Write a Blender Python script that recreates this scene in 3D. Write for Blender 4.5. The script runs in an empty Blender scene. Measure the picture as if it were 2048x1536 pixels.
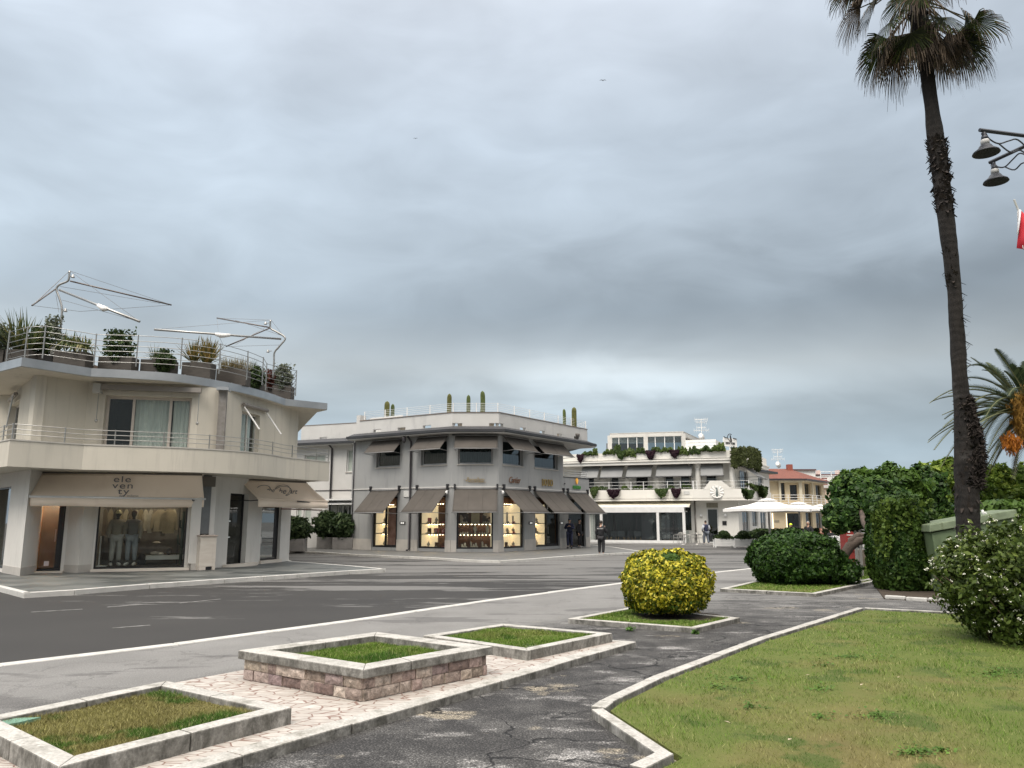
import bpy, bmesh, math, random
import numpy as np
from mathutils import Vector, Matrix, noise
random.seed(7); RNG = np.random.default_rng(7)
S = bpy.context.scene
R = math.radians
# ------------------------------------------------------------------ camera
FOC = 1560.0; CX, CY = 1024.0, 768.0; CAMH = 1.8
PITCH = math.atan(272 / FOC)
cam_d = bpy.data.cameras.new('camera'); cam = bpy.data.objects.new('camera', cam_d)
S.collection.objects.link(cam); S.camera = cam
cam.location = (0, 0, CAMH); cam.rotation_euler = (math.pi / 2 + PITCH, 0, 0)
cam_d.sensor_fit = 'HORIZONTAL'; cam_d.sensor_width = 36.0; cam_d.lens = 36.0 * FOC / 2048
cam_d.clip_start = 0.1; cam_d.clip_end = 2000
# ------------------------------------------------------------------ world, sun, exposure
SUN_EL, SUN_AZ = 52.0, 205.0          # azimuth the light comes from, clockwise from +Y
W = bpy.data.worlds.new('World'); S.world = W; W.use_nodes = True
def world():
    nt = W.node_tree; N = nt.nodes; L = nt.links; N.clear()
    def nd(t, **k):
        n = N.new(t)
        for a, b in k.items(): setattr(n, a, b)
        return n
    def math_(op, a, b=None, c=None, clamp=False):
        n = nd('ShaderNodeMath', operation=op, use_clamp=clamp)
        for i, x in enumerate((a, b, c)):
            if x is None: continue
            if isinstance(x, (int, float)): n.inputs[i].default_value = x
            else: L.new(x, n.inputs[i])
        return n.outputs[0]
    def ramp(fac, stops, interp='LINEAR'):
        n = nd('ShaderNodeValToRGB'); n.color_ramp.interpolation = interp
        e = n.color_ramp.elements
        while len(e) < len(stops): e.new(0.5)
        for i, (p, c) in enumerate(stops):
            e[i].position = p; e[i].color = (*c, 1) if len(c) == 3 else c
        L.new(fac, n.inputs[0]); return n.outputs[0]
    tc = nd('ShaderNodeTexCoord'); sep = nd('ShaderNodeSeparateXYZ'); L.new(tc.outputs['Generated'], sep.inputs[0])
    x, y, z = sep.outputs
    zc = math_('MAXIMUM', z, 0.0)
    den = math_('ADD', zc, 0.16)
    u = math_('DIVIDE', x, den); v = math_('DIVIDE', y, den)
    comb = nd('ShaderNodeCombineXYZ'); L.new(u, comb.inputs[0]); L.new(v, comb.inputs[1])
    def cloud(scale, detail, rough, dist, off, sx=1.0):
        m = nd('ShaderNodeMapping'); m.inputs['Location'].default_value = off; m.inputs['Scale'].default_value = (scale * sx, scale, scale)
        m.inputs['Rotation'].default_value = (0, 0, R(-12))
        L.new(comb.outputs[0], m.inputs[0])
        n = nd('ShaderNodeTexNoise'); n.inputs['Scale'].default_value = 1.0; n.inputs['Detail'].default_value = detail
        n.inputs['Roughness'].default_value = rough; n.inputs['Distortion'].default_value = dist
        L.new(m.outputs[0], n.inputs['Vector']); return n.outputs['Fac']
    big = cloud(0.34, 2.0, 0.5, 0.5, (3.1, 1.7, 0), 0.55)
    med = cloud(0.9, 4.0, 0.5, 0.3, (7.3, 2.2, 0), 0.5)
    # brightness of the layer by height above the horizon (overcast sky, brighter overhead)
    prof = ramp(zc, [(0.0, (.62,)*3), (0.057, (.60,)*3), (0.12, (.50,)*3), (0.19, (.43,)*3), (0.246, (.41,)*3), (0.336, (.455,)*3), (0.447, (.53,)*3), (0.56, (.62,)*3), (1.0, (1.0,)*3)])
    # side to side: left side of the view brighter than the right
    side = math_('MULTIPLY_ADD', x, -0.30, 1.0)
    c1 = math_('MULTIPLY_ADD', big, 0.9, 0.56)
    c2 = math_('MULTIPLY_ADD', med, 0.60, 0.70)
    def clump(sc, det, dist, loc, st, rot):
        m = nd('ShaderNodeMapping'); m.inputs['Location'].default_value = loc; m.inputs['Scale'].default_value = st; m.inputs['Rotation'].default_value = rot; L.new(tc.outputs['Generated'], m.inputs[0])
        n = nd('ShaderNodeTexNoise'); n.inputs['Scale'].default_value = sc; n.inputs['Detail'].default_value = det; n.inputs['Roughness'].default_value = .52; n.inputs['Distortion'].default_value = dist; L.new(m.outputs[0], n.inputs['Vector']); return n.outputs['Fac']
    k1 = math_('MULTIPLY_ADD', clump(1.9, 4, .5, (.3, .2, .9), (1, 1, 2.0), (0, R(-14), 0)), 1.15, .425)
    k2 = math_('MULTIPLY_ADD', clump(6.5, 6, .7, (2.3, 1.2, .4), (1, 1, 2.6), (0, R(-18), 0)), .34, .83)
    c2 = math_('MULTIPLY', c2, math_('MULTIPLY', k1, k2))
    lum = math_('MULTIPLY', math_('MULTIPLY', prof, side), math_('MULTIPLY', c1, c2))
    # bright gap low over the roofs
    def blob(ax, el, rx, rz, amp):
        a = R(ax); dx = math_('SUBTRACT', math_('ARCTAN2', x, y), a)
        dz = math_('SUBTRACT', z, math.sin(R(el)))
        wob = math_('MULTIPLY_ADD', math_('ADD', med, k2), 0.16, -0.24)
        dz = math_('ADD', dz, wob)
        q = math_('ADD', math_('POWER', math_('ABSOLUTE', math_('DIVIDE', dx, rx)), 2.0), math_('POWER', math_('ABSOLUTE', math_('DIVIDE', dz, rz)), 2.0))
        e = math_('EXPONENT', math_('MULTIPLY', q, -1.0))
        return math_('MULTIPLY', e, amp)
    g = math_('ADD', blob(7, 10.6, 0.17, 0.026, 0.26), blob(13, 9.4, 0.26, 0.030, 0.10))
    g = math_('ADD', g, blob(-14, 37, 0.5, 0.22, 0.12))
    g = math_('ADD', g, blob(22, 16, 0.38, 0.055, -0.13))
    g = math_('ADD', g, blob(-22, 10, 0.35, 0.05, 0.05))
    lum = math_('ADD', lum, g)
    back = ramp(math_('MULTIPLY_ADD', y, -0.5, 0.5), [(0.0, (0,)*3), (0.42, (0,)*3), (0.62, (1,)*3), (1.0, (1,)*3)])
    # unseen sky behind: low part dimmed to darken reflections, high part brightened for light
    hi = ramp(zc, [(0.0, (.34,)*3), (0.16, (.42,)*3), (0.34, (1.5,)*3), (0.55, (2.7,)*3), (1.0, (2.3,)*3)])
    back = math_('ADD', math_('MULTIPLY', back, math_('SUBTRACT', hi, 1.0)), 1.0)
    over = ramp(zc, [(0.0, (1,)*3), (0.60, (1,)*3), (0.8, (1.9,)*3), (1.0, (2.0,)*3)])
    lum = math_('MULTIPLY', math_('MULTIPLY', lum, back), over)
    tint = ramp(zc, [(0.0, (.84, 1.0, 1.12)), (0.08, (.80, .99, 1.13)), (0.19, (.90, 1.0, 1.05)), (0.26, (.84, .99, 1.12)), (0.45, (.86, .99, 1.13)), (0.58, (.90, .99, 1.11)), (.75, (1.0, 1.0, 1.0)), (1.0, (1.03, 1.0, .95))])
    warm = ramp(math_('MULTIPLY_ADD', y, -0.5, 0.5), [(0.0, (1,)*3), (0.42, (1,)*3), (0.62, (1.09, 1.0, .91)), (1.0, (1.12, 1.0, .88))])
    tw = nd('ShaderNodeVectorMath', operation='MULTIPLY'); L.new(tint, tw.inputs[0]); L.new(warm, tw.inputs[1]); tint = tw.outputs[0]
    vm = nd('ShaderNodeVectorMath', operation='SCALE'); L.new(tint, vm.inputs[0]); L.new(lum, vm.inputs['Scale'])
    bgc = nd('ShaderNodeBackground'); L.new(vm.outputs[0], bgc.inputs[0]); bgc.inputs[1].default_value = 1.0
    sky = nd('ShaderNodeTexSky'); sky.sky_type = 'NISHITA'; sky.sun_disc = False
    sky.sun_elevation = R(SUN_EL); sky.sun_rotation = R(SUN_AZ)
    bgs = nd('ShaderNodeBackground'); L.new(sky.outputs[0], bgs.inputs[0]); bgs.inputs[1].default_value = 0.08
    mix = nd('ShaderNodeMixShader'); mix.inputs[0].default_value = 0.93
    L.new(bgs.outputs[0], mix.inputs[1]); L.new(bgc.outputs[0], mix.inputs[2])
    out = nd('ShaderNodeOutputWorld'); L.new(mix.outputs[0], out.inputs[0])
world()
sun_d = bpy.data.lights.new('sun', 'SUN'); sun_d.energy = 1.35; sun_d.angle = R(18); sun_d.color = (1, .95, .87)
sun = bpy.data.objects.new('sun', sun_d); S.collection.objects.link(sun)
_a, _e = R(SUN_AZ), R(SUN_EL)
_dir = Vector((math.sin(_a) * math.cos(_e), math.cos(_a) * math.cos(_e), math.sin(_e)))
sun.rotation_euler = _dir.to_track_quat('Z', 'Y').to_euler(); sun.location = (0, -10, 30)
S.view_settings.view_transform = 'Standard'; S.view_settings.look = 'None'
S.view_settings.exposure = 0.20; S.view_settings.gamma = 1.0; S.view_settings.use_curve_mapping = False
S.render.engine = 'CYCLES'
S.cycles.max_bounces = 6; S.cycles.diffuse_bounces = 3; S.cycles.glossy_bounces = 3; S.cycles.transparent_max_bounces = 10
S.cycles.use_denoising = True
# ------------------------------------------------------------------ geometry helpers
def ray(px, py):
    u = (px - CX) / FOC; v = (CY - py) / FOC
    return (u, math.cos(PITCH) - v * math.sin(PITCH), math.sin(PITCH) + v * math.cos(PITCH))
def G(px, py, z=0.0):                      # ground point seen at a photo pixel, on the level z
    r = ray(px, py); t = (z - CAMH) / r[2]; return (r[0] * t, r[1] * t)
def Z(px, py, Y):                          # point at distance Y
    r = ray(px, py); t = Y / r[1]; return Vector((r[0] * t, Y, CAMH + r[2] * t))
class MB:
    def __init__(s): s.v = []; s.f = []
    def add(s, vs, fs):
        o = len(s.v); s.v.extend([tuple(p) for p in vs]); s.f.extend([tuple(i + o for i in f) for f in fs]); return s
    def box(s, x0, x1, y0, y1, z0, z1):
        return s.hexa([(x0, y0), (x1, y0), (x1, y1), (x0, y1)], z0, z1)
    def hexa(s, q, z0, z1):
        return s.prism(q, z0, z1)
    def prism(s, poly, z0, z1):
        a = sum(poly[i][0] * poly[(i + 1) % len(poly)][1] - poly[(i + 1) % len(poly)][0] * poly[i][1] for i in range(len(poly)))
        if a < 0: poly = poly[::-1]
        n = len(poly); vs = [(p[0], p[1], z0) for p in poly] + [(p[0], p[1], z1) for p in poly]
        fs = [tuple(range(n - 1, -1, -1)), tuple(range(n, 2 * n))] + [(i, (i + 1) % n, (i + 1) % n + n, i + n) for i in range(n)]
        return s.add(vs, fs)
    def sheet(s, poly, z):
        a = sum(poly[i][0] * poly[(i + 1) % len(poly)][1] - poly[(i + 1) % len(poly)][0] * poly[i][1] for i in range(len(poly)))
        if a < 0: poly = poly[::-1]
        return s.add([(p[0], p[1], z) for p in poly], [tuple(range(len(poly)))])
    def obox(s, F, s0, s1, d0, d1, z0, z1):
        q = [F.xy(s0, d0), F.xy(s1, d0), F.xy(s1, d1), F.xy(s0, d1)]; return s.prism(q, z0, z1)
    def ring(s, pts, d0, d1, z0, z1, closed=False):   # a band along a polyline between two offsets
        A = offset(pts, d0, closed); B = offset(pts, d1, closed); n = len(pts)
        vs = []
        for i in range(n): vs += [(*A[i], z0), (*B[i], z0), (*B[i], z1), (*A[i], z1)]
        fs = []
        m = n if closed else n - 1
        for i in range(m):
            a, b = 4 * i, 4 * ((i + 1) % n)
            for k in range(4): fs.append((a + k, a + (k + 1) % 4, b + (k + 1) % 4, b + k))
        if not closed: fs += [(3, 2, 1, 0), (4 * n - 4, 4 * n - 3, 4 * n - 2, 4 * n - 1)]
        return s.add(vs, fs)
    def tube(s, path, r, n=6, cap=True):
        path = [Vector(p) for p in path]; m = len(path)
        rs = r if isinstance(r, (list, tuple)) else [r] * m
        up = None; vs = []
        for i, p in enumerate(path):
            t = (path[min(i + 1, m - 1)] - path[max(i - 1, 0)]).normalized()
            if up is None: up = Vector((0, 0, 1)) if abs(t.z) < .9 else Vector((1, 0, 0))
            x = up.cross(t)
            if x.length < 1e-6: x = Vector((0, 1, 0)).cross(t)
            x.normalize(); y = t.cross(x); up = y
            for k in range(n):
                a = 2 * math.pi * k / n; vs.append(p + (x * math.cos(a) + y * math.sin(a)) * rs[i])
        fs = []
        for i in range(m - 1):
            for k in range(n):
                a = i * n + k; b = i * n + (k + 1) % n; fs.append((a, b, b + n, a + n))
        if cap: fs += [tuple(range(n - 1, -1, -1)), tuple(range((m - 1) * n, m * n))]
        return s.add(vs, fs)
    def lathe(s, c, prof, n=16, sx=1, sy=1):
        vs = []; m = len(prof)
        for r, z in prof:
            for k in range(n):
                a = 2 * math.pi * k / n; vs.append((c[0] + r * math.cos(a) * sx, c[1] + r * math.sin(a) * sy, c[2] + z))
        fs = []
        for i in range(m - 1):
            for k in range(n):
                a = i * n + k; b = i * n + (k + 1) % n; fs.append((a, b, b + n, a + n))
        fs += [tuple(range(n - 1, -1, -1)), tuple(range((m - 1) * n, m * n))]
        return s.add(vs, fs)
    def ell(s, c, r, nu=10, nv=7):
        pr = [(math.sin(math.pi * (i + .02) / (nv + .04)), -math.cos(math.pi * (i + .02) / (nv + .04))) for i in range(nv + 1)]
        o = len(s.v); s.lathe((0, 0, 0), pr, nu)
        for i in range(o, len(s.v)):
            v = s.v[i]; s.v[i] = (c[0] + v[0] * r[0], c[1] + v[1] * r[1], c[2] + v[2] * r[2])
        return s
    def quad(s, a, b, c, d): return s.add([a, b, c, d], [(0, 1, 2, 3)])
    def xf(s, M):
        s.v = [tuple(M @ Vector(p)) for p in s.v]; return s
    def build(s, name, m, parent=None, smooth=False, bevel=0.0, origin=True):
        me = bpy.data.meshes.new(name)
        o = bpy.data.objects.new(name, me); S.collection.objects.link(o)
        base = wl(parent) if parent else Vector((0, 0, 0))
        V = np.array(s.v, dtype=float)
        if parent is None and origin and len(V):
            lo = V.min(0); hi = V.max(0); base = Vector(((lo[0] + hi[0]) / 2, (lo[1] + hi[1]) / 2, lo[2])); o.location = base
        me.from_pydata([(v[0] - base[0], v[1] - base[1], v[2] - base[2]) for v in s.v], [], s.f)
        me.update()
        if m is not None: me.materials.append(m)
        if smooth:
            for p in me.polygons: p.use_smooth = True
        if parent: o.parent = parent
        if bevel > 0:
            b = o.modifiers.new('bevel', 'BEVEL'); b.width = bevel; b.segments = 2; b.limit_method = 'ANGLE'; b.angle_limit = R(40)
        return o
def wl(o):
    p = Vector((0, 0, 0))
    while o is not None: p += o.location; o = o.parent
    return p
def offset(pts, d, closed=False):          # positive d = to the right of travel (towards the street for left-to-right paths)
    out = []; n = len(pts)
    for i in range(n):
        p = Vector(pts[i][:2])
        def nrm(a, b):
            t = (Vector(b[:2]) - Vector(a[:2])).normalized(); return Vector((t.y, -t.x))
        ns = []
        if closed or i > 0: ns.append(nrm(pts[(i - 1) % n], pts[i]))
        if closed or i < n - 1: ns.append(nrm(pts[i], pts[(i + 1) % n]))
        if len(ns) == 1: q = p + ns[0] * d
        else:
            m = (ns[0] + ns[1]).normalized(); c = max(m.dot(ns[0]), .35); q = p + m * (d / c)
        out.append((q.x, q.y))
    return out
def resample(pts, step):
    out = []; carry = 0.0
    for a, b in zip(pts[:-1], pts[1:]):
        a = Vector(a[:2]); b = Vector(b[:2]); Lg = (b - a).length; t = carry
        while t < Lg: q = a.lerp(b, t / Lg); out.append((q.x, q.y)); t += step
        carry = t - Lg
    return out
def smooth_path(pts, k=4):                 # Catmull-Rom
    P = [Vector(p) for p in pts]; out = []
    for i in range(len(P) - 1):
        p0 = P[max(i - 1, 0)]; p1 = P[i]; p2 = P[i + 1]; p3 = P[min(i + 2, len(P) - 1)]
        for j in range(k):
            t = j / k
            out.append(tuple(.5 * ((2 * p1) + (p2 - p0) * t + (2 * p0 - 5 * p1 + 4 * p2 - p3) * t * t + (3 * p1 - p0 - 3 * p2 + p3) * t ** 3)))
    out.append(tuple(P[-1])); return out
class Fac:                                  # a vertical facade plane from A to B (left to right seen from the street)
    def __init__(s, A, B):
        s.A = Vector(A[:2]); s.B = Vector(B[:2]); d = s.B - s.A; s.L = d.length; s.u = d.normalized(); s.n = Vector((s.u.y, -s.u.x))
    def xy(s, a, d=0.0):
        q = s.A + s.u * a + s.n * d; return (q.x, q.y)
    def p(s, a, d, z): return (*s.xy(a, d), z)
    def at(s, px, py, d=0.0):
        r = ray(px, py); rr = Vector((r[0], r[1])); A = s.A + s.n * d
        t = A.dot(s.n) / rr.dot(s.n); P = rr * t
        return ((P - s.A).dot(s.u), CAMH + r[2] * t)
    def sx(s, px, py, d=0.0): return s.at(px, py, d)[0]
    def sub(s, s0, s1, d=0.0): return Fac(s.xy(s0, d), s.xy(s1, d))
def panel(mb, F, s0, s1, z0, z1, ops, t=.28):
    ops = [(max(a, s0), min(b, s1), max(c, z0), min(d, z1)) for a, b, c, d in ops]
    xs = sorted({s0, s1, *[o[0] for o in ops], *[o[1] for o in ops]}); zs = sorted({z0, z1, *[o[2] for o in ops], *[o[3] for o in ops]})
    for a, b in zip(xs[:-1], xs[1:]):
        for c, d in zip(zs[:-1], zs[1:]):
            m, n = (a + b) / 2, (c + d) / 2
            if any(o[0] < m < o[1] and o[2] < n < o[3] for o in ops): continue
            mb.quad(F.p(a, 0, c), F.p(b, 0, c), F.p(b, 0, d), F.p(a, 0, d))
            mb.quad(F.p(b, -t, c), F.p(a, -t, c), F.p(a, -t, d), F.p(b, -t, d))
    for a, b, c, d in ops:
        mb.quad(F.p(a, 0, c), F.p(a, 0, d), F.p(a, -t, d), F.p(a, -t, c))
        mb.quad(F.p(b, 0, d), F.p(b, 0, c), F.p(b, -t, c), F.p(b, -t, d))
        mb.quad(F.p(a, 0, d), F.p(b, 0, d), F.p(b, -t, d), F.p(a, -t, d))
        if c > z0 + .01: mb.quad(F.p(b, 0, c), F.p(a, 0, c), F.p(a, -t, c), F.p(b, -t, c))
    # side caps and top
    mb.quad(F.p(s0, 0, z1), F.p(s1, 0, z1), F.p(s1, -t, z1), F.p(s0, -t, z1))
    mb.quad(F.p(s0, -t, z0), F.p(s0, 0, z0), F.p(s0, 0, z1), F.p(s0, -t, z1))
    mb.quad(F.p(s1, 0, z0), F.p(s1, -t, z0), F.p(s1, -t, z1), F.p(s1, 0, z1))
# ------------------------------------------------------------------ materials
MATS = {}
def base_mat(name):
    m = bpy.data.materials.new(name); m.use_nodes = True; nt = m.node_tree; nt.nodes.clear()
    out = nt.nodes.new('ShaderNodeOutputMaterial'); b = nt.nodes.new('ShaderNodeBsdfPrincipled'); nt.links.new(b.outputs[0], out.inputs[0])
    return m, nt, b, out
def mixc(nt, fac, a, b, mode='MIX'):
    n = nt.nodes.new('ShaderNodeMix'); n.data_type = 'RGBA'; n.blend_type = mode; n.clamp_factor = True
    for sock, val in ((n.inputs[0], fac), (n.inputs[6], a), (n.inputs[7], b)):
        if isinstance(val, (int, float)): sock.default_value = val
        elif isinstance(val, (tuple, list)): sock.default_value = (*val[:3], 1)
        else: nt.links.new(val, sock)
    return n.outputs[2]
def rampn(nt, fac, stops, interp='LINEAR'):
    n = nt.nodes.new('ShaderNodeValToRGB'); n.color_ramp.interpolation = interp; e = n.color_ramp.elements
    while len(e) < len(stops): e.new(.5)
    for i, (p, c) in enumerate(stops):
        e[i].position = p; e[i].color = (c, c, c, 1) if isinstance(c, (int, float)) else (*c, 1)
    nt.links.new(fac, n.inputs[0]); return n.outputs[0]
def posn(nt, rot=(0, 0, 0), scale=(1, 1, 1), obj=False, loc=(0, 0, 0)):
    if obj: g = nt.nodes.new('ShaderNodeTexCoord').outputs['Object']
    else: g = nt.nodes.new('ShaderNodeNewGeometry').outputs['Position']
    m = nt.nodes.new('ShaderNodeMapping'); m.inputs['Rotation'].default_value = rot; m.inputs['Scale'].default_value = scale; m.inputs['Location'].default_value = loc
    nt.links.new(g, m.inputs[0]); return m.outputs[0]
def noisen(nt, vec, scale, detail=4, rough=.55, dist=0.0):
    n = nt.nodes.new('ShaderNodeTexNoise'); n.inputs['Scale'].default_value = scale; n.inputs['Detail'].default_value = detail
    n.inputs['Roughness'].default_value = rough; n.inputs['Distortion'].default_value = dist; nt.links.new(vec, n.inputs['Vector']); return n.outputs['Fac']
def mth(nt, op, a, b=None, clamp=False):
    n = nt.nodes.new('ShaderNodeMath'); n.operation = op; n.use_clamp = clamp
    for i, x in enumerate((a, b)):
        if x is None: continue
        if isinstance(x, (int, float)): n.inputs[i].default_value = x
        else: nt.links.new(x, n.inputs[i])
    return n.outputs[0]
def bumpn(nt, b, h, strength=.3, dist=.02):
    n = nt.nodes.new('ShaderNodeBump'); n.inputs['Strength'].default_value = strength; n.inputs['Distance'].default_value = dist
    nt.links.new(h, n.inputs['Height']); nt.links.new(n.outputs[0], b.inputs['Normal'])
def mat(name, col, col2=None, scale=3.0, rough=.7, metal=0.0, lo=.35, hi=.7, detail=5, bump=0.0, bscale=None, stretch=(1, 1, 1), spec=None, fine=0.0, fscale=60, grime=None, gscale=1.5, glo=.5, ghi=.75, gst=(1, 1, .35), side=None):
    if name in MATS: return MATS[name]
    m, nt, b, out = base_mat(name); v = posn(nt, scale=stretch)
    if col2 is None: col2 = tuple(c * .85 for c in col)
    n1 = noisen(nt, v, scale, detail)
    c = mixc(nt, rampn(nt, n1, [(lo, 0.0), (hi, 1.0)]), col, col2)
    if grime:
        n3 = noisen(nt, posn(nt, scale=gst), gscale, 7, .65)
        c = mixc(nt, rampn(nt, n3, [(glo, 0.0), (ghi, 1.0)]), c, grime)
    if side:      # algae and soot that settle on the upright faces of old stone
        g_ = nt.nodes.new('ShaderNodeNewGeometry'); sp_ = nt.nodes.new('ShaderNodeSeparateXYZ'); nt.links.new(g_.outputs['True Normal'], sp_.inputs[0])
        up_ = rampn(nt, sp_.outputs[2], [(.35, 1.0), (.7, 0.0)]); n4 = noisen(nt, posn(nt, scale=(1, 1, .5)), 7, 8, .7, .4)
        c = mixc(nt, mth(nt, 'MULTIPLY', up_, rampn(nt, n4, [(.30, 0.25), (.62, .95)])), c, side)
    if fine:
        n2 = noisen(nt, posn(nt), fscale, 3)
        c = mixc(nt, fine, c, mixc(nt, 1.0, c, rampn(nt, n2, [(.3, .2), (.7, 1.6)]), 'MULTIPLY'))
    nt.links.new(c, b.inputs['Base Color']); b.inputs['Roughness'].default_value = rough; b.inputs['Metallic'].default_value = metal
    if spec is not None: b.inputs['Specular IOR Level'].default_value = spec
    if bump: bumpn(nt, b, noisen(nt, posn(nt), bscale or scale * 8, 4), bump)
    MATS[name] = m; return m
def glass(name, tint=(.85, .9, .9), dark=0.0, refl=.12):
    if name in MATS: return MATS[name]
    m, nt, b, out = base_mat(name); nt.nodes.remove(b)
    tr = nt.nodes.new('ShaderNodeBsdfTransparent'); tr.inputs[0].default_value = (*[t * (1 - dark) for t in tint], 1)
    gl = nt.nodes.new('ShaderNodeBsdfGlossy'); gl.inputs[0].default_value = (.95, .97, 1, 1); gl.inputs['Roughness'].default_value = .015
    fr = nt.nodes.new('ShaderNodeLayerWeight'); fr.inputs[0].default_value = .5      # Schlick, the same from both sides of a pane
    f = mth(nt, 'ADD', mth(nt, 'MULTIPLY', mth(nt, 'POWER', fr.outputs['Facing'], 5.0), .6), max(refl, 0) + .02, True)
    mx = nt.nodes.new('ShaderNodeMixShader'); nt.links.new(f, mx.inputs[0]); nt.links.new(tr.outputs[0], mx.inputs[1]); nt.links.new(gl.outputs[0], mx.inputs[2])
    nt.links.new(mx.outputs[0], out.inputs[0]); MATS[name] = m; return m
def emit(name, col, st):
    if name in MATS: return MATS[name]
    m, nt, b, out = base_mat(name); b.inputs['Base Color'].default_value = (*col, 1); b.inputs['Emission Color'].default_value = (*col, 1); b.inputs['Emission Strength'].default_value = st
    MATS[name] = m; return m
def leafm(name, stops, rough=.5, trans=.25, patch=None, pscale=1.2):
    if name in MATS: return MATS[name]
    m, nt, b, out = base_mat(name)
    g = nt.nodes.new('ShaderNodeNewGeometry')
    c = rampn(nt, g.outputs['Random Per Island'], stops)
    n = noisen(nt, posn(nt), pscale, 3)
    if patch: c = mixc(nt, rampn(nt, n, [(.48, 0.0), (.62, 1.0)]), c, mixc(nt, .75, c, patch))
    c = mixc(nt, .5, c, mixc(nt, 1.0, c, rampn(nt, noisen(nt, posn(nt), pscale * 5, 2), [(.3, .55), (.7, 1.45)]), 'MULTIPLY'))
    nt.links.new(c, b.inputs['Base Color']); b.inputs['Roughness'].default_value = rough; b.inputs['Specular IOR Level'].default_value = .18
    if trans:
        t = nt.nodes.new('ShaderNodeBsdfTranslucent'); nt.links.new(c, t.inputs[0]); mx = nt.nodes.new('ShaderNodeMixShader'); mx.inputs[0].default_value = trans
        nt.links.new(b.outputs[0], mx.inputs[1]); nt.links.new(t.outputs[0], mx.inputs[2]); nt.links.new(mx.outputs[0], out.inputs[0])
    MATS[name] = m; return m
plaster = mat('cream_plaster', (.585, .55, .475), (.53, .50, .43), .8, .9, bump=.12, bscale=90, grime=(.40, .375, .33), glo=.52, ghi=.85, gscale=2.6, gst=(1.6, 1.6, .14))
plaster_w = mat('off_white_plaster', (.66, .64, .60), (.60, .58, .545), .9, .9, bump=.1, bscale=90, grime=(.50, .48, .44), glo=.54, ghi=.85, gscale=3, gst=(1.6, 1.6, .2))
greyw = mat('grey_plaster', (.47, .47, .465), (.43, .43, .425), .7, .9, bump=.12, bscale=80, grime=(.39, .395, .41), glo=.58, ghi=.85)
greyl = mat('light_grey_plaster', (.60, .59, .57), (.54, .53, .51), .8, .9, grime=(.45, .44, .42), glo=.6, ghi=.9)
plinth = mat('stone_plinth', (.50, .47, .43), (.42, .40, .37), 2.0, .8, grime=(.30, .28, .26), glo=.55, ghi=.85)
travert = mat('travertine', (.66, .61, .54), (.58, .52, .45), 2.0, .6, stretch=(1, 1, 5), grime=(.42, .38, .33), glo=.6, ghi=.85)
zinc = mat('zinc_fascia', (.40, .42, .44), (.52, .54, .56), 1.3, .38, metal=.75, bump=.12, bscale=2.5)
steel = mat('stainless_rail', (.42, .42, .41), (.34, .34, .33), 3, .35, metal=.8)
white_metal = mat('white_metal', (.78, .78, .77), (.7, .7, .69), 3, .45)
darkpipe = mat('dark_downpipe', (.035, .032, .038), (.05, .045, .05), 3, .4)
darkmetal = mat('dark_metal', (.03, .03, .033), (.045, .045, .05), 4, .4, metal=.3)
bronze_pipe = mat('weathered_downpipe', (.22, .20, .18), (.33, .31, .29), 4, .45, metal=.5)
black_frame = mat('black_frame', (.012, .012, .014), (.02, .02, .022), 4, .35)
frame_w = mat('pale_window_frame', (.50, .48, .45), (.44, .42, .40), 4, .5)
frame_g = mat('grey_window_frame', (.34, .345, .35), (.30, .305, .31), 4, .5)
curtain_m = mat('curtain', (.82, .84, .80), (.66, .68, .65), 6, .9, stretch=(1, 1, .1))
curtain_d = mat('dark_curtain', (.16, .20, .19), (.10, .12, .12), 6, .9, stretch=(1, 1, .1))
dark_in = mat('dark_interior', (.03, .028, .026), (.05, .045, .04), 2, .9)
mid_in = mat('dim_interior', (.30, .28, .25), (.22, .20, .18), 1.5, .9)
awn_taupe = mat('taupe_awning_fabric', (.092, .082, .073), (.076, .068, .060), 1.2, .95, bump=.15, bscale=160, stretch=(1.5, 1.5, .5))
awn_grey = mat('grey_awning_fabric', (.27, .275, .275), (.235, .24, .24), 1.0, .95)
awn_peach = mat('peach_awning_fabric', (.95, .81, .67), (.90, .76, .62), .9, .9, bump=.3, bscale=4, grime=(.78, .63, .51), glo=.55, ghi=.85)
awn_cream = mat('cream_awning_fabric', (.80, .75, .62), (.74, .69, .56), 1.0, .9)
tile_roof = mat('terracotta_tiles', (.215, .075, .05), (.15, .052, .036), 1.8, .85, bump=.5, bscale=12, fine=.4, fscale=9)
peachw = mat('sand_yellow_plaster', (.60, .50, .34), (.55, .45, .30), .9, .9)
whitew = mat('white_plaster', (.80, .79, .76), (.75, .74, .71), .6, .85, grime=(.64, .62, .57), glo=.6, ghi=.9)
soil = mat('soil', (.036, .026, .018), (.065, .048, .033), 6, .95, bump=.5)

bark = mat('bark', (.10, .075, .06), (.05, .038, .03), 5, .9, bump=.8, bscale=22, stretch=(1, 1, .3))
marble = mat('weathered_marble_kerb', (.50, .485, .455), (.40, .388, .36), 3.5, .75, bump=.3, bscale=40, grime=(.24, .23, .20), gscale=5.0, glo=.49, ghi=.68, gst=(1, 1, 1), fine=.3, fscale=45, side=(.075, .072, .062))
marble_d = mat('grimy_marble_side', (.42, .40, .36), (.26, .25, .22), 4, .85, bump=.4, bscale=40, grime=(.07, .068, .06), gscale=6.0, glo=.42, ghi=.66, gst=(1, 1, .6))
kerb_w = mat('white_kerb_stone', (.54, .53, .505), (.46, .455, .43), 3, .75, grime=(.30, .29, .27), gscale=6, glo=.56, ghi=.75, gst=(1, 1, 1), bump=.3)
white_fab = mat('white_parasol_fabric', (.82, .81, .79), (.76, .75, .73), 1, .9)
skin_m = mat('skin', (.50, .31, .22), (.45, .27, .19), 8, .55)
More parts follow.
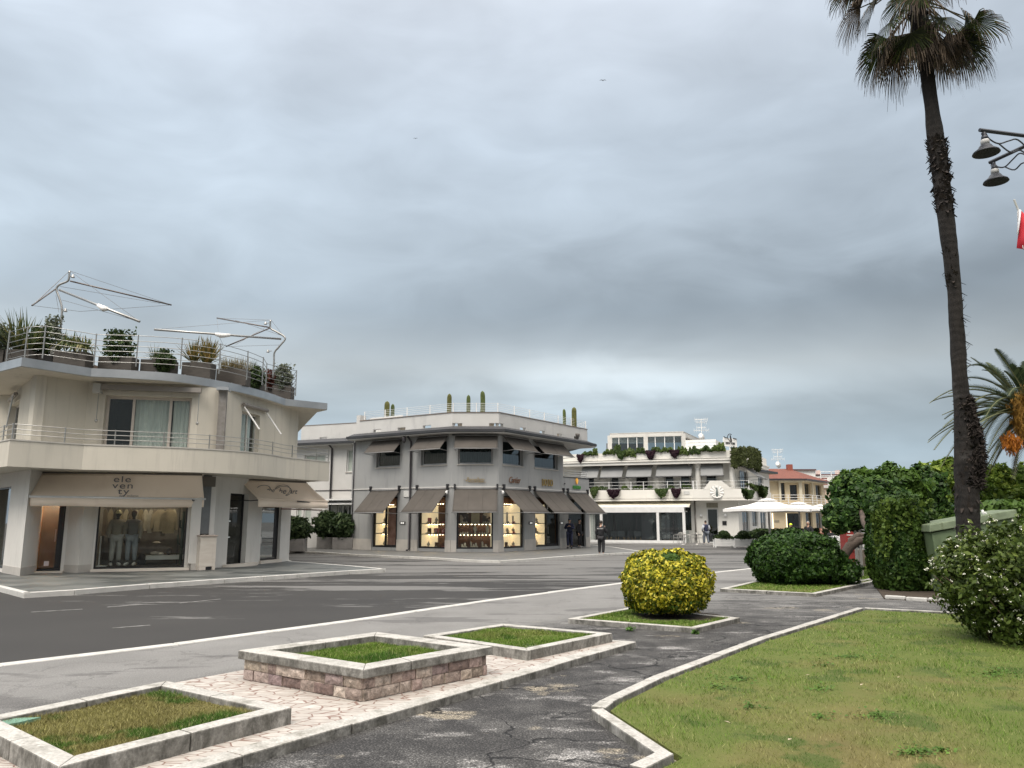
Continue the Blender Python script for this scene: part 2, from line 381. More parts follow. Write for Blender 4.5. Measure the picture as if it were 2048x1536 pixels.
black_cloth = mat('black_cloth', (.008, .008, .010), (.022, .022, .026), 9, .85)
navy_cloth = mat('navy_cloth', (.02, .026, .06), (.03, .036, .075), 9, .85)
hair_d = mat('dark_hair', (.018, .014, .012), (.03, .025, .02), 20, .6)
hair_g = mat('grey_hair', (.30, .29, .28), (.2, .2, .19), 20, .6)
gold = mat('gold_letters', (.46, .33, .14), (.38, .26, .10), 5, .3, metal=.7)
G_clear = glass('clear_glass', (.9, .92, .9), .03, -.02)
G_shop = glass('shop_glass', (.92, .94, .93), .02, .0)
G_cur = glass('curtained_glass', (.9, .93, .92), .03, .035)
G_dark = glass('tinted_glass', (.62, .68, .7), .10, .07)
# ------------------------------------------------------------------ naming helpers
def tag(o, label=None, cat=None, group=None, kind=None):
    if label: o['label'] = label
    if cat: o['category'] = cat
    if group: o['group'] = group
    if kind: o['kind'] = kind
    return o
def thing(name, loc, label, cat, group=None):
    o = bpy.data.objects.new(name, None); S.collection.objects.link(o); o.location = loc; o.empty_display_size = .2
    return tag(o, label, cat, group)
def struct(mb, name, m, smooth=False, bevel=0): return tag(mb.build(name, m, None, smooth, bevel), kind='structure')
def copy_tree(o, parent=None):
    c = o.copy(); S.collection.objects.link(c); c.parent = parent
    for ch in list(o.children): copy_tree(ch, c)
    return c
def np_mesh(name, V, n_per, m, parent=None, loc=None, smooth=False):
    """V: (k*n_per,3) array, every n_per vertices one polygon"""
    k = len(V) // n_per; me = bpy.data.meshes.new(name); o = bpy.data.objects.new(name, me); S.collection.objects.link(o)
    base = np.array(wl(parent)) if parent else (np.array(loc) if loc is not None else np.zeros(3))
    if parent is None: o.location = tuple(base)
    else: o.parent = parent
    V = (np.asarray(V) - base).astype(np.float32)
    me.vertices.add(len(V)); me.vertices.foreach_set('co', V.ravel())
    me.loops.add(len(V)); me.loops.foreach_set('vertex_index', np.arange(len(V), dtype=np.int32))
    me.polygons.add(k); me.polygons.foreach_set('loop_start', np.arange(0, len(V), n_per, dtype=np.int32))
    try: me.polygons.foreach_set('loop_total', np.full(k, n_per, dtype=np.int32))
    except Exception: pass
    me.update(calc_edges=True); me.validate()
    me.materials.append(m)
    return o
def rand_dirs(n):
    d = RNG.normal(size=(n, 3)); return d / np.linalg.norm(d, axis=1, keepdims=True)
def leaves_at(P, size, nrm=None, aspect=1.8, jitter=.9, droop=0.0):
    """diamond leaves at points P; returns quads (4 verts each)"""
    n = len(P); d = rand_dirs(n)
    if nrm is not None: w = nrm + d * jitter; w /= np.linalg.norm(w, axis=1, keepdims=True)
    else: w = d
    a = np.cross(w, rand_dirs(n)); a /= np.linalg.norm(a, axis=1, keepdims=True) + 1e-9
    a[:, 2] -= droop; a /= np.linalg.norm(a, axis=1, keepdims=True) + 1e-9
    b = np.cross(w, a); b /= np.linalg.norm(b, axis=1, keepdims=True) + 1e-9
    s = (size * RNG.uniform(.65, 1.35, n))[:, None]
    L_ = a * s * .5 * aspect; B_ = b * s * .5
    fold = w * s * .12
    V = np.stack([P - L_, P + B_ + fold, P + L_, P - B_ + fold], axis=1)
    return V.reshape(-1, 3)
def nz(P, sc, off=0.0):
    return np.array([noise.noise(Vector((p[0] * sc + off, p[1] * sc + off, p[2] * sc - off))) for p in P])
def blob_points(n, c, r, power=2.0, rough=.12, nsc=2.0, depth=.3, flat_bottom=None, off=0.0):
    d = rand_dirs(n); ax = np.abs(d) + 1e-6
    k = (ax[:, 0] ** power + ax[:, 1] ** power + ax[:, 2] ** power) ** (-1 / power)
    s = k * (1 + rough * nz(d * 1.0, nsc * 1.3, off) * 2 + rough * .6 * nz(d, nsc * 4, off))
    t = 1 - depth * RNG.random(n) ** 1.7
    P = np.array(c) + d * (s * t)[:, None] * np.array(r)
    if flat_bottom is not None:
        P = P[P[:, 2] > flat_bottom]; d = (P - np.array(c)) / np.array(r); d /= np.linalg.norm(d, axis=1, keepdims=True)
    return P, d
def text_polys(txt, size, shear=0.0, extr=.01, spacing=1.0):
    cu = bpy.data.curves.new('txt', 'FONT'); cu.body = txt; cu.size = size; cu.shear = shear; cu.extrude = extr; cu.align_x = 'CENTER'; cu.align_y = 'CENTER'; cu.space_character = spacing
    o = bpy.data.objects.new('txt', cu); S.collection.objects.link(o)
    dg = bpy.context.evaluated_depsgraph_get(); me = bpy.data.meshes.new_from_object(o.evaluated_get(dg))
    vs = [v.co.copy() for v in me.vertices]; fs = [tuple(p.vertices) for p in me.polygons]
    bpy.data.objects.remove(o); bpy.data.curves.remove(cu); bpy.data.meshes.remove(me); return vs, fs
def text_on(mb, txt, size, O, ux, uy, shear=0.0, extr=.01, sx=1.0, sy=1.0, spacing=1.0):
    vs, fs = text_polys(txt, size, shear, extr, spacing); O = Vector(O); ux = Vector(ux).normalized(); uy = Vector(uy).normalized(); w = ux.cross(uy)
    mb.add([O + ux * v.x * sx + uy * v.y * sy + w * v.z for v in vs], fs)
# ================================================================== GROUND
def asphalt_mat():
    m, nt, b, out = base_mat('road_asphalt'); v = posn(nt)
    base = mixc(nt, rampn(nt, noisen(nt, v, .25, 4), [(.35, 0.0), (.7, 1.0)]), (.034, .033, .0325), (.044, .0425, .041))
    # long pale worn stretches running along the street
    vs = posn(nt, rot=(0, 0, R(-52)), scale=(.085, .62, 1), loc=(3.3, 1.1, 0))
    n = noisen(nt, vs, 1.5, 8, .66, .35)
    near = mth(nt, 'MULTIPLY', noisen(nt, posn(nt), .045, 1), .35)
    sep = nt.nodes.new('ShaderNodeSeparateXYZ'); nt.links.new(posn(nt), sep.inputs[0])
    far = rampn(nt, mth(nt, 'DIVIDE', sep.outputs[1], 60.0), [(.22, 0.0), (.5, 1.0), (.75, 1.0)])
    n = mth(nt, 'ADD', n, mth(nt, 'MULTIPLY', mth(nt, 'SUBTRACT', noisen(nt, posn(nt, rot=(0, 0, R(-52)), scale=(.5, 1.4, 1)), 2.2, 8, .75), .5), .16))
    w = mth(nt, 'ADD', n, mth(nt, 'ADD', mth(nt, 'MULTIPLY', far, .17), mth(nt, 'SUBTRACT', near, .185)))
    c = mixc(nt, rampn(nt, w, [(.60, 0.0), (.618, .8), (.75, 1.0)]), base, (.145, .143, .139))
    f = noisen(nt, posn(nt), 75, 3)
    c = mixc(nt, .6, c, mixc(nt, 1.0, c, rampn(nt, f, [(.3, .4), (.7, 1.8)]), 'MULTIPLY'))
    nt.links.new(c, b.inputs['Base Color']); b.inputs['Roughness'].default_value = .78; b.inputs['Specular IOR Level'].default_value = .25
    bumpn(nt, b, f, .25, .01); return m
def pavement_mat():
    m, nt, b, out = base_mat('worn_pavement'); v = posn(nt)
    sep = nt.nodes.new('ShaderNodeSeparateXYZ'); nt.links.new(v, sep.inputs[0]); x, y = sep.outputs[0], sep.outputs[1]
    pale = mixc(nt, rampn(nt, noisen(nt, v, .8, 5), [(.3, 0.0), (.7, 1.0)]), (.215, .212, .206), (.170, .167, .162))
    damp = noisen(nt, posn(nt, rot=(0, 0, R(-50)), scale=(.35, 1.2, 1)), .9, 6, .6)
    pale = mixc(nt, rampn(nt, damp, [(.565, 0.0), (.60, .8)]), pale, (.115, .112, .11))
    old = mixc(nt, rampn(nt, noisen(nt, v, 2.2, 8, .7), [(.44, 0.0), (.62, 1.0)]), (.040, .039, .039), (.080, .078, .076))
    lichen = noisen(nt, posn(nt, rot=(0, 0, R(-35)), scale=(.7, 1.3, 1)), 1.5, 9, .74)
    old = mixc(nt, rampn(nt, lichen, [(.545, 0.0), (.67, .8)]), old, (.34, .33, .32))
    sand = noisen(nt, v, .9, 6, .6)
    old = mixc(nt, rampn(nt, sand, [(.61, 0.0), (.65, .8)]), old, (.25, .22, .17))
    # cracks
    vo = nt.nodes.new('ShaderNodeTexVoronoi'); vo.feature = 'DISTANCE_TO_EDGE'; vo.inputs['Scale'].default_value = .75
    dv = nt.nodes.new('ShaderNodeVectorMath'); dv.operation = 'ADD'; nt.links.new(v, dv.inputs[0])
    nn = nt.nodes.new('ShaderNodeTexNoise'); nn.inputs['Scale'].default_value = 2.5; nn.inputs['Detail'].default_value = 6; nt.links.new(v, nn.inputs['Vector'])
    sc = nt.nodes.new('ShaderNodeVectorMath'); sc.operation = 'SCALE'; sc.inputs['Scale'].default_value = .9; nt.links.new(nn.outputs['Color'], sc.inputs[0]); nt.links.new(sc.outputs[0], dv.inputs[1])
    nt.links.new(dv.outputs[0], vo.inputs['Vector'])
    crack = rampn(nt, vo.outputs['Distance'], [(.006, 1.0), (.020, 0.0)])
    crack = mth(nt, 'MULTIPLY', crack, rampn(nt, noisen(nt, v, .55, 2), [(.40, 0.0), (.50, 1.0)]))
    old = mixc(nt, crack, old, (.012, .012, .013))
    pale = mixc(nt, mth(nt, 'MULTIPLY', crack, .22), pale, (.07, .068, .066))
    # pale beside the street, dark old asphalt towards the lawn, mixed further on
    dist = mth(nt, 'SUBTRACT', mth(nt, 'MULTIPLY', x, .775), mth(nt, 'MULTIPLY', y, .63))     # across the street direction
    e = mth(nt, 'ADD', dist, mth(nt, 'MULTIPLY', mth(nt, 'SUBTRACT', noisen(nt, v, 1.2, 6), .5), 1.6))
    k = rampn(nt, mth(nt, 'DIVIDE', mth(nt, 'ADD', e, 11.2), 6.0), [(.40, 0.0), (.62, 1.0)])
    farm = rampn(nt, mth(nt, 'DIVIDE', y, 30.0), [(.45, 0.0), (.62, 1.0)])
    mid = noisen(nt, posn(nt, rot=(0, 0, R(-8)), scale=(.45, 2.2, 1)), 1.4, 9, .72)
    k2 = rampn(nt, mid, [(.42, 0.0), (.60, .85)])
    kk = mixc(nt, farm, k, mixc(nt, 1.0, k, k2, 'MULTIPLY'))
    c = mixc(nt, kk, pale, old)
    f = noisen(nt, v, 62, 4, .7); fs = mth(nt, 'MULTIPLY', kk, .62)
    spk = mixc(nt, 1.0, c, rampn(nt, f, [(.38, .18), (.52, .85), (.64, 3.4)]), 'MULTIPLY')
    c = mixc(nt, mth(nt, 'ADD', fs, .16), c, spk)
    nt.links.new(c, b.inputs['Base Color']); b.inputs['Roughness'].default_value = .82; b.inputs['Specular IOR Level'].default_value = .3
    bumpn(nt, b, mth(nt, 'SUBTRACT', f, mth(nt, 'MULTIPLY', crack, 2.0)), .5, .012); return m
def slate_mat(name, ang, c1=(.038, .044, .044), c2=(.135, .143, .138)):
    m, nt, b, out = base_mat(name); v = posn(nt, rot=(0, 0, R(ang)))
    br = nt.nodes.new('ShaderNodeTexBrick'); nt.links.new(v, br.inputs['Vector']); br.inputs['Scale'].default_value = 1.0
    br.inputs['Brick Width'].default_value = 1.3; br.inputs['Row Height'].default_value = .70; br.inputs['Mortar Size'].default_value = .004; br.offset = .37
    br.inputs['Color1'].default_value = (*c1, 1); br.inputs['Color2'].default_value = (*c2, 1); br.inputs['Mortar'].default_value = (.05, .05, .05, 1)
    c = mixc(nt, rampn(nt, noisen(nt, v, 1.1, 6, .6), [(.5, 0.0), (.7, .6)]), br.outputs[0], (.16, .158, .148))
    nt.links.new(c, b.inputs['Base Color']); b.inputs['Roughness'].default_value = .55; bumpn(nt, b, br.outputs[1], -.3, .01); return m
def crazy_mat():
    m, nt, b, out = base_mat('crazy_paving_marble'); v = posn(nt)
    def vor(feat):
        n = nt.nodes.new('ShaderNodeTexVoronoi'); n.feature = feat; n.inputs['Scale'].default_value = 8.2; n.inputs['Randomness'].default_value = .95
        mp = nt.nodes.new('ShaderNodeMapping'); mp.inputs['Rotation'].default_value = (0, 0, R(-50)); mp.inputs['Scale'].default_value = (.72, 1.25, .001); nt.links.new(v, mp.inputs[0]); nt.links.new(mp.outputs[0], n.inputs['Vector']); return n
    e = vor('DISTANCE_TO_EDGE'); f = vor('F1')
    st = rampn(nt, f.outputs['Color'], [(0.0, (.48, .455, .42)), (.5, (.40, .365, .33)), (1.0, (.53, .51, .475))])
    st = mixc(nt, .6, st, mixc(nt, 1.0, st, rampn(nt, noisen(nt, v, 9, 6, .7), [(.3, .7), (.7, 1.2)]), 'MULTIPLY'))
    c = mixc(nt, rampn(nt, e.outputs['Distance'], [(.025, 1.0), (.05, 0.0)]), st, (.22, .145, .12))
    c = mixc(nt, rampn(nt, noisen(nt, v, 2.5, 6), [(.58, 0.0), (.75, .6)]), c, (.30, .27, .22))
    nt.links.new(c, b.inputs['Base Color']); b.inputs['Roughness'].default_value = .7
    bumpn(nt, b, rampn(nt, e.outputs['Distance'], [(.0, 0.0), (.06, 1.0)]), .5, .008); return m
def grass_mat(name, dry=.5, blade=False):
    m, nt, b, out = base_mat(name); v = posn(nt)
    g1, g2, d1, d2 = (.085, .165, .020), (.04, .115, .012), (.25, .22, .085), (.16, .13, .05)
    n1 = noisen(nt, v, .55, 5, .6); n2 = noisen(nt, v, 2.1, 5, .6); n3 = noisen(nt, v, 1.15, 4, .55)
    c = mixc(nt, rampn(nt, n2, [(.35, 0.0), (.65, 1.0)]), g1, (.125, .195, .032))
    cd = mixc(nt, rampn(nt, n3, [(.35, 0.0), (.7, 1.0)]), d1, d2)
    sep = nt.nodes.new('ShaderNodeSeparateXYZ'); nt.links.new(v, sep.inputs[0])
    nearness = rampn(nt, mth(nt, 'DIVIDE', sep.outputs[1], 20.0), [(.30, 1.0), (.55, .0)])
    w = mth(nt, 'ADD', mth(nt, 'ADD', n1, mth(nt, 'MULTIPLY', nearness, .14)), dry - .5)
    c = mixc(nt, rampn(nt, w, [(.50, 0.0), (.70, .85)]), c, cd)
    c = mixc(nt, rampn(nt, noisen(nt, posn(nt, loc=(5, 3, 0)), 1.35, 5, .6), [(.565, 0.0), (.62, .9)]), c, g2)
    if blade:
        g = nt.nodes.new('ShaderNodeNewGeometry')
        c = mixc(nt, 1.0, c, rampn(nt, g.outputs['Random Per Island'], [(0, .62), (.7, 1.25), (1, 1.75)]), 'MULTIPLY')
        c = mixc(nt, rampn(nt, g.outputs['Random Per Island'], [(.82, 0.0), (.84, .7)], 'CONSTANT'), c, (.34, .31, .16))
    else:
        c = mixc(nt, .5, c, (.11, .088, .04))
    nt.links.new(c, b.inputs['Base Color']); b.inputs['Roughness'].default_value = .85; b.inputs['Specular IOR Level'].default_value = .2
    if not blade: bumpn(nt, b, noisen(nt, v, 60, 4), .8, .02)
    return m
road_m = asphalt_mat(); pave_m = pavement_mat(); slate1 = slate_mat('slate_paving', 12); slate2 = slate_mat('slate_paving_far', 20, (.115, .115, .11), (.15, .15, .145)); crazy_m = crazy_mat()
lawn_g = grass_mat('lawn_ground', .45); lawn_b = grass_mat('lawn_blade', .45, True)
lush_g = grass_mat('lush_ground', .30); lush_b = grass_mat('lush_blade', .27, True)
drys_g = grass_mat('dry_ground', .60); drys_b = grass_mat('dry_blade', .62, True)

struct(MB().sheet([(-400, -60), (400, -60), (400, 700), (-400, 700)], -.03), 'ground', mat('ground_base', (.14, .135, .125), (.11, .105, .10), .05, .9))
struct(MB().sheet([(-60, -20), (60, -20), (75, 140), (-60, 140)], 0.0), 'road', road_m)
# street kerb and the pavement on the near side
KL = [(-16, -1.2)] + [G(*a, .06) for a in [(0, 1328), (350, 1287), (700, 1240), (980, 1199), (1240, 1166), (1380, 1149), (1497, 1137), (1600, 1126), (1700, 1117)]] + [(22, 44)]
struct(MB().prism(offset(KL, .10) + [(60, 44), (60, -6), (-14, -6)], -.02, .05), 'pavement', pave_m)
mb = MB()
for a, b in zip(KL[:-1], KL[1:]):
    Lg = (Vector(a) - Vector(b)).length; n = max(1, int(Lg / 1.15)); F = Fac(a, b)
    for i in range(n):
        s0, s1 = Lg * i / n + .006, Lg * (i + 1) / n - .006; j = RNG.uniform(-.008, .008)
        mb.obox(F, s0, s1, -.06 + j, .14 + j, -.02, .062 + RNG.uniform(-.004, .004))
struct(mb, 'kerb', kerb_w, bevel=.012)
# far forecourt pavement in front of the terrace cafes
struct(MB().prism([(-5, 62.5), (17, 56), (26, 50.5), (60, 47), (60, 95), (-5, 95)], -.02, .05), 'pavement', mat('far_pavement', (.19, .188, .183), (.25, .247, .24), .5, .8))
# raised pavements of the two shops
def sidewalk(K, back, m, z=.12, w=.16):
    struct(MB().prism(offset(K, -w) + back, -.02, z), 'pavement', m)
    mb = MB()
    for a, b in zip(K[:-1], K[1:]):
        Lg = (Vector(a) - Vector(b)).length; n = max(1, int(Lg / 1.3)); F = Fac(a, b)
        for i in range(n):
            mb.obox(F, Lg * i / n + .008, Lg * (i + 1) / n - .008, -w, .01 * math.sin(i * 2.3), -.02, z + .004)
    struct(mb, 'kerb', kerb_w, bevel=.01)
K1 = [(-24, 31.0), G(0, 1174, .12), G(48, 1186, .12)] + [G(*a, .12) for a in [(150, 1180), (300, 1168), (450, 1158), (600, 1148), (700, 1141.5)]] + [G(772, 1137.5, .12), G(700, 1131, .12), G(585, 1122.5, .12), (-13.5, 44)]
sidewalk(K1, [(-40, 44), (-40, 31)], slate1)
K2 = [(-24, 47.5)] + [G(*a, .10) for a in [(580, 1101.5), (640, 1104), (700, 1108), (860, 1115), (950, 1120), (1000, 1121.5), (1060, 1118), (1130, 1112.5), (1200, 1108), (1290, 1103.5)]] + [(6.5, 51.0), (5.5, 56)]
sidewalk(K2, [(4, 62), (-24, 62)], slate2, .10, .15)
# crosswise faded markings
mk = mat('faded_road_marking', (.24, .24, .235), (.11, .108, .10), 6, .8, lo=.4, hi=.6, detail=7)
mb = MB()
for a, b in [((62, 1224), (165, 1218)), ((215, 1214), (295, 1208)), ((225, 1256), (300, 1250)), ((360, 1206), (440, 1198))]:
    p, q = G(*a, .004), G(*b, .004); mb.obox(Fac(p, q), 0, (Vector(q) - Vector(p)).length, -.04, .04, .001, .0045)
struct(mb, 'road_marking', mk)

# ------------------------------------------------------------------ grass
def in_poly(P, poly):
    x, y = P[:, 0], P[:, 1]; ins = np.zeros(len(P), bool); n = len(poly); j = n - 1
    for i in range(n):
        xi, yi = poly[i]; xj, yj = poly[j]
        c = ((yi > y) != (yj > y)) & (x < (xj - xi) * (y - yi) / (yj - yi + 1e-12) + xi); ins ^= c; j = i
    return ins
def blades(poly, z, n, h0, w0, far=1.0):
    P_ = np.array(poly); lo, hi = P_.min(0), P_.max(0); out = []
    tot = 0
    while tot < n:
        Q = RNG.uniform(lo, hi, (n * 2, 2)); d = np.maximum(Q[:, 1], 3.0)
        keep = RNG.random(len(Q)) < np.clip((max(lo[1], 4.5) / d) ** 1.6, 0, 1)
        Q = Q[keep]; Q = Q[in_poly(Q, poly)]; out.append(Q); tot += len(Q)
        if not len(Q): break
    Q = np.concatenate(out)[:n]; k = len(Q)
    sc = np.clip(Q[:, 1] / 7.0, .8, 2.2); th = RNG.uniform(0, 2 * np.pi, k); l = RNG.uniform(.25, 1.15, k); ln = h0 * RNG.uniform(.5, 1.5, k) * (1 + 1.1 * nz(np.c_[Q, np.zeros(k)], 1.9, 4))
    w = w0 * sc; a = RNG.uniform(0, 2 * np.pi, k)
    B = np.c_[Q, np.full(k, z)]; W_ = np.c_[np.cos(a) * w, np.sin(a) * w, np.zeros(k)] * .5
    T = B + np.c_[np.cos(th) * ln * l, np.sin(th) * ln * l, ln]
    return np.stack([B - W_, B + W_, T], 1).reshape(-1, 3)
def shrink(poly, d): 
    a = sum(poly[i][0] * poly[(i + 1) % len(poly)][1] - poly[(i + 1) % len(poly)][0] * poly[i][1] for i in range(len(poly)))
    return offset(poly, -d if a > 0 else d, True)
# big lawn and its marble kerb
LK = [(1.15, 3.0), G(1290, 1536, .13), G(1350, 1506, .13), G(1226, 1426, .13), G(1209, 1414.5, .13), G(1226, 1402, .13), G(1330, 1352, .13), G(1530, 1277, .13), G(1728, 1216, .13), G(1880, 1223.5, .13), (12.5, 13.9), (30, 13)]
lawn = LK + [(30, 3.0)]
struct(MB().prism(shrink(lawn, .05), -.02, .10), 'lawn', lawn_g)
mb = MB()
for a, b in zip(LK[:-1], LK[1:]):
    Lg = (Vector(a) - Vector(b)).length; n = max(1, round(Lg / 1.6)); F = Fac(a, b)
    for i in range(n):
        s0, s1 = Lg * i / n + .004, Lg * (i + 1) / n - .004
        mb.obox(F, s0, s1, -.13, RNG.uniform(-.012, .012), .0, .128 + RNG.uniform(-.004, .004))
struct(mb, 'lawn_kerb', marble, bevel=.012)
g = blades(shrink([p for p in LK[:-1]] + [(14.5, 13.8), (14.5, 3.0)], .05), .095, 210000, .030, .0055)
tag(np_mesh('grass', g, 3, lawn_b), 'short mixed green and dry grass of the lawn in the right foreground', 'grass', kind='stuff')
# clover and leaf litter on the lawn
cl = []
for px, py, rx, ry in [(1700, 1312, 85, 8), (1640, 1375, 38, 8), (1480, 1355, 70, 10), (1750, 1428, 45, 10), (1640, 1430, 25, 9), (1830, 1500, 50, 13), (1885, 1498, 25, 7), (1500, 1410, 28, 10), (1990, 1345, 60, 14), (1650, 1330, 28, 6), (1430, 1372, 40, 8)]:
    k = int(rx * ry * .28); a = RNG.uniform(0, 2 * np.pi, k); rr = np.abs(RNG.normal(0, .62, k))
    for i in range(k): cl.append((*G(px + rx * rr[i] * math.cos(a[i]), py + ry * rr[i] * math.sin(a[i]), .12), .108 + RNG.random() * .018))
cl = np.array(cl); up = np.tile([0, 0, 1.0], (len(cl), 1))
tag(np_mesh('clover', leaves_at(cl, .024, up, 1.1, .5), 4, leafm('clover_leaf', [(0, (.05, .115, .018)), (1, (.10, .175, .03))], trans=.1)), 'darker green clover patches in the lawn', 'clover', kind='stuff')
lit = np.array([(*G(px, py, .12), .14) for px, py in [(1455, 1449), (1614, 1354), (1720, 1444), (1797, 1358), (1580, 1484), (1724, 1373)]])
tag(np_mesh('fallen_leaves', leaves_at(lit, .035, np.tile([0, 0, 1.0], (len(lit), 1)), 1.5, .3), 4, mat('dead_leaf', (.50, .38, .26), (.6, .5, .4), 9, .8)), 'few pale fallen leaves lying on the lawn', 'leaf', kind='stuff')
# ------------------------------------------------------------------ podium of crazy paving with marble edge
PZ = .13
p0, p1 = Vector(G(410, 1533, PZ)), Vector(G(1272, 1283.5, PZ)); du = (p1 - p0).normalized(); dn = Vector((-du.y, du.x))    # towards the street
A_ = p0 - du * 4.0; B_ = p1
back = (Vector(G(455, 1345, PZ)) - p0).dot(dn)
PD = [tuple(A_), tuple(B_), tuple(B_ + dn * .30), tuple(B_ + dn * .30 - du * .5), tuple(B_ + dn * back - du * 1.2), tuple(A_ + dn * back)]
struct(MB().prism([tuple(A_ + dn * .03), tuple(B_ + dn * .03 - du * .03), tuple(B_ + dn * .5 - du * .05), tuple(B_ + dn * .62 - du * .5), tuple(B_ + dn * back - du * 1.9), tuple(A_ + dn * back)], .02, PZ - .004), 'podium_paving', crazy_m)
mb = MB(); F = Fac(A_, B_); n = 10
for i in range(n):
    mb.obox(F, F.L * i / n + .003, F.L * (i + 1) / n - .003, -.20, .0 + .006 * math.sin(i * 3), .03, PZ + .003 * math.sin(i * 5))
F2 = Fac(B_, B_ + dn * .55 - du * .02); mb.obox(F2, .205, F2.L, -.10, 0, .03, PZ)
struct(mb, 'podium_kerb', marble, bevel=.012)
# mortar strip between podium and old asphalt
def kerb_ring(C, w, z0, z1, m_, name, parent, zl=None, segs=(1, 1, 1, 1)):
    """rectangular ring of stone lengths; C = outer corners"""
    I = shrink(C, w)
    for i in range(4):
        a, b, c, d = C[i], C[(i + 1) % 4], I[(i + 1) % 4], I[i]
        n = segs[i]; mb = MB()
        for k in range(n):
            t0, t1 = k / n, (k + 1) / n
            if k > 0: t0 += .003
            if k < n - 1: t1 -= .003
            L_ = lambda p, q, t: (p[0] + (q[0] - p[0]) * t, p[1] + (q[1] - p[1]) * t)
            mb.prism([L_(a, b, t0), L_(a, b, t1), L_(d, c, t1), L_(d, c, t0)], z0, z1)
        mb.build(name, m_, parent, bevel=.010)
def flat_planter(C, z0, z1, zs, w, label, dry, nb, group=None, segs=(2, 2, 2, 2), hole=None, hb=.028):
    c = sum((Vector(p) for p in C), Vector((0, 0))) / 4
    t = thing('lawn_planter', (c.x, c.y, z0), label, 'planter', group)
    kerb_ring(C, w, z0, z1, marble, 'kerb_stone', t, segs=segs)
    I = shrink(C, w - .01); MB().prism(I, z0 - .01, zs).build('soil', {'d': drys_g, 'l': lush_g, 'm': lawn_g}[dry], t)
    g = blades(shrink(C, w + .01), zs - .005, nb, hb, .007)
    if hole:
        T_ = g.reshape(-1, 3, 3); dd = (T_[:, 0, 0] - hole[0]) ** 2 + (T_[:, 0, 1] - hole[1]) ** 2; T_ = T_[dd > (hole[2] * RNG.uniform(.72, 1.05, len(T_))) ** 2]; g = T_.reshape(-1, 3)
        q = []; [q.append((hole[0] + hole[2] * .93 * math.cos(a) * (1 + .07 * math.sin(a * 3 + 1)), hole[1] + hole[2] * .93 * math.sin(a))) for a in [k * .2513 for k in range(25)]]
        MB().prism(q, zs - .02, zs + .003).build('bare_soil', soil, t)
    o = np_mesh('grass', g, 3, {'d': drys_b, 'l': lush_b, 'm': lawn_b}[dry], t); o['kind'] = 'stuff'
    return t
zt = .26
c1 = [G(120, 1534, zt), G(584, 1414, zt), G(335, 1362, zt)]; c1 = [c1[0], c1[1], c1[2], tuple(Vector(c1[0]) + (Vector(c1[2]) - Vector(c1[1])))]
e = (Vector(c1[1]) - Vector(c1[0])).normalized()
c1[0] = tuple(Vector(c1[0]) - e * .02); c1[3] = tuple(Vector(c1[2]) - e * 2.35); c1[0] = tuple(Vector(c1[1]) + (Vector(c1[0]) - Vector(c1[1])).normalized() * 1.74)
# fit: near-left corner seen at (250,1536), far-left corner runs out of the picture
p_nl = G(118, 1533, zt); p_fl = G(-60, 1440, zt)
c1 = [p_nl, G(584, 1414, zt), G(333, 1361, zt), p_fl]
t1 = flat_planter(c1, PZ - .08, zt, zt - .055, .16, 'low marble edged planter of dry grass with a green lid, in the bottom left corner', 'd', 40000, segs=(2, 2, 2, 2))
lid = [G(0, 1437, zt - .02), G(82, 1434, zt - .02), G(40, 1444, zt - .02), G(-60, 1461, zt - .02)]
tag(MB().prism(lid, zt - .055, zt - .02).build('valve_cover', mat('green_plastic_lid', (.16, .30, .22), (.13, .25, .18), 5, .5), None), 'green plastic valve lid set in the dry grass of the bottom left planter', 'lid')
zt = .245
c3 = [G(1055, 1301, zt), G(1225, 1266, zt), G(1005, 1247, zt), G(846, 1270.5, zt)]
flat_planter(c3, PZ - .08, zt, zt - .04, .15, 'low marble edged planter behind the raised stone one, short grass with a white lid', 'm', 30000)
lw = [G(1040, 1283, zt), G(1085, 1280, zt), G(1092, 1285, zt), G(1055, 1288.5, zt)]
tag(MB().prism(lw, zt - .05, zt - .028).build('drain_cover', mat('white_lid', (.42, .42, .40), (.34, .34, .32), 5, .6), None), 'whitish square lid in the grass of the low planter behind the raised one', 'lid')
zt = .13
c4 = [G(1391, 1256, zt), G(1480, 1235, zt), G(1262, 1214, zt), G(1135, 1237, zt)]
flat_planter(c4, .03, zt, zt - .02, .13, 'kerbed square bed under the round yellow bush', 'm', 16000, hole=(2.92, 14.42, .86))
c5 = [G(1632, 1187, zt), G(1760, 1160, zt), G(1560, 1150, zt), G(1440, 1177, zt)]
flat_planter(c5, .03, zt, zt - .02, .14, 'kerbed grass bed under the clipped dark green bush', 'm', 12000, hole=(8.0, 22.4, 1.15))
# ------------------------------------------------------------------ raised stone planter
zt = .425
rc = [G(727, 1339, zt), G(986, 1292.5, zt), G(753, 1263.5, zt), G(476, 1300.5, zt)]
cc = sum((Vector(p) for p in rc), Vector((0, 0))) / 4
rp = thing('raised_planter', (cc.x, cc.y, PZ), 'raised square planter of pink rough stone with a marble coping in the foreground', 'planter')
kerb_ring(rc, .235, zt - .088, zt, marble, 'coping_slab', rp, segs=(3, 1, 2, 1))
stone_m, nt, b, out = base_mat('rough_pink_stone')
_g = nt.nodes.new('ShaderNodeNewGeometry')
_c = rampn(nt, _g.outputs['Random Per Island'], [(0, (.36, .265, .24)), (.25, (.40, .34, .27)), (.45, (.15, .10, .09)), (.6, (.48, .40, .34)), (.8, (.26, .19, .19)), (1, (.54, .46, .39))])
_v = posn(nt); _n = noisen(nt, _v, 14, 8, .7, .8)
_c = mixc(nt, .85, _c, mixc(nt, 1.0, _c, rampn(nt, _n, [(.3, .32), (.6, 1.5)]), 'MULTIPLY'))
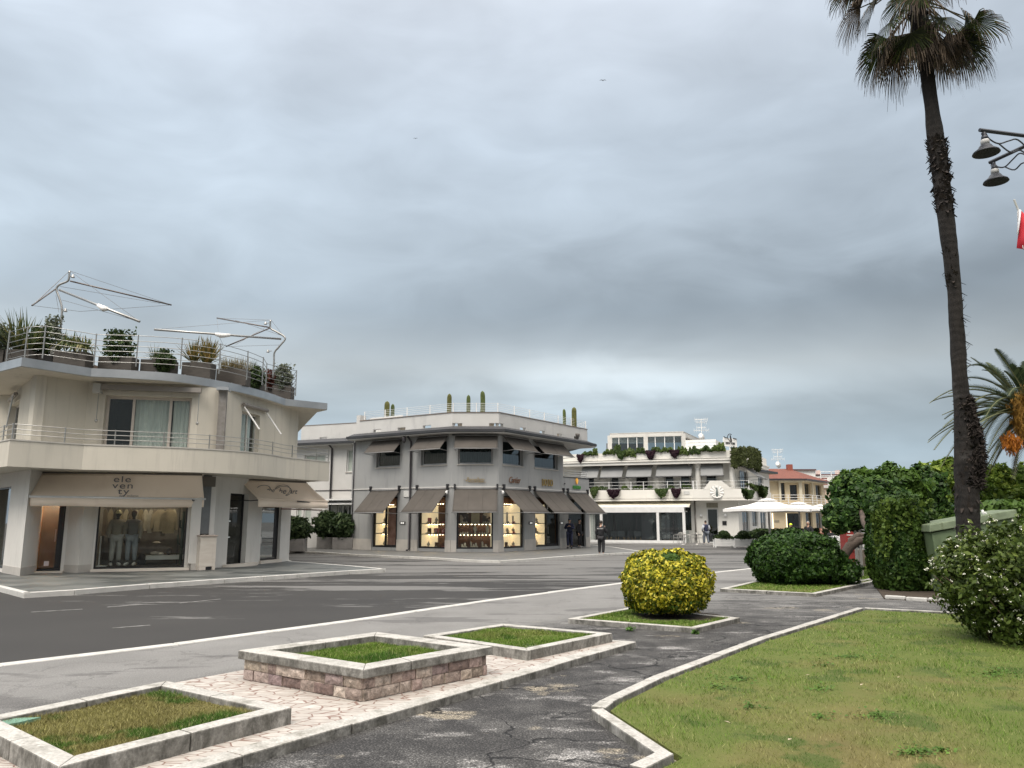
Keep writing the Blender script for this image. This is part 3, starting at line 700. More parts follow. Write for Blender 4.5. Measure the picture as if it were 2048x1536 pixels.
_c = mixc(nt, rampn(nt, noisen(nt, _v, 6, 7, .7), [(.56, 0.0), (.68, .85)]), _c, (.09, .075, .06))
nt.links.new(_c, b.inputs['Base Color']); b.inputs['Roughness'].default_value = .8; bumpn(nt, b, noisen(nt, _v, 22, 8, .7, .6), 1.0, .03)
wc = shrink(rc, .045); ih = (zt - .088 - PZ); mb = MB(); random.seed(11)
for i in range(4):
    F = Fac(wc[i], wc[(i + 1) % 4])
    if F.n.dot(Vector(wc[i]) - cc) < 0: F = Fac(wc[(i + 1) % 4], wc[i])
    for row in range(2):
        z0 = PZ + row * ih / 2 + .002; z1 = PZ + (row + 1) * ih / 2 - .003
        s = .012
        while s < F.L - .02:
            w = min(random.uniform(.13, .30), F.L - .012 - s)
            if F.L - s - w < .07: w = F.L - .012 - s
            k = random.uniform(-.006, .020); o = len(mb.v)
            mb.obox(F, s + .003, s + w - .003, -.06, k, z0, z1)
            # pitch the face: push a centre point out
            ctr = F.p(s + w / 2 + random.uniform(-.03, .03), k + random.uniform(.008, .022), (z0 + z1) / 2 + random.uniform(-.01, .02))
            fs = F.p(s + .003, k, z0), F.p(s + w - .003, k, z0), F.p(s + w - .003, k, z1), F.p(s + .003, k, z1)
            o2 = len(mb.v); mb.v.extend(fs + (ctr,)); mb.f.extend([(o2, o2 + 1, o2 + 4), (o2 + 1, o2 + 2, o2 + 4), (o2 + 2, o2 + 3, o2 + 4), (o2 + 3, o2, o2 + 4)])
            s += w
mb.build('stone_wall', stone_m, rp)
MB().prism(shrink(rc, .10), PZ - .01, zt - .092).build('soil', lush_g, rp)
o = np_mesh('grass', blades(shrink(rc, .24), zt - .095, 36000, .032, .006), 3, lush_b, rp); o['kind'] = 'stuff'
# weeds along the podium edge
wd = []
for px, py in [(690, 1437), (655, 1472 - 20), (575, 1474), (470, 1503), (905, 1385), (1020, 1356), (985, 1366), (1100, 1335), (1165, 1318), (1390, 1268), (1260, 1262)]:
    x, y = G(px, py, .05); k = 60
    for i in range(k): wd.append((x + random.gauss(0, .03), y + random.gauss(0, .03), .055 + random.random() * .05))
wd = np.array(wd)
tag(np_mesh('weeds', leaves_at(wd, .028, np.tile([0, 0, 1.0], (len(wd), 1)), 2.2, .9), 4, leafm('weed_leaf', [(0, (.05, .12, .02)), (1, (.12, .22, .05))], trans=.15)), 'small weeds growing along the edge of the podium', 'weeds', kind='stuff')
# beds at the right: bare soil behind a white kerb, grass strip further back
bk = [G(1768, 1191, .13), G(1900, 1198.5, .13), (14, 17.0)]
bed = bk + [(30, 16.5), (30, 34), (12.5, 30.0), G(1742, 1160, .10)]
struct(MB().prism(bed, -.02, .075), 'soil_bed', soil)
mb = MB(); F = Fac(bk[0], bk[1])
for i in range(3): mb.obox(F, F.L * i / 3 + .01, F.L * (i + 1) / 3 - .01, -.12, .02 * math.sin(i * 2), .04, .135 - .01 * (i == 1))
F = Fac(bk[1], bk[2]); mb.obox(F, .01, F.L, -.12, 0, .04, .13)
struct(mb, 'bed_kerb', kerb_w, bevel=.02)
gs = [G(1700, 1166, .1), G(1752, 1153, .1), G(1790, 1130, .1), G(1740, 1120, .1), G(1695, 1140, .1)]
struct(MB().prism(gs, -.02, .10), 'grass_strip', lawn_g)
g = blades(gs, .098, 9000, .05, .010)
tag(np_mesh('grass', g, 3, lawn_b), 'strip of grass between the dark bush and the tall hedge', 'grass', kind='stuff')
F = Fac(G(1690, 1170, .12), G(1753, 1156, .12)); struct(MB().obox(F, 0, F.L, -.13, 0, .04, .125), 'strip_kerb', marble, bevel=.01)
# ================================================================== BUILDING HELPERS
def room(F, s0, s1, z0, z1, depth, m, parent, t=.28, name='interior', floor=None):
    mb = MB(); P = F.p
    mb.quad(P(s0, -depth, z0), P(s1, -depth, z0), P(s1, -depth, z1), P(s0, -depth, z1))
    mb.quad(P(s0, -t, z0), P(s0, -depth, z0), P(s0, -depth, z1), P(s0, -t, z1))
    mb.quad(P(s1, -depth, z0), P(s1, -t, z0), P(s1, -t, z1), P(s1, -depth, z1))
    mb.quad(P(s0, -depth, z1), P(s1, -depth, z1), P(s1, -t, z1), P(s0, -t, z1))
    mb.quad(P(s1, -depth, z0), P(s0, -depth, z0), P(s0, -t, z0), P(s1, -t, z0))
    return mb.build(name, m, parent)
def frame_ring(mb, F, s0, s1, z0, z1, w, d0, d1, sill=None):
    sw = sill or w
    mb.obox(F, s0, s0 + w, d0, d1, z0, z1); mb.obox(F, s1 - w, s1, d0, d1, z0, z1)
    mb.obox(F, s0 + w, s1 - w, d0, d1, z1 - w, z1); mb.obox(F, s0 + w, s1 - w, d0, d1, z0, z0 + sw)
def curtain(F, s0, s1, z0, z1, d, m, parent, amp=.035, wl_=.14, name='curtain'):
    mb = MB(); n = max(4, int((s1 - s0) / wl_ * 5)); top = []; bot = []
    for i in range(n + 1):
        s = s0 + (s1 - s0) * i / n; dd = d + amp * math.sin(s / wl_ * 6.283) + amp * .4 * math.sin(s * 17)
        top.append(F.p(s, dd, z1)); bot.append(F.p(s, dd, z0))
    mb.add(bot + top, [(i, i + 1, i + n + 2, i + n + 1) for i in range(n)])
    o = mb.build(name, m, parent, smooth=True); return o
def window(F, s0, s1, z0, z1, parent, fm, gm, recess=.16, w=.07, mull=(), inner=dark_in, cur=None, depth=1.2, sill_m=None, name='window', extra_w=0.0, curs=None):
    """frame (a part) with pane, sill, curtain as its sub-parts"""
    mb = MB(); frame_ring(mb, F, s0 + .004, s1 - .004, z0 + .004, z1 - .004, w, -recess - .06, -recess)
    for f in mull:
        sc = s0 + (s1 - s0) * f; mb.obox(F, sc - w * .5, sc + w * .5, -recess - .055, -recess + .004, z0 + w, z1 - w)
    fr = mb.build(name, fm, parent)
    MB().obox(F, s0 + w * .5, s1 - w * .5, -recess - .035, -recess - .025, z0 + w * .5, z1 - w * .5).build('pane', gm, fr)
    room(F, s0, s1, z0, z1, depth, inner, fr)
    if cur is not None:
        for a, b in (curs or [(0.02, .98)]): curtain(F, s0 + (s1 - s0) * a, s0 + (s1 - s0) * b, z0 + .03, z1 - .03, -recess - .2, cur, fr)
    if sill_m: MB().obox(F, s0 - .05, s1 + .05, -recess, .05, z0 - .05, z0 + .002).build('sill', sill_m, fr)
    return fr
def railing(path, z0, h, parent, m, posts, nr=3, r=.018, pr=.024, top=.1, name='railing', closed=False, flat=False):
    """rails follow the path; posts are sub-parts"""
    mb = MB()
    for i in range(nr):
        z = z0 + h - (h - top) * i / max(nr - 1, 1) if nr > 1 else z0 + h
        mb.tube([(p[0], p[1], z) for p in path], r, 5)
    rl = mb.build(name, m, parent, smooth=True)
    for p in posts:
        q = MB()
        if flat: q.box(p[0] - pr, p[0] + pr, p[1] - pr, p[1] + pr, z0, z0 + h + .03)
        else: q.tube([(p[0], p[1], z0), (p[0], p[1], z0 + h + .03)], pr, 6)
        q.build('post', m, rl)
    return rl
def awning(F, s0, s1, zt, zb, proj, fabric, parent, arm_m, val=0.0, bar_m=None, name='awning', d0=.03, wav=.012, arms=True, over=.0, brackets=True, seams=2):
    """sloping cloth: awning > front_bar, arm, valance, roller_case"""
    mb = MB(); ns, nd = 14, 6; vs = []
    for j in range(nd + 1):
        for i in range(ns + 1):
            a = i / ns; b = j / nd
            dz = -wav * math.sin(math.pi * b) * (1 + .6 * math.sin(a * 9.0 + s0 * 3)) * 1.2
            vs.append(F.p(s0 + (s1 - s0) * a, d0 + proj * b, zt + (zb - zt) * b + dz))
    fs = []
    for j in range(nd):
        for i in range(ns):
            a = j * (ns + 1) + i; fs.append((a, a + ns + 1, a + ns + 2, a + 1))
    mb.add(vs, fs)
    # a slightly thick edge, seams as raised strips
    cl = mb.build(name, fabric, parent, smooth=True)
    so = cl.modifiers.new('thick', 'SOLIDIFY'); so.thickness = .008
    q = MB()
    for k in range(1, seams + 1):
        s = s0 + (s1 - s0) * k / (seams + 1)
        pts = []
        for j in range(nd + 1):
            b = j / nd; a = k / (seams + 1); dz = -wav * math.sin(math.pi * b) * (1 + .6 * math.sin(a * 9.0 + s0 * 3)) * 1.2
            pts.append(F.p(s, d0 + proj * b, zt + (zb - zt) * b + dz + .006))
        q.tube(pts, .008, 4)
    if seams: q.build('seam', fabric, cl)
    bm = bar_m or arm_m
    MB().tube([F.p(s0 - .04, d0 + proj, zb), F.p(s1 + .04, d0 + proj, zb)], .028, 8).build('front_bar', bm, cl, smooth=True)
    MB().tube([F.p(s0, .05, zt - .0), F.p(s1, .05, zt)], .05, 8).build('roller', arm_m, cl, smooth=True)
    if val:
        m2 = MB(); n = 24; top = []; bot = []
        for i in range(n + 1):
            a = i / n; w = .02 * math.sin(a * 13 + s0) ; top.append(F.p(s0 + (s1 - s0) * a, d0 + proj + .005, zb - .02)); bot.append(F.p(s0 + (s1 - s0) * a, d0 + proj + .005 + w, zb - val + .008 * math.sin(a * 9)))
        m2.add(bot + top, [(i, i + 1, i + n + 2, i + n + 1) for i in range(n)]); v = m2.build('valance', fabric, cl, smooth=True)
        so = v.modifiers.new('thick', 'SOLIDIFY'); so.thickness = .006
    if arms:
        for s in (s0 + .03, s1 - .03):
            MB().tube([F.p(s, .02, zb - .05), F.p(s, d0 + proj, zb)], .016, 6).build('arm', bm, cl)
    return cl
def downpipe(pts, r, m, parent):
    return MB().tube(pts, r, 8).build('downpipe', m, parent, smooth=True)

# ================================================================== LEFT CORNER SHOP BUILDING (cream, curved)
SW = .12
B1 = thing('shop_building', (-13, 30, SW), 'cream two storey corner building with a curved balcony and a planted roof terrace, left', 'building')
# ---- upper storey wall line
up_pts = [G(0, 770, 6.35), G(74.7, 749, 6.35), G(178, 764, 6.35)]
uw = [(-18.5, 28.2), up_pts[0], up_pts[1], up_pts[2]]
cv = [up_pts[2], G(205, 767, 6.35), G(400, 772, 6.35), G(441, 776, 6.35), G(500, 790, 6.35), G(531, 803, 6.35), G(598, 822, 6.35)]
uwall_F = [Fac(uw[0], uw[1]), Fac(uw[1], uw[2]), Fac(uw[2], uw[3])]
mb = MB()
ZU0, ZU1 = 3.42, 6.34
# left part with its blue-grey window
FL0 = Fac((-18.5, 28.4), up_pts[1])
sa, _ = FL0.at(29, 900); opL = (max(sa - 2.3, .2), sa, 3.9, 5.9)
panel(mb, FL0, 0, FL0.L, ZU0, ZU1, [opL])
FN = Fac(up_pts[1], up_pts[2]); panel(mb, FN, 0, FN.L, ZU0, ZU1, [])
W1 = Fac(cv[0], cv[2]); a1 = W1.sx(214, 800, -.2); b1 = W1.sx(386, 800, -.2)
a1 = max(a1, .25); panel(mb, W1, 0, W1.L, ZU0, ZU1, [(a1, b1, 3.45, 5.93)], .32)
rest = smooth_path([cv[2], cv[3], cv[4], cv[5]], 3)
for i in range(len(rest) - 1):
    F = Fac(rest[i], rest[i + 1])
W2 = Fac(cv[3], cv[5]); a2 = W2.sx(476, 880, -.1); b2 = W2.sx(513, 880, -.1)
F = Fac(cv[2], cv[3]); panel(mb, F, 0, F.L, ZU0, ZU1, [])
panel(mb, W2, 0, W2.L, ZU0, ZU1, [(a2, b2, 3.45, 5.75)], .28)
FE = Fac(cv[5], cv[6]); panel(mb, FE, 0, FE.L, ZU0, ZU1, [])
# hidden sides and back
bk_pts = [cv[6], (-13.2, 46), (-24, 46), (-24, 28.4), (-18.5, 28.4)]
for p, q in zip(bk_pts[:-1], bk_pts[1:]):
    mb.quad((*q, 3.4), (*p, 3.4), (*p, ZU1), (*q, ZU1))
bl_pts = [(-9.28, 33.2), (-13.3, 46), (-24, 46), (-24, 31.5)]
for p, q in zip(bl_pts[:-1], bl_pts[1:]): mb.quad((*q, 0), (*p, 0), (*p, 3.4), (*q, 3.4))
mb.build('upper_wall', plaster, B1)
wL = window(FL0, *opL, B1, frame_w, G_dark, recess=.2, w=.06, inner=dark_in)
MB().obox(FL0, opL[0] + .06, opL[1] - .06, -.34, -.32, 3.95, 5.85).build('roller_blind', mat('blue_grey_blind', (.22, .26, .29), (.2, .24, .27), 3, .7), wL)
# big three part window
sA = W1.sx(217, 830, -.25); sB = W1.sx(383, 830, -.25)
mA = (W1.sx(267, 830, -.25) - a1) / (b1 - a1); mB_ = (W1.sx(341, 830, -.25) - a1) / (b1 - a1)
window(W1, a1, b1, 3.45, 5.93, B1, mat('beige_window_frame', (.52, .47, .42), (.48, .43, .38), 4, .5), G_cur, recess=.22, w=.085, mull=(mA, mB_), inner=dark_in, cur=curtain_m, curs=[(mA + .01, mB_ - .02), (mB_ + .02, .99)], depth=1.6)
window(W2, a2, b2, 3.45, 5.75, B1, frame_w, G_cur, recess=.16, w=.06, mull=(.5,), cur=curtain_m, curs=[(.05, .95)])
# ---- roof slab with zinc fascia
rp_ = [(-23, 33.5), G(0, 726.5, 6.62), G(44, 715, 6.62), G(183, 737, 6.62)] + [tuple(p) for p in smooth_path([G(183, 737, 6.62), G(276, 742, 6.62), G(360, 749, 6.62), G(465, 767, 6.62), G(531, 784, 6.62), G(571, 798, 6.62)], 9)[1:]] + [G(655, 807, 6.62)]
rb = [(-8.35, 33.1), (-13.2, 46), (-24, 46)]
MB().prism(offset(rp_, -.03) + rb, 6.34, 6.36).build('soffit', plaster, B1)
MB().prism(offset(rp_, -.05) + rb, 6.365, 6.60).build('roof_slab', mat('roof_gravel', (.12, .12, .12), (.2, .2, .19), 8, .9), B1)
MB().ring(rp_, -.05, 0.0, 6.36, 6.63).build('fascia', zinc, B1)
inner = offset(rp_[1:], -.42)
MB().ring(inner, -.10, 0, 6.60, 6.69).build('roof_kerb', mat('dark_roof_edge', (.10, .10, .10), (.16, .16, .16), 5, .7), B1)
q = MB(); rs = resample(rp_[3:], .95)
for i in range(1, len(rs) - 1):
    F = Fac(rs[i], rs[i + 1]); q.tube([F.p(0, -.40, 6.66), F.p(0.02, -.02, 6.635)], .012, 4)
q.build('seam', zinc, B1)
# terrace railing (zig zag round the plants)
rail_px = [(0, 731), (12.5, 724), (49, 716), (85, 714), (187.5, 728.5), (272, 730.5), (360.5, 735.5), (437.7, 745), (493, 757.5), (524, 768)]
rl = [G(*a, 6.64) for a in rail_px]
rl2 = [rl[3]] + [tuple(p) for p in smooth_path(rl[4:], 3)]
endp = [G(531, 778, 6.64), G(591, 790, 6.64)]
railing([(-20, 31.5), rl[1], rl[2], rl[3]], 6.60, 1.0, B1, steel, [rl[1], rl[2], rl[3]], 6, .011, .02, .12)
railing(rl2, 6.60, 1.0, B1, steel, rl[4:], 6, .011, .02, .12)
railing([rl[-1], endp[0], endp[1], (endp[1][0] - .9, endp[1][1] + 2.2)], 6.60, 1.0, B1, steel, endp, 6, .011, .02, .12)
# ---- balcony parapet
bp = [(-18.6, 26.6), G(0, 883, 4.12), G(20, 879, 4.12), G(168, 889, 4.12)] + [tuple(p) for p in smooth_path([G(168, 889, 4.12), G(260, 892, 4.12), G(370, 896, 4.12), G(470, 902, 4.12), G(530, 908, 4.12), G(573, 915, 4.12)], 9)[1:]] + [G(659, 924, 4.12)]
MB().ring(bp, -.14, 0, 3.34, 4.10).build('balcony_parapet', plaster, B1)
MB().ring(bp, -.16, .02, 4.10, 4.14).build('parapet_coping', mat('parapet_cap', (.50, .48, .44), (.44, .42, .38), 4, .7), B1)
MB().prism(offset(bp, -.02) + [(-8.4, 32.7), (-12.2, 38), (-24, 36), (-24, 30)], 3.36, 3.44).build('balcony_slab', plaster, B1)
br = offset(bp, -.07); pp = [br[1]] + resample(br[2:], 1.42) + [br[-1]]
railing(br, 4.13, .46, B1, steel, pp, 3, .013, .02, .17)
# downpipe with hopper, roller cassettes, open awning arms
wp = Vector(W2.xy(-.05, .16)); bx = Fac((wp.x - .13, wp.y), (wp.x + .13, wp.y + .05))
MB().obox(bx, 0, .25, -.1, .12, 4.0, 6.28).build('downpipe', bronze_pipe, B1)
MB().obox(bx, -.06, .34, -.1, .35, 6.22, 6.33).build('rain_hopper', zinc, B1)
mb = MB(); ca = W1.sx(197, 765, .25); cb = W1.sx(403, 770, .25)
MB().obox(W1, ca, cb, .10, .30, 6.08, 6.24).build('awning_cassette', mat('cassette_metal', (.27, .25, .23), (.24, .22, .2), 3, .5, metal=.3), B1)
MB().obox(W1, ca - .14, ca + .1, .05, .35, 5.95, 6.26).build('cassette_bracket', mat('bracket_grey', (.45, .45, .43), (.42, .42, .4), 3, .5), B1)
for s in (ca + .02, cb - .06):
    q = MB(); q.tube([W1.p(s, .2, 6.1), W1.p(s, .2, 5.08)], .012, 5); q.ell(W1.p(s, .2, 5.03), (.05, .05, .06), 8, 6); q.build('crank_rod', steel, B1)
c2a = W2.sx(497, 793, .3); c2b = W2.sx(548, 818, .5)
q = MB().tube([W2.p(a2 - .1, .1, 5.98), W2.p(b2 + .35, .1, 5.98)], .07, 8); q.build('awning_cassette', mat('cassette_metal', (.27,) * 3), B1)
for s in (a2 - .05, b2 + .3):
    MB().tube([W2.p(s, .1, 5.9), W2.p(s, .75, 5.05)], .028, 6).build('awning_arm', white_metal, B1)
q = MB().tube([FL0.p(sa - 1.2, .15, 5.98), FL0.p(sa + .1, .15, 6.06)], .07, 8); q.build('awning_cassette', mat('cassette_metal', (.27,) * 3), B1)
MB().tube([FL0.p(sa - .1, .2, 6.0), FL0.p(sa - .1, .3, 4.9)], .02, 6).build('crank_rod', steel, B1)
# ---- ground floor
P3, P7 = (-15.45, 25.75), (-10.85, 27.55); P8 = (-10.4, 29.0); P9 = (-9.28, 33.2)
P2 = (-15.0, 24.42); PL = (-16.5, 25.95)
g0 = Fac(P3, P7); ZG = 3.36
dA, dB = g0.sx(70, 1060), g0.sx(128, 1060); wA, wB = g0.sx(193, 1060), g0.sx(373, 1060)
mb = MB()
panel(mb, g0, 0, g0.L, SW, ZG, [(dA, dB, SW, 2.95), (wA, wB, SW + .08, 2.95)], .2)
# splayed pillars standing proud of the glass line
MB().prism([P2, (P3[0] + .14, P3[1] - .04), (P3[0] - .2, P3[1] + .6), PL], SW + .24, ZG).build('corner_pillar', plaster_w, B1)
MB().prism([(P2[0] + .012, P2[1] - .025), (P3[0] + .17, P3[1] - .05), (P3[0] - .2, P3[1] + .6), (PL[0] - .02, PL[1] - .02)], SW, SW + .24).build('pillar_plinth', plinth, B1)
s1, s2, s3 = g0.sx(133, 1080, .0), g0.sx(161, 1080, .45), g0.sx(186, 1080, .1)
MB().prism([g0.xy(s1, .0), g0.xy(s2, .40), g0.xy(s3, .02), g0.xy(s3, -.1), g0.xy(s1, -.1)], SW + .24, ZG).build('pillar', plaster_w, B1)
MB().prism([g0.xy(s1, .01), g0.xy(s2, .42), g0.xy(s3 + .01, .03), g0.xy(s3, -.1), g0.xy(s1, -.1)], SW, SW + .24).build('pillar_plinth', plinth, B1)
s4, s5 = g0.sx(377, 1080), g0.L
MB().prism([g0.xy(s4, .0), g0.xy(s4 + .03, .25), g0.xy(s5 + .02, .25), g0.xy(s5 + .02, -.1), g0.xy(s4, -.1)], SW + .22, ZG).build('pillar', plaster_w, B1)
MB().prism([g0.xy(s4 + .1, .0), g0.xy(s4 + .13, .26), g0.xy(s5 + .02, .26), g0.xy(s5 + .02, -.1), g0.xy(s4, -.1)], SW, SW + .22).build('pillar_plinth', plinth, B1)
MB().obox(g0, dA - .1, dB + .1, -.12, .22, SW, SW + .05).build('door_step', travert, B1)
MB().obox(g0, wA - .06, wB + .18, -.12, .24, SW, SW + .075).build('window_step', travert, B1)
# wall between the pipe and the corner door
g1 = Fac((-10.83, 27.75), P8); panel(mb, g1, 0, g1.L, SW, ZG, [])
g2 = Fac(P8, P9)
eA, eB = g2.sx(449, 1060, -.15), g2.sx(487, 1060, -.15); fA, fB = g2.sx(518, 1060, -.1), g2.sx(557, 1060, -.1)
eA = max(eA, .06)
panel(mb, g2, 0, g2.L, SW, ZG, [(eA, eB, SW, 2.78), (fA, fB, SW + .1, 2.9)], .30)
FLs = Fac((-21, 30.6), PL); panel(mb, FLs, 0, FLs.L, SW, ZG, [(FLs.L - 3.4, FLs.L - .12, SW + .1, 2.9)], .2)
mb.build('lower_wall', plaster_w, B1)
window(FLs, FLs.L - 3.4, FLs.L - .12, SW + .1, 2.9, B1, black_frame, G_shop, recess=.1, w=.05, inner=mid_in, depth=2, name='shop_window')
amber = mat('amber_interior', (.62, .27, .05), (.30, .12, .03), 1.2, .8)
dr = window(g0, dA, dB, SW + .05, 2.93, B1, black_frame, G_clear, recess=.10, w=.06, inner=amber, depth=2.4, name='shop_door')
MB().obox(g0, dB - .2, dB - .07, -.17, -.10, SW + .12, 2.86).build('door_leaf', black_frame, dr)
MB().tube([g0.p(dB - .24, -.06, 1.1), g0.p(dB - .24, -.06, 1.5)], .014, 6).build('handle', steel, dr)
MB().obox(g0, dA + .07, dB - .25, -1.9, -1.4, SW + .1, 1.1).build('counter', mat('dark_wood', (.10, .05, .025), (.06, .03, .015), 4, .5), dr)
MB().obox(g0, dB - .5, dB - .36, -.125, -.12, .33, .48).build('notice', mat('paper', (.6, .62, .65)), dr)
q = MB().obox(g0, dA + .3, dA + .42, -1.2, -.9, 2.72, 2.76); q.build('fill_light', emit('warm_fill', (1, .84, .62), 110), dr)  # added lamp that brightens the room behind the door
sh = mat('shop_back_wall', (.15, .125, .10), (.30, .28, .25), .9, .85)
sw = window(g0, wA, wB, SW + .08, 2.93, B1, black_frame, G_clear, recess=.06, w=.045, inner=sh, depth=2.6, name='shop_window')
MB().obox(g0, wA + .06, wB - .05, -2.4, -1.0, SW + .09, SW + .12).build('display_floor', mat('dark_floor', (.08, .06, .05), (.06, .05, .04), 3, .5), sw)
MB().obox(g0, (wA + wB) / 2 + .1, wB - .06, -1.9, -1.2, .42, .56).build('display_bench', white_metal, sw)
for s in (.3, .6, .85):
    ss = wA + (wB - wA) * s; MB().obox(g0, ss - .05, ss + .05, -1.2, -1.1, 2.86, 2.9).build('fill_light', emit('warm_fill', (1, .84, .62), 110), sw)  # added lamps, only there to brighten the window display
wn = window(g2, eA, eB, SW + .03, 2.76, B1, black_frame, G_shop, recess=.2, w=.05, inner=mat('dim_shop', (.10, .09, .075), (.05, .045, .04), 1), depth=2.0, name='glass_door')
for z in (1.15, 1.75): MB().obox(g2, eA + .1, eB - .2, -.9, -.6, z, z + .02).build('glass_shelf', emit('shelf_glow', (.8, .82, .8), .8), wn)
wn2 = window(g2, fA, fB, SW + .12, 2.88, B1, black_frame, glass('reflecting_glass', (.4, .55, .5), .3, .25), recess=.12, w=.06, inner=mat('green_dim', (.06, .09, .08), (.04, .06, .05), 1), depth=1.6, name='shop_window')
MB().obox(g2, fB - .28, fB - .06, -.2, -.13, SW + .2, 2.8).build('dark_panel', black_frame, wn2)
MB().obox(g2, fA - .05, fB + .03, -.12, .1, SW, SW + .11).build('window_step', travert, B1)
# curved marble step in front of the corner door
cs = g2.xy(eA + .55, -.1); mb = MB(); pts = []
for i in range(15):
    a = math.pi * i / 14; pts.append(g2.xy(eA + .75 - math.cos(a) * 1.0, .02 + math.sin(a) * .50))
mb.prism(pts, SW, SW + .09); mb.build('curved_step', travert, B1)
# gutter pipe over the stone box beside the entrance
pq = Fac((-10.95, 27.45), (-10.42, 27.95))
MB().obox(pq, .08, .40, .02, .16, 1.33, 3.34).build('downpipe', mat('grey_pipe_cover', (.16, .17, .175), (.12, .125, .13), 3, .4), B1)
MB().obox(pq, .02, .50, 0.0, .24, 2.95, 3.30).build('pipe_box', mat('brown_box', (.16, .14, .125), (.13, .12, .1), 3, .6), B1)
MB().obox(pq, .42, .60, -.1, .12, SW + .2, 3.30).build('pillar', plaster_w, B1)
# ---- stone box
sb = thing('stone_cabinet', (*pq.xy(.3, .3), SW), 'pale travertine cabinet standing against the cream building between its awnings', 'cabinet')
b0, b1_ = pq.sx(391, 1100, .5), pq.sx(432, 1100, .45)
b0, b1_ = -.02, .60
MB().obox(pq, b0 + .03, b1_ - .03, .10, .48, SW + .11, 1.24).build('body', travert, sb, bevel=.01)
MB().obox(pq, b0, b1_, .06, .52, 1.24, 1.29).build('top_slab', mat('brown_edge_stone', (.5, .42, .36), (.42, .35, .3), 4, .6), sb, bevel=.008)
MB().obox(pq, b0 + .03, b0 + .26, .10, .48, SW, SW + .11).build('foot', travert, sb); MB().obox(pq, b1_ - .14, b1_ - .03, .10, .48, SW, SW + .11).build('foot', travert, sb)
MB().obox(pq, b0 + .27, b1_ - .15, .42, .45, SW + .02, SW + .1).build('vent', darkmetal, sb)
# ---- awnings of the ground floor
tL, tR = G(69, 946, 3.30), G(404, 950, 3.30); bL, bR = G(61, 993, 2.52), G(408.5, 998, 2.52)
def cloth(Lt, Rt, Lb, Rb, zt, zb, fabric, parent, val, bar, name='awning', rods=()):
    ns, nd = 30, 10; vs = []
    for j in range(nd + 1):
        for i in range(ns + 1):
            a, b = i / ns, j / nd
            T = Vector(Lt).lerp(Vector(Rt), a); B = Vector(Lb).lerp(Vector(Rb), a); P = T.lerp(B, b)
            vs.append((P.x, P.y, zt + (zb - zt) * b - .02 * math.sin(math.pi * b) * (1 + .8 * math.sin(a * 21)) - .01 * math.sin(a * 33 + b * 3) * math.sin(math.pi * b)))
    fs = [(j * (ns + 1) + i, (j + 1) * (ns + 1) + i, (j + 1) * (ns + 1) + i + 1, j * (ns + 1) + i + 1) for j in range(nd) for i in range(ns)]
    cl = MB().add(vs, fs).build(name, fabric, parent, smooth=True); so = cl.modifiers.new('t', 'SOLIDIFY'); so.thickness = .008
    FB = Fac(Lb, Rb)
    MB().tube([FB.p(-.05, .01, zb), FB.p(FB.L + .05, .01, zb)], .035, 8).build('front_bar', bar, cl, smooth=True)
    top, bot = [], []; n = 50
    for i in range(n + 1):
        a = i / n; top.append(FB.p(FB.L * a, .015, zb - .03)); bot.append(FB.p(FB.L * a * .996 + .01, .015 + .03 * math.sin(a * 23) * math.sin(a * 5), zb - val + .015 * math.sin(a * 8)))
    v = MB().add(bot + top, [(i, i + 1, i + n + 2, i + n + 1) for i in range(n)]).build('valance', fabric, cl, smooth=True); so = v.modifiers.new('t', 'SOLIDIFY'); so.thickness = .006
    FT = Fac(Lt, Rt); MB().tube([FT.p(0, -.03, zt + .01), FT.p(FT.L, -.03, zt + .01)], .035, 8).build('roller', MATS['brown_box'], cl)
    for s in (.06, .94):
        p = Vector(FT.p(FT.L * s, -.35, zb - .05)); e = Vector(FB.p(FB.L * s, -.06, zb - .04)); MB().tube([p, (p + e) / 2 - Vector((0, 0, .03)), e], .02, 6).build('arm', darkmetal, cl)
    return cl
aw1 = cloth(tL, tR, bL, bR, 3.30, 2.52, awn_peach, B1, .30, white_metal)
t2L, t2R = G(481, 960, 3.30), G(613, 965, 3.30); b2L, b2R = G(516, 997, 2.60), G(655, 1002.5, 2.60)
aw2 = cloth(t2L, t2R, b2L, b2R, 3.30, 2.60, awn_peach, B1, .32, awn_peach)
MB().tube([(b2L[0] + .8, b2L[1] + .4, 2.22), (b2R[0] - .3, b2R[1] + .3, 2.22)], .03, 6).build('rod', mat('brown_rod', (.12, .06, .04)), aw2)
ink = mat('grey_ink', (.16, .15, .16), (.2, .19, .2), 9, .8)
def cloth_frame(Lt, Rt, Lb, Rb, zt, zb):
    T0, T1, B0, B1_ = Vector((*Lt, zt)), Vector((*Rt, zt)), Vector((*Lb, zb)), Vector((*Rb, zb))
    ux = (T1 - T0).normalized(); c = (T0 + T1) / 2; cb = (B0 + B1_) / 2; dn_ = (c - cb); uy = (dn_ - ux * dn_.dot(ux)).normalized(); w = ux.cross(uy)
    return T0, T1, B0, B1_, ux, uy, w
T0, T1, B0, Bq, ux, uy, w = cloth_frame(tL, tR, bL, bR, 3.30, 2.52)
def cp(a, b, off=.03): P = T0.lerp(T1, a).lerp(B0.lerp(Bq, a), b); return P + w * off
mb = MB()
for txt, b_, sz, wd_ in (('ele', .235, .36, 1.5), ('ven', .50, .36, 1.5), ('ty', .74, .36, 1.3)):
    text_on(mb, txt, sz, cp(.513, b_, .055), ux, uy, sx=1.15, sy=.8, extr=.003, spacing=1.15)
text_on(mb, 'boutique  milano', .10, cp(.513, .915, .05), ux, uy, sx=1.3, extr=.002)
lt = mb.build('lettering', ink, aw1)
T0, T1, B0, Bq, ux, uy, w = cloth_frame(t2L, t2R, b2L, b2R, 3.30, 2.60)
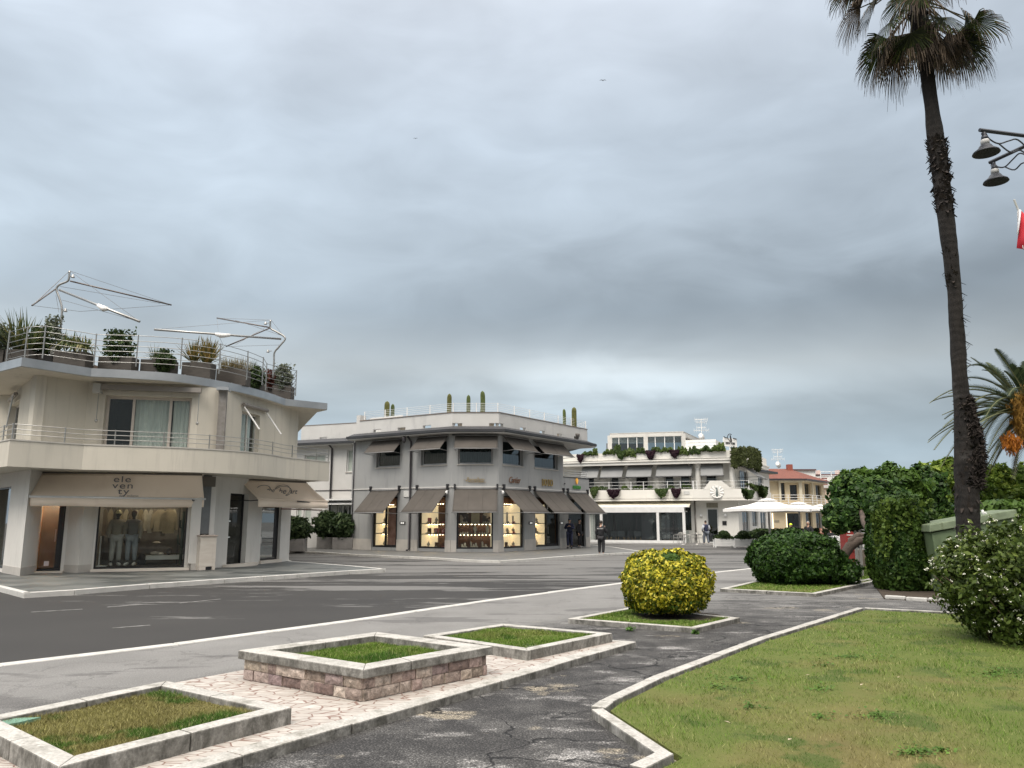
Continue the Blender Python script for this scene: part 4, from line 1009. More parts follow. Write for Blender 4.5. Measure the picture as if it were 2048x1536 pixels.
mb = MB(); text_on(mb, 'the', .26, cp(.30, .47, .05), ux, uy, extr=.003); text_on(mb, 'art', .30, cp(.62, .50, .05), ux, uy, extr=.003); text_on(mb, 'he', .34, cp(.46, .50, .05), ux, uy, extr=.003)
for rx, ry, o_ in ((.34, .25, 0), (.37, .22, .04)):
    c_ = cp(.46, .47 + o_, .05); mb.tube([c_ + ux * math.cos(i * .2618) * rx + uy * math.sin(i * .2618) * ry for i in range(25)], .012, 4)
c_ = cp(.22, .38, .05); mb.tube([c_ + ux * (math.cos(i * .3) * .26) + uy * (math.sin(i * .3) * .13) for i in range(17)], .012, 4)
mb.build('lettering', ink, aw2)
# ================================================================== MIDDLE GREY CORNER BUILDING
SB = .10
A1, A2, A3, A4 = G(703, 1098.5, SB), G(901, 1104, SB), G(997, 1104, SB), G(1180, 1093.5, SB)
B2 = thing('boutique_building', (-2, 47, SB), 'grey two storey chamfered corner building with taupe awnings and cacti on its roof, middle', 'building')
F1, F2, F3 = Fac(A1, A2), Fac(A2, A3), Fac(A3, A4)
ZS, ZE, ZP = 3.66, 6.55, 7.68
warm_back = emit('lit_display_back', (.90, .74, .50), .5)
led = emit('warm_led', (1, .80, .52), 22.0)
shelf_m = mat('display_shelf', (.42, .38, .32), (.38, .34, .28), 3, .5)
pad_m = mat('cream_pads', (.72, .64, .52), (.62, .53, .42), 5, .6)
pink_m = mat('pink_card', (.66, .22, .22), (.50, .13, .14), 3, .6)
brownp = mat('brown_display_panel', (.16, .08, .05), (.12, .06, .04), 3, .5)
poster_m = mat('portrait_poster', (.80, .64, .50), (.10, .06, .045), 2.6, .4, lo=.48, hi=.54, detail=2)
pinkposter = mat('pink_jewellery_poster', (.60, .34, .30), (.40, .20, .17), 1.6, .5, lo=.4, hi=.6, detail=2)
s_1126 = F3.sx(1126, 900)
gw = mat('grey_building_wall', (.345, .35, .35), (.31, .315, .315), .7, .9, bump=.12, bscale=80, grime=(.235, .24, .24), glo=.52, ghi=.8, gscale=2.6, gst=(1.5, 1.5, .16))
mb = MB()
def px2(F, x0, x1, d=-.12): return F.sx(x0, 1060, d), F.sx(x1, 1060, d)
lowops = {}
for F, key, l in ((F1, 'a', (745.5, 795)), (F1, 'b', (837, 891.5)), (F2, 'c', (913, 986)), (F3, 'd', (1005.5, 1047)), (F3, 'e', (1069.5, 1118)), (F3, 'f', (1136, 1169.5))):
    a, b = px2(F, *l, 0.0 if key in 'c' else -.05); lowops[key] = (F, max(a, .12), b, SB + .16 if key != 'f' else SB + .03, 3.12)
upops = {}
for F, key, x0, x1, yb in ((F1, 'a', 753, 800, 936), (F1, 'b', 842, 893.5, 931.5), (F2, 'c', 916, 985.5, 931), (F3, 'd', 1005.5, 1046.5, 933.5), (F3, 'e', 1069, 1115.5, 940)):
    a = F.sx(x0, 915); b = F.sx(x1, 915); zb = F.at((x0 + x1) / 2, yb)[1]
    upops[key] = (F, max(a, .1), b, 4.82, 6.22)
for F in (F1, F2, F3):
    panel(mb, F, 0, F.L, SB + .0, ZS, [o[1:] for o in lowops.values() if o[0] is F], .3)
    L_ = F.L if F is not F3 else s_1126
    panel(mb, F, 0, L_, ZS, ZE, [o[1:] for o in upops.values() if o[0] is F], .3)
# recessed terrace at the right end
FR = F3.sub(s_1126, F3.L, -2.0); panel(mb, FR, 0, FR.L, ZS, ZE, [(FR.L * .25, FR.L * .6, ZS + .1, 5.9)], .3)
mb.quad(F3.p(s_1126, 0, ZS), F3.p(s_1126, -2.0, ZS), F3.p(s_1126, -2.0, ZE), F3.p(s_1126, 0, ZE))
panel(mb, F3, s_1126 + .001, F3.L, ZS + .001, 4.42, [], .2)
mb.add([F3.p(s_1126, -.2, 3.7), F3.p(F3.L, -.2, 3.7), F3.p(F3.L, -2, 3.7), F3.p(s_1126, -2, 3.7)], [(0, 1, 2, 3)])
E0 = F3.xy(F3.L, 0); back = [(E0[0] - 1.5, E0[1] + 9), (-11.5, 62), (A1[0] - 1.3, A1[1] + 4.8), A1]
side = [E0] + back
for p, q in zip(side[:-1], side[1:]): mb.quad((*p, 0), (*q, 0), (*q, ZS), (*p, ZS))
E1 = F3.xy(F3.L, -2.0); side2 = [E1] + back
for p, q in zip(side2[:-1], side2[1:]): mb.quad((*p, ZS), (*q, ZS), (*q, ZE), (*p, ZE))
mb.build('wall', gw, B2)
MB().prism([A1, A2, A3, F3.xy(s_1126), E1, back[0], back[1], back[2]], 6.40, 6.50).build('ceiling_slab', greyl, B2)
# stone plinth in pieces between the windows
mb = MB()
for F in (F1, F2, F3):
    cuts = sorted([(o[1], o[2]) for o in lowops.values() if o[0] is F]); s = 0
    for a, b in cuts + [(F.L, F.L)]:
        if a > s + .02: MB().obox(F, s, a - .002, 0.003, .035, SB, SB + .62).build('plinth', plinth, B2)
        s = b + .002

mb = MB()
for F in (F1, F2, F3): mb.obox(F, 0, F.L, .003, .05, 3.56, 3.62)
mb.build('string_course', greyl, B2)
MB().obox(F3, s_1126, F3.L + .02, -.24, .03, 4.42, 4.47).build('coping', darkmetal, B2)
tp = [F3.xy(s_1126 + .1, -.1), F3.xy(F3.L - .08, -.1), (F3.xy(F3.L - .08, -1.8))]
railing(tp, 4.47, .42, B2, white_metal, tp[:1] + [F3.xy((s_1126 + F3.L) / 2, -.1)] + tp[1:], 3, .014, .02, .12, name='terrace_railing')
# eave: shallow tiled skirt, dark gutter, light soffit
tipa, tipb = F3.xy(F3.L + .15, .60), F3.xy(F3.L + .45, .25)
ev = [A1, A2, A3, F3.xy(F3.L + .1, 0)]
eo = offset([F1.xy(-.1, 0), A2, A3, F3.xy(F3.L - .3, 0)], .62) + [F3.xy(F3.L + .10, .50), F3.xy(F3.L + .35, .15), F3.xy(F3.L + .40, -.5), F3.xy(F3.L + .4, -3.5)]
MB().prism(eo + [F3.xy(F3.L - 1, -4), (A3[0] - 1, A3[1] + 3), (A2[0], A2[1] + 3), (A1[0] + 1, A1[1] + 3)], 6.50, 6.54).build('soffit', greyl, B2)
MB().ring(eo, -.06, 0.07, 6.56, 6.70).build('gutter', mat('dark_gutter', (.025, .026, .030), (.04, .042, .046), 2, .5), B2)
# sloped skirt of tiles
ei = offset([F1.xy(-.1, 0), A2, A3, F3.xy(F3.L - .3, 0)], .02) + [F3.xy(F3.L - .1, .0), F3.xy(F3.L - .02, -.2), F3.xy(F3.L, -.5), F3.xy(F3.L, -3.5)]
vs, fs = [], []
for p, q in zip(eo, ei): vs += [(*p, 6.70), (*q, 6.92)]
for i in range(len(eo) - 1): fs.append((2 * i, 2 * i + 2, 2 * i + 3, 2 * i + 1))
MB().add(vs, fs).build('eave_tiles', mat('dark_grey_tiles', (.035, .037, .042), (.06, .06, .064), 5, .7, bump=.8, bscale=14), B2)
# roof terrace parapet with slots
pk = [F1.xy(.35, .01), A2, A3, F3.xy(F3.L - .12, .01)]
mb = MB()
for a, b, slots in ((pk[0], pk[1], ((1.1, 1.7), (3.0, 3.6), (4.9, 5.5))), (pk[1], pk[2], ((0, .55), (2.05, 2.6))), (pk[2], pk[3], ((0, .45), (2.1, 2.7), (4.2, 4.8), (6.2, 6.8), (8.3, 8.9)))):
    F = Fac(a, b); panel(mb, F, 0, F.L, 6.55, ZP, [(x, y, 6.93, 7.10) for x, y in slots], .22)
F = Fac(pk[3], (pk[3][0] - 1.5, pk[3][1] + 6)); panel(mb, F, 0, F.L, 6.55, ZP, [], .2)
mb.build('roof_parapet', mat('parapet_grey_white', (.58, .575, .56), (.52, .515, .50), 1, .9, grime=(.40, .40, .40), glo=.55, ghi=.8), B2)
MB().ring(pk, -.25, .035, ZP, ZP + .04).build('parapet_cap', mat('brown_cap', (.22, .17, .14), (.16, .13, .11), 4, .5), B2)
MB().prism([pk[0], pk[1], pk[2], pk[3], (pk[3][0] - 1.5, pk[3][1] + 6), (-9, 56)], 6.86, 6.90).build('terrace_floor', greyl, B2)
rr = offset(pk, -.12); F = Fac(rr[0], rr[1])
posts = [F.xy(.25), F.xy(1.9), F.xy(3.6), F.xy(5.3), rr[1], Fac(rr[1], rr[2]).xy(1.3), rr[2]] + [Fac(rr[2], rr[3]).xy(k * 1.62) for k in range(1, 6)] + [rr[3]]
railing([F.xy(.25), rr[1], rr[2], rr[3], (rr[3][0] - 1, rr[3][1] + 4)], ZP + .04, .50, B2, white_metal, posts, 5, .010, .026, .08, flat=True)
# far left of the terrace: low wall block with louvre
# ---- upper windows + awnings
for k, (F, a, b, z0, z1) in upops.items():
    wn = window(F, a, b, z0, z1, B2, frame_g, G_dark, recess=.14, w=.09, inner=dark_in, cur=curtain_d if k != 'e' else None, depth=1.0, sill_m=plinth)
    if k in 'de':
        pass
def aw2_(F, xt0, xt1, zt, zb, proj, fab, val=0.0, **kw):
    a = F.sx(xt0, 905 if zt > 5 else 976); b = F.sx(xt1, 905 if zt > 5 else 976)
    return awning(F, a, b, zt, zb, proj, fab, B2, mat('grey_arm', (.22, .22, .22), (.2, .2, .2), 3, .4), val, **kw)
for F, a, b in ((F1, 746, 806), (F1, 836.5, 897.5), (F2, 910, 995.5), (F3, 1004.8, 1055), (F3, 1066, 1126)):
    aw2_(F, a, b, 6.42, 5.62, .80, awn_taupe, seams=1)
for F, a, b in ((F1, 743, 801), (F1, 835.5, 897.5), (F2, 909, 995.5), (F3, 1005, 1057.5), (F3, 1067, 1125), (F3, 1133, 1173)):
    c = aw2_(F, a, b, 3.50, 2.20, 1.40, awn_taupe)
    sa_, sb_ = F.sx(a, 976), F.sx(b, 976)
    for s in (sa_ + .02, sb_ - .02): MB().obox(F, s - .05, s + .05, .02, .16, 3.46, 3.74).build('bracket', darkmetal, c)
# ---- downpipes
d1 = F1.sx(819, 1050, .1)
downpipe([F1.p(d1, .45, 6.5), F1.p(d1, .12, 6.2), F1.p(d1, .12, SB + .1), F1.p(d1 - .02, .3, SB + .03)], .06, darkpipe, B2)
MB().lathe(F1.p(d1 - .2, .5, 6.1), [(.03, 0), (.1, .1), (.12, .3), (.06, .4)], 8).build('rain_hopper', darkpipe, B2)
downpipe([F1.p(.02, .06, 6.4), F1.p(.02, .06, SB)], .035, darkpipe, B2)
# ---- shop windows with lit shelves
def disp(F, a, b, name, lit=True, door=None, shelves=(1.05, 1.62), label=None):
    """frame > pane, back panel, shelf, light strip. returns (frame, shelf heights)"""
    z0, z1 = SB + .16, 3.12; mbx = MB(); frame_ring(mbx, F, a + .004, b - .004, z0 + .004, z1 - .004, .085, -.2, -.10)
    fr = mbx.build('shop_window', black_frame, B2)
    MB().obox(F, a + .05, b - .05, -.16, -.15, z0 + .05, z1 - .05).build('pane', G_clear, fr)
    room(F, a, b, z0, z1, 1.0, brownp, fr)
    x0, x1 = a + .08, b - .08
    if door == 'r': x1 = a + (b - a) * .50
    mbk = MB()
    if name == 'c': mbk.obox(F, x1 - .06, x1, -.82, -.4, z0 + .1, 2.4)
    elif name in 'ab': mbk.obox(F, x0, x0 + (x1 - x0) * (.34 if name == 'b' else 1), -.95, -.90, z0 + .05, 2.6)
    else: mbk.obox(F, x0 + (x1 - x0) * (.4 if name == 'd' else 0), x1 - .02, -.95, -.90, z0 + .05, 2.6)
    sp_ = x0 if F is F1 else x1
    if F is not F2: mbk.obox(F, sp_ - .015, sp_ + .015, -.9, -.24, z0 + .1, 2.7)
    mbk.build('lit_back_panel', warm_back, fr)
    for z in (SB + .18,) + shelves:
        MB().obox(F, x0, x1, -.85, -.22, z - .05, z).build('shelf', shelf_m, fr)
    ls = MB()
    for z in shelves + (2.75,):
        [ls.obox(F, x0 + (x1 - x0) * (k_ + .3) / 9, x0 + (x1 - x0) * (k_ + .6) / 9, -.80, -.77, z - .075, z - .055) for k_ in range(9)]
    ls.build('light_strip', led, fr)
    if door == 'r':
        sm = a + (b - a) * .50; q = MB(); q.obox(F, sm - .04, sm + .05, -.19, -.08, z0, z1 - .09); q.obox(F, b - .16, b - .06, -.19, -.08, z0, z1 - .09); q.obox(F, sm, b - .1, -.19, -.08, z0, z0 + .14); q.build('door_leaf', black_frame, fr)
        MB().obox(F, sm + .03, b - .15, -.26, -.24, z0 + .1, 2.5).build('poster' if name == 'a' else 'dark_panel', pinkposter if name == 'a' else dark_in, fr)
        MB().tube([F.p(sm + .1, -.05, 1.0), F.p(sm + .1, -.05, 1.4)], .014, 5).build('handle', steel, fr)
    return fr, x0, x1
DS = {}
for k, (F, a, b, z0, z1) in lowops.items():
    if k == 'f': continue
    DS[k] = (F,) + disp(F, a, b, k, door='r' if k in 'ae' else None)
Ff, fa, fb = lowops['f'][:3]
mbx = MB(); frame_ring(mbx, Ff, fa + .004, fb - .004, SB + .03, 3.11, .07, -.2, -.1); dfr = mbx.build('entrance', black_frame, B2)
room(Ff, fa, fb, SB + .02, 3.12, 2.2, mat('dark_shop', (.05, .04, .03), (.08, .06, .05), 2), dfr)
MB().obox(Ff, fa + .05, fb - .05, -.16, -.15, SB + .1, 3.0).build('pane', G_clear, dfr)
MB().obox(Ff, fa + .3, fb - .4, -1.9, -1.8, 1.0, 1.9).build('lit_counter', emit('counter_glow', (1, .72, .4), .12), dfr)
MB().obox(Ff, fa + .3, fa + .5, -1.8, -1.78, 2.0, 2.03).build('light_strip', led, dfr)
# items on display: every piece a thing of its own
def bust(P, s, label, grp):
    q = MB(); q.lathe(P, [(.07 * s, 0), (.08 * s, .02 * s), (.03 * s, .05 * s), (.035 * s, .10 * s), (.11 * s, .20 * s), (.12 * s, .28 * s), (.05 * s, .36 * s), (.035 * s, .44 * s)], 10, 1, .55)
    tag(q.build('jewellery_bust', pad_m, None, smooth=True), label, 'bust', grp)
def card(F, s, d, z, w, h, m_, label, grp, name='display_card'):
    tag(MB().obox(F, s - w / 2, s + w / 2, d - .03, d, z, z + h).build(name, m_, None, bevel=.004), label, 'display card', grp)
def tray(F, s, z, n, w, m_, label, grp):
    q = MB(); q.obox(F, s - w / 2, s + w / 2, -.5, -.3, z + .001, z + .03)
    for i in range(n):
        c = F.p(s - w / 2 + w * (i + .5) / n, -.4, z + .05 + .02 * (i % 2)); q.ell(c, (.04, .035, .05), 8, 5)
    tag(q.build('jewellery_tray', m_, None, smooth=False), label, 'tray', grp)
F, fr, x0, x1 = DS['c']; wd_ = x1 - x0
for i, (t, m_) in enumerate(((.16, poster_m), (.5, mat('cream_card', (.72, .58, .38), (.66, .52, .33), 2)), (.84, poster_m))):
    card(F, x0 + wd_ * t, -.6, 1.63, wd_ * .25, .62, m_, ['left portrait poster of a dark haired woman in the chamfered corner window', 'cream text card between two portrait posters in the corner window', 'right portrait poster of a dark haired woman in the chamfered corner window'][i], 'display cards in the corner window')
    tray(F, x0 + wd_ * t, 1.62, 4, .42, pad_m, ['left', 'middle', 'right'][i] + ' jewellery tray on the top shelf of the corner window', 'trays in the corner window')
bust(F.p(x0 + wd_ * .5, -.45, 1.06), 1.05, 'cream necklace bust in the middle shelf of the corner window', None)
for t in (.17, .75): tray(F, x0 + wd_ * t, 1.05, 4, .5, pad_m, ('left' if t < .5 else 'right') + ' jewellery tray on the middle shelf of the corner window', 'trays in the corner window')
q = MB().ell(F.p(x0 + wd_ * .87, -.45, 1.32), (.10, .05, .26), 12, 8); tag(q.build('oval_display', pad_m, None, smooth=True), 'tall oval cream jewellery stand at the right of the corner window', 'stand')
for i, t in enumerate((.12, .2, .38, .46, .53, .72, .82)):
    P = F.p(x0 + wd_ * t, -.4, SB + .19); q = MB().lathe(P, [(.055, 0), (.06, .10 + .07 * (i % 3)), (.05, .18 + .07 * (i % 3)), (.015, .22 + .07 * (i % 3))], 9, 1, .6); q.ell((P[0] + .07, P[1] - .05, P[2] + .06), (.05, .05, .05), 8, 5)
    tag(q.build('ring_stand', pad_m, None, smooth=True), ['first', 'second', 'third', 'fourth', 'fifth', 'sixth', 'last'][i] + ' cream ring stand from the left, lowest shelf of the corner window', 'stand', 'ring stands in the corner window')
q = MB(); [q.obox(F, x0 + wd_ * t, x0 + wd_ * t + .03, -.7, -.3, SB + .18, 1.6) for t in (.34, .66)]; q.build('divider', brownp, fr)
for key, nm in (('b', 'pink display'), ('d', 'tall white card'), ('a', 'narrow left'), ('e', 'narrow right')):
    F, fr, x0, x1 = DS[key]; wd_ = x1 - x0; gp = 'goods in the ' + nm + ' window'; wh = {'b': 'window left of the chamfered corner', 'd': 'window right of the chamfered corner', 'a': 'narrow lit window beside the pink poster door', 'e': 'narrow lit window beside the dark glass door'}[key]
    for zi, z in enumerate((SB + .18, 1.05, 1.62)):
        sh_ = ['lowest', 'middle', 'top'][zi]; n = {'b': 3, 'd': 3, 'a': 1, 'e': 1}[key]
        for i in range(n):
            s = x0 + wd_ * (i + .6) / n * .92; r_ = RNG.random(); ps = ['left', 'middle', 'right'][i] if n > 1 else 'alone'
            if key == 'b' and zi == 1 and i > 0:
                card(F, s, -.45, z + .001, .34, .30, pink_m, ['', 'left', 'right'][i] + ' pink panel on the middle shelf of the ' + wh, gp); 
                tag(MB().ell(F.p(s, -.40, z + .15), (.07, .02, .11), 10, 6).build('earring_pad', mat('pale_pink', (.8, .5, .48), (.7, .4, .4)), None, smooth=True), 'pale oval pad before the ' + ['', 'left', 'right'][i] + ' pink panel left of the chamfered corner', 'pad', gp)
            elif key == 'd' and zi == 2:
                card(F, s, -.45, z + .001, .13, .42 + .2 * (i == 1), pad_m, ['short left', 'tall middle', 'short right'][i] + ' cream card on the top shelf of the ' + wh, gp)
            elif r_ < .5: card(F, s, -.5, z + .001, .26, .30, [pad_m, pink_m, brownp][int(r_ * 5.9) % 3], ['cream', 'pink', 'dark brown'][int(r_ * 5.9) % 3] + ' card, ' + ps + ' on the ' + sh_ + ' shelf, ' + wh, gp)
            else: bust(F.p(s, -.45, z + .001), .75, 'small cream bust, ' + ps + ' on the ' + sh_ + ' shelf, ' + wh, gp)
            tray(F, s, z + .001, 2, .22, [pad_m, shelf_m, pink_m][i % 3], ['cream', 'beige', 'pink'][i % 3] + ' tray, ' + ps + ' on the ' + sh_ + ' shelf, ' + wh, gp)
# ---- signs on the grey building
def sign(name, F, x0, x1, y0, y1, txts, m_, label, **kw):
    a, zt_ = F.at(x0, y0); b, zb_ = F.at(x1, y1); q = MB()
    for (t, fx, fz, sz, k) in txts:
        text_on(q, t, sz, F.p(a + (b - a) * fx, .06, zb_ + (zt_ - zb_) * fz), (*F.u, 0), (0, 0, 1), **k)
    o = q.build(name, m_, None); return tag(o, label, 'sign')
a, _ = F2.at(932.7, 960); b, _ = F2.at(967.6, 960); c = (a + b) / 2; q = MB()
text_on(q, 'Pomellato', .33, F2.p(c, .06, 3.97), (*F2.u, 0), (0, 0, 1), shear=.35, extr=.006, sx=.74)
q.tube([F2.p(c - .62, .06, 3.98), F2.p(c - .25, .07, 3.84), F2.p(c + .6, .06, 3.84)], .010, 4)
tag(q.build('shop_sign', gold, None), 'gold script lettering reading Pomellato on the chamfered corner', 'sign')
a = F3.sx(1016.5, 961); b = F3.sx(1038, 961); c = (a + b) / 2; q = MB()
text_on(q, 'Cartier', .50, F3.p(c, .06, 4.00), (*F3.u, 0), (0, 0, 1), shear=.35, extr=.02, sx=(b - a) / 1.42)
tag(q.build('shop_sign', mat('bronze_letters', (.22, .12, .08), (.3, .18, .12), 5, .35, metal=.6), None), 'bronze script lettering reading Cartier right of the corner', 'sign')
a = F3.sx(1084, 965); b = F3.sx(1102.8, 965); c = (a + b) / 2; q = MB()
text_on(q, 'DO DO', .58, F3.p(c, .06, 3.98), (*F3.u, 0), (0, 0, 1), extr=.03, sx=(b - a) / 1.75)
tag(q.build('shop_sign', gold, None), 'thick gold block letters on the grey wall between two other signs', 'sign')
a = F3.sx(1144, 971); b = F3.sx(1160, 971); c = (a + b) / 2
ls_ = thing('shop_sign', F3.p(c, .05, 3.7), 'green letters with an orange leaf emblem above, at the right end of the grey wall', 'sign')
q = MB(); text_on(q, 'FUNARO', .30, F3.p(c, .06, 3.83), (*F3.u, 0), (0, 0, 1), extr=.03, sx=(b - a) / 1.3); q.build('lettering', mat('green_letters', (.08, .30, .07), (.1, .34, .1)), ls_)
q = MB(); pr = [(.0, -.20), (.09, -.06), (.13, .06), (.08, .15), (0, .19), (-.08, .15), (-.13, .06), (-.09, -.06)]
q.add([F3.p(c + x, .05, 4.23 + z) for x, z in pr] + [F3.p(c + x, .10, 4.23 + z) for x, z in pr], [tuple(range(8)), tuple(range(15, 7, -1))] + [(i, (i + 1) % 8, (i + 1) % 8 + 8, i + 8) for i in range(8)])
q.build('emblem', emit('orange_emblem', (.85, .42, .06), .3), ls_)
tag(MB().ell(F3.p(F3.sx(1128, 966), .06, 4.02), (.05, .05, .04), 8, 5).build('wall_spot', darkmetal, None), 'tiny dark round spot fitting on the grey wall between the signs', 'lamp')
# small plates and wall speakers
for F, px, py, nm in ((F1, 804.5, 1046, 'beside the pink poster door'), (F3, 1062.5, 1046, 'left of the dark glass door'), (F3, 1124, 1046, 'right of the dark glass door')):
    s, z = F.at(px, py, .05); o = thing('name_plate', F.p(s, .04, z), 'black plate with two white squares ' + nm, 'plate', 'black plates by the shop doors')
    MB().obox(F, s - .20, s + .20, .005, .04, z - .08, z + .08).build('plate', black_frame, o, bevel=.005)
    for k in (-.07, .07): MB().obox(F, s + k - .055, s + k + .055, .041, .045, z - .05, z + .05).build('white_square', emit('plate_white', (.85, .85, .82), .25), o)
s, z = F1.at(813, 988, .05); tag(MB().obox(F1, s - .22, s + .22, .005, .05, z - .17, z + .17).build('street_sign', mat('marble_plate', (.62, .62, .60), (.5, .5, .49), 6), None, bevel=.005), 'pale street name plate between the two left awnings', 'street sign')
s, z = F3.at(1122, 1054, .05); tag(MB().obox(F3, s - .1, s + .1, .005, .03, z - .2, z + .2).build('notice_plate', mat('grey_plate', (.4, .4, .4), (.35, .35, .35)), None), 'grey notice below the black plate right of the dark glass door', 'notice')
for F, px, nm in ((F1, 893, 'left'), (F3, 1006, 'right')):
    s, z = F.at(px, 985, .2); q = MB().ell(F.p(s, .2, z), (.08, .08, .1), 8, 6); q.tube([F.p(s, .0, z + .1), F.p(s, .2, z + .1)], .02, 5)
    tag(q.build('security_camera', white_metal, None, smooth=True), 'white security camera at the ' + nm + ' edge of the chamfered corner', 'camera')
# ---- left wing of the grey building, set back
wl0, wl1 = G(596, 890, 6.6), G(711, 882, 6.6); FW_ = Fac((wl0[0] - 6 * (wl1[0] - wl0[0]) / 10 - .0, wl0[1] + .6 + 1.0), (wl1[0] + .2, wl1[1] + .6))
FWm = Fac((wl0[0] - 3.5, wl0[1] + 1.4), (wl1[0] + .4, wl1[1] + .5))
WG = thing('side_wing', (wl1[0] - 3, wl1[1] + .5, SB), 'pale grey two storey wing set back between the cream and grey corner buildings', 'building')
mb = MB(); u1 = (FWm.sx(693, 930), FWm.sx(709, 930), 4.75, 6.15); u0 = (FWm.sx(609, 920), FWm.sx(651, 920), 4.9, 5.9); l0 = (FWm.sx(592, 1030), FWm.sx(603, 1030), 1.55, 2.7); l1 = (FWm.sx(607, 1030), FWm.sx(622, 1030), 1.55, 2.7); l2 = (FWm.sx(673, 1040), FWm.sx(704, 1040), SB + .1, 2.75)
u1 = (u1[0], min(u1[1], FWm.L - .05), u1[2], u1[3]); l2 = (l2[0], min(l2[1], FWm.L - .05), l2[2], l2[3])
panel(mb, FWm, 0, FWm.L, 0, 6.5, [u0, u1, l0, l1, l2], .25); mb.quad(FWm.p(0, -.25, 0), FWm.p(0, -9, 0), FWm.p(0, -9, 6.5), FWm.p(0, -.25, 6.5)); mb.build('wall', greyl, WG)
for o_ in (u0, u1, l1, l0):
    w_ = window(FWm, *o_, WG, white_metal, G_clear, recess=.1, w=.05, inner=whitew, depth=.5, sill_m=plinth)
    MB().obox(FWm, o_[0] + .05, o_[1] - .05, -.2, -.17, o_[2] + .05, o_[3] - .05).build('white_shutter', mat('white_shutter', (.78, .78, .77), (.7, .7, .69), 9, .6, stretch=(.1, .1, 3)), w_)
window(FWm, *l2, WG, white_metal, G_dark, recess=.08, w=.10, mull=(.35, .68), inner=dark_in, depth=.8, cur=curtain_m, name='glass_doors', curs=[(.05, .3)])
MB().obox(FWm, l2[0] - .7, FWm.L, .05, .45, 3.0, 3.1).build('awning_cassette', white_metal, WG)
awning(FWm, l2[0] - .6, FWm.L - .05, 3.0, 2.75, .5, awn_grey, WG, white_metal, arms=False, seams=0)
MB().obox(FWm, 0, FWm.L, .003, .03, 3.60, 3.65).build('string_course', darkpipe, WG)
ge = [FWm.xy(-.5, .6), FWm.xy(FWm.L - .3, .6)]
MB().ring(ge, -.06, .07, 6.50, 6.63).build('gutter', MATS['dark_gutter'], WG)
MB().add([(*ge[0], 6.63), (*ge[1], 6.63), FWm.p(FWm.L, -.4, 6.95), FWm.p(-.5, -.4, 6.95)], [(0, 1, 2, 3)]).build('eave_tiles', MATS['dark_grey_tiles'], WG)
MB().obox(FWm, -.5, FWm.L, .0, .58, 6.44, 6.50).build('soffit', greyl, WG)
dp = FWm.sx(661, 980, .1); downpipe([FWm.p(dp, .5, 6.5), FWm.p(dp, .1, 6.25), FWm.p(dp, .1, SB)], .06, darkpipe, WG)
q0, z0_ = FWm.at(603, 855, -1.0); F = FWm.sub(q0, FWm.L + 1.5, -1.0); mb = MB(); panel(mb, F, 0, F.L, 6.6, 7.95, [(1.5, 2.1, 6.95, 7.15)], .2); mb.quad(F.p(0, -.2, 6.6), F.p(0, -4, 6.6), F.p(0, -4, 7.95), F.p(0, -.2, 7.95)); mb.build('roof_parapet', MATS['parapet_grey_white'], WG)
MB().obox(F, 0, F.L, -.22, .02, 7.95, 7.99).build('parapet_cap', MATS['brown_cap'], WG)
# raised corner block with louvre at the left end of the main roof terrace
q_ = F1.sub(.1, 1.1, -.1); 
MB().prism([F1.xy(.05, -.0), F1.xy(.35, -.0), F1.xy(.35, -.5), F1.xy(.05, -.5)], 6.6, 8.05).build('corner_block', MATS['parapet_grey_white'], B2)
mb = MB()
for k in range(5): mb.obox(F1, .6, 3.2, -.62, -.58, 7.30 + k * .13, 7.40 + k * .13)
mb.build('slat_screen', white_metal, B2)
# ---- cacti on the grey roof
cact = mat('cactus_skin', (.10, .13, .035), (.06, .085, .025), 6, .8)
cact_y = mat('yellowish_cactus_skin', (.13, .13, .035), (.08, .085, .025), 6, .8)
pot_m = mat('dark_bowl', (.09, .08, .075), (.13, .12, .11), 6, .7)
def cactus(px, yt, yb, Y, w, m_, label, bend=0.0):
    Pt, Pb = Z(px, yt, Y), Z(px, yb, Y); zb = 7.25; h = Pt.z - zb; x = Pb.x
    t = thing('potted_cactus', (x, Y, 6.9), label, 'cactus', 'columnar cacti on the grey roof')
    MB().lathe((x, Y, 6.9), [(.20, 0), (.34, .25), (.36, .38), (.30, .36)], 14).build('bowl', pot_m, t, smooth=True)
    n = 22; vs = []; prof = []
    for i in range(n):
        b = i / (n - 1); zz = zb + h * b; r = w * (1 if b < .84 else math.sqrt(max(0, 1 - ((b - .84) / .16) ** 2))) * (.8 + .2 * min(b * 5, 1)) + .004; prof.append((r, zz, math.sin(b * 2.6) * bend))
    K = 24
    for r, zz, bx_ in prof:
        for k in range(K):
            a = 2 * math.pi * k / K; q = r * (1 + .13 * (1 if k % 2 else -1)); vs.append((x + bx_ + q * math.cos(a), Y + q * math.sin(a), zz))
    fs = [(i * K + k, i * K + (k + 1) % K, (i + 1) * K + (k + 1) % K, (i + 1) * K + k) for i in range(n - 1) for k in range(K)] + [tuple(range((n - 1) * K, n * K))]
    MB().add(vs, fs).build('stem', m_, t)
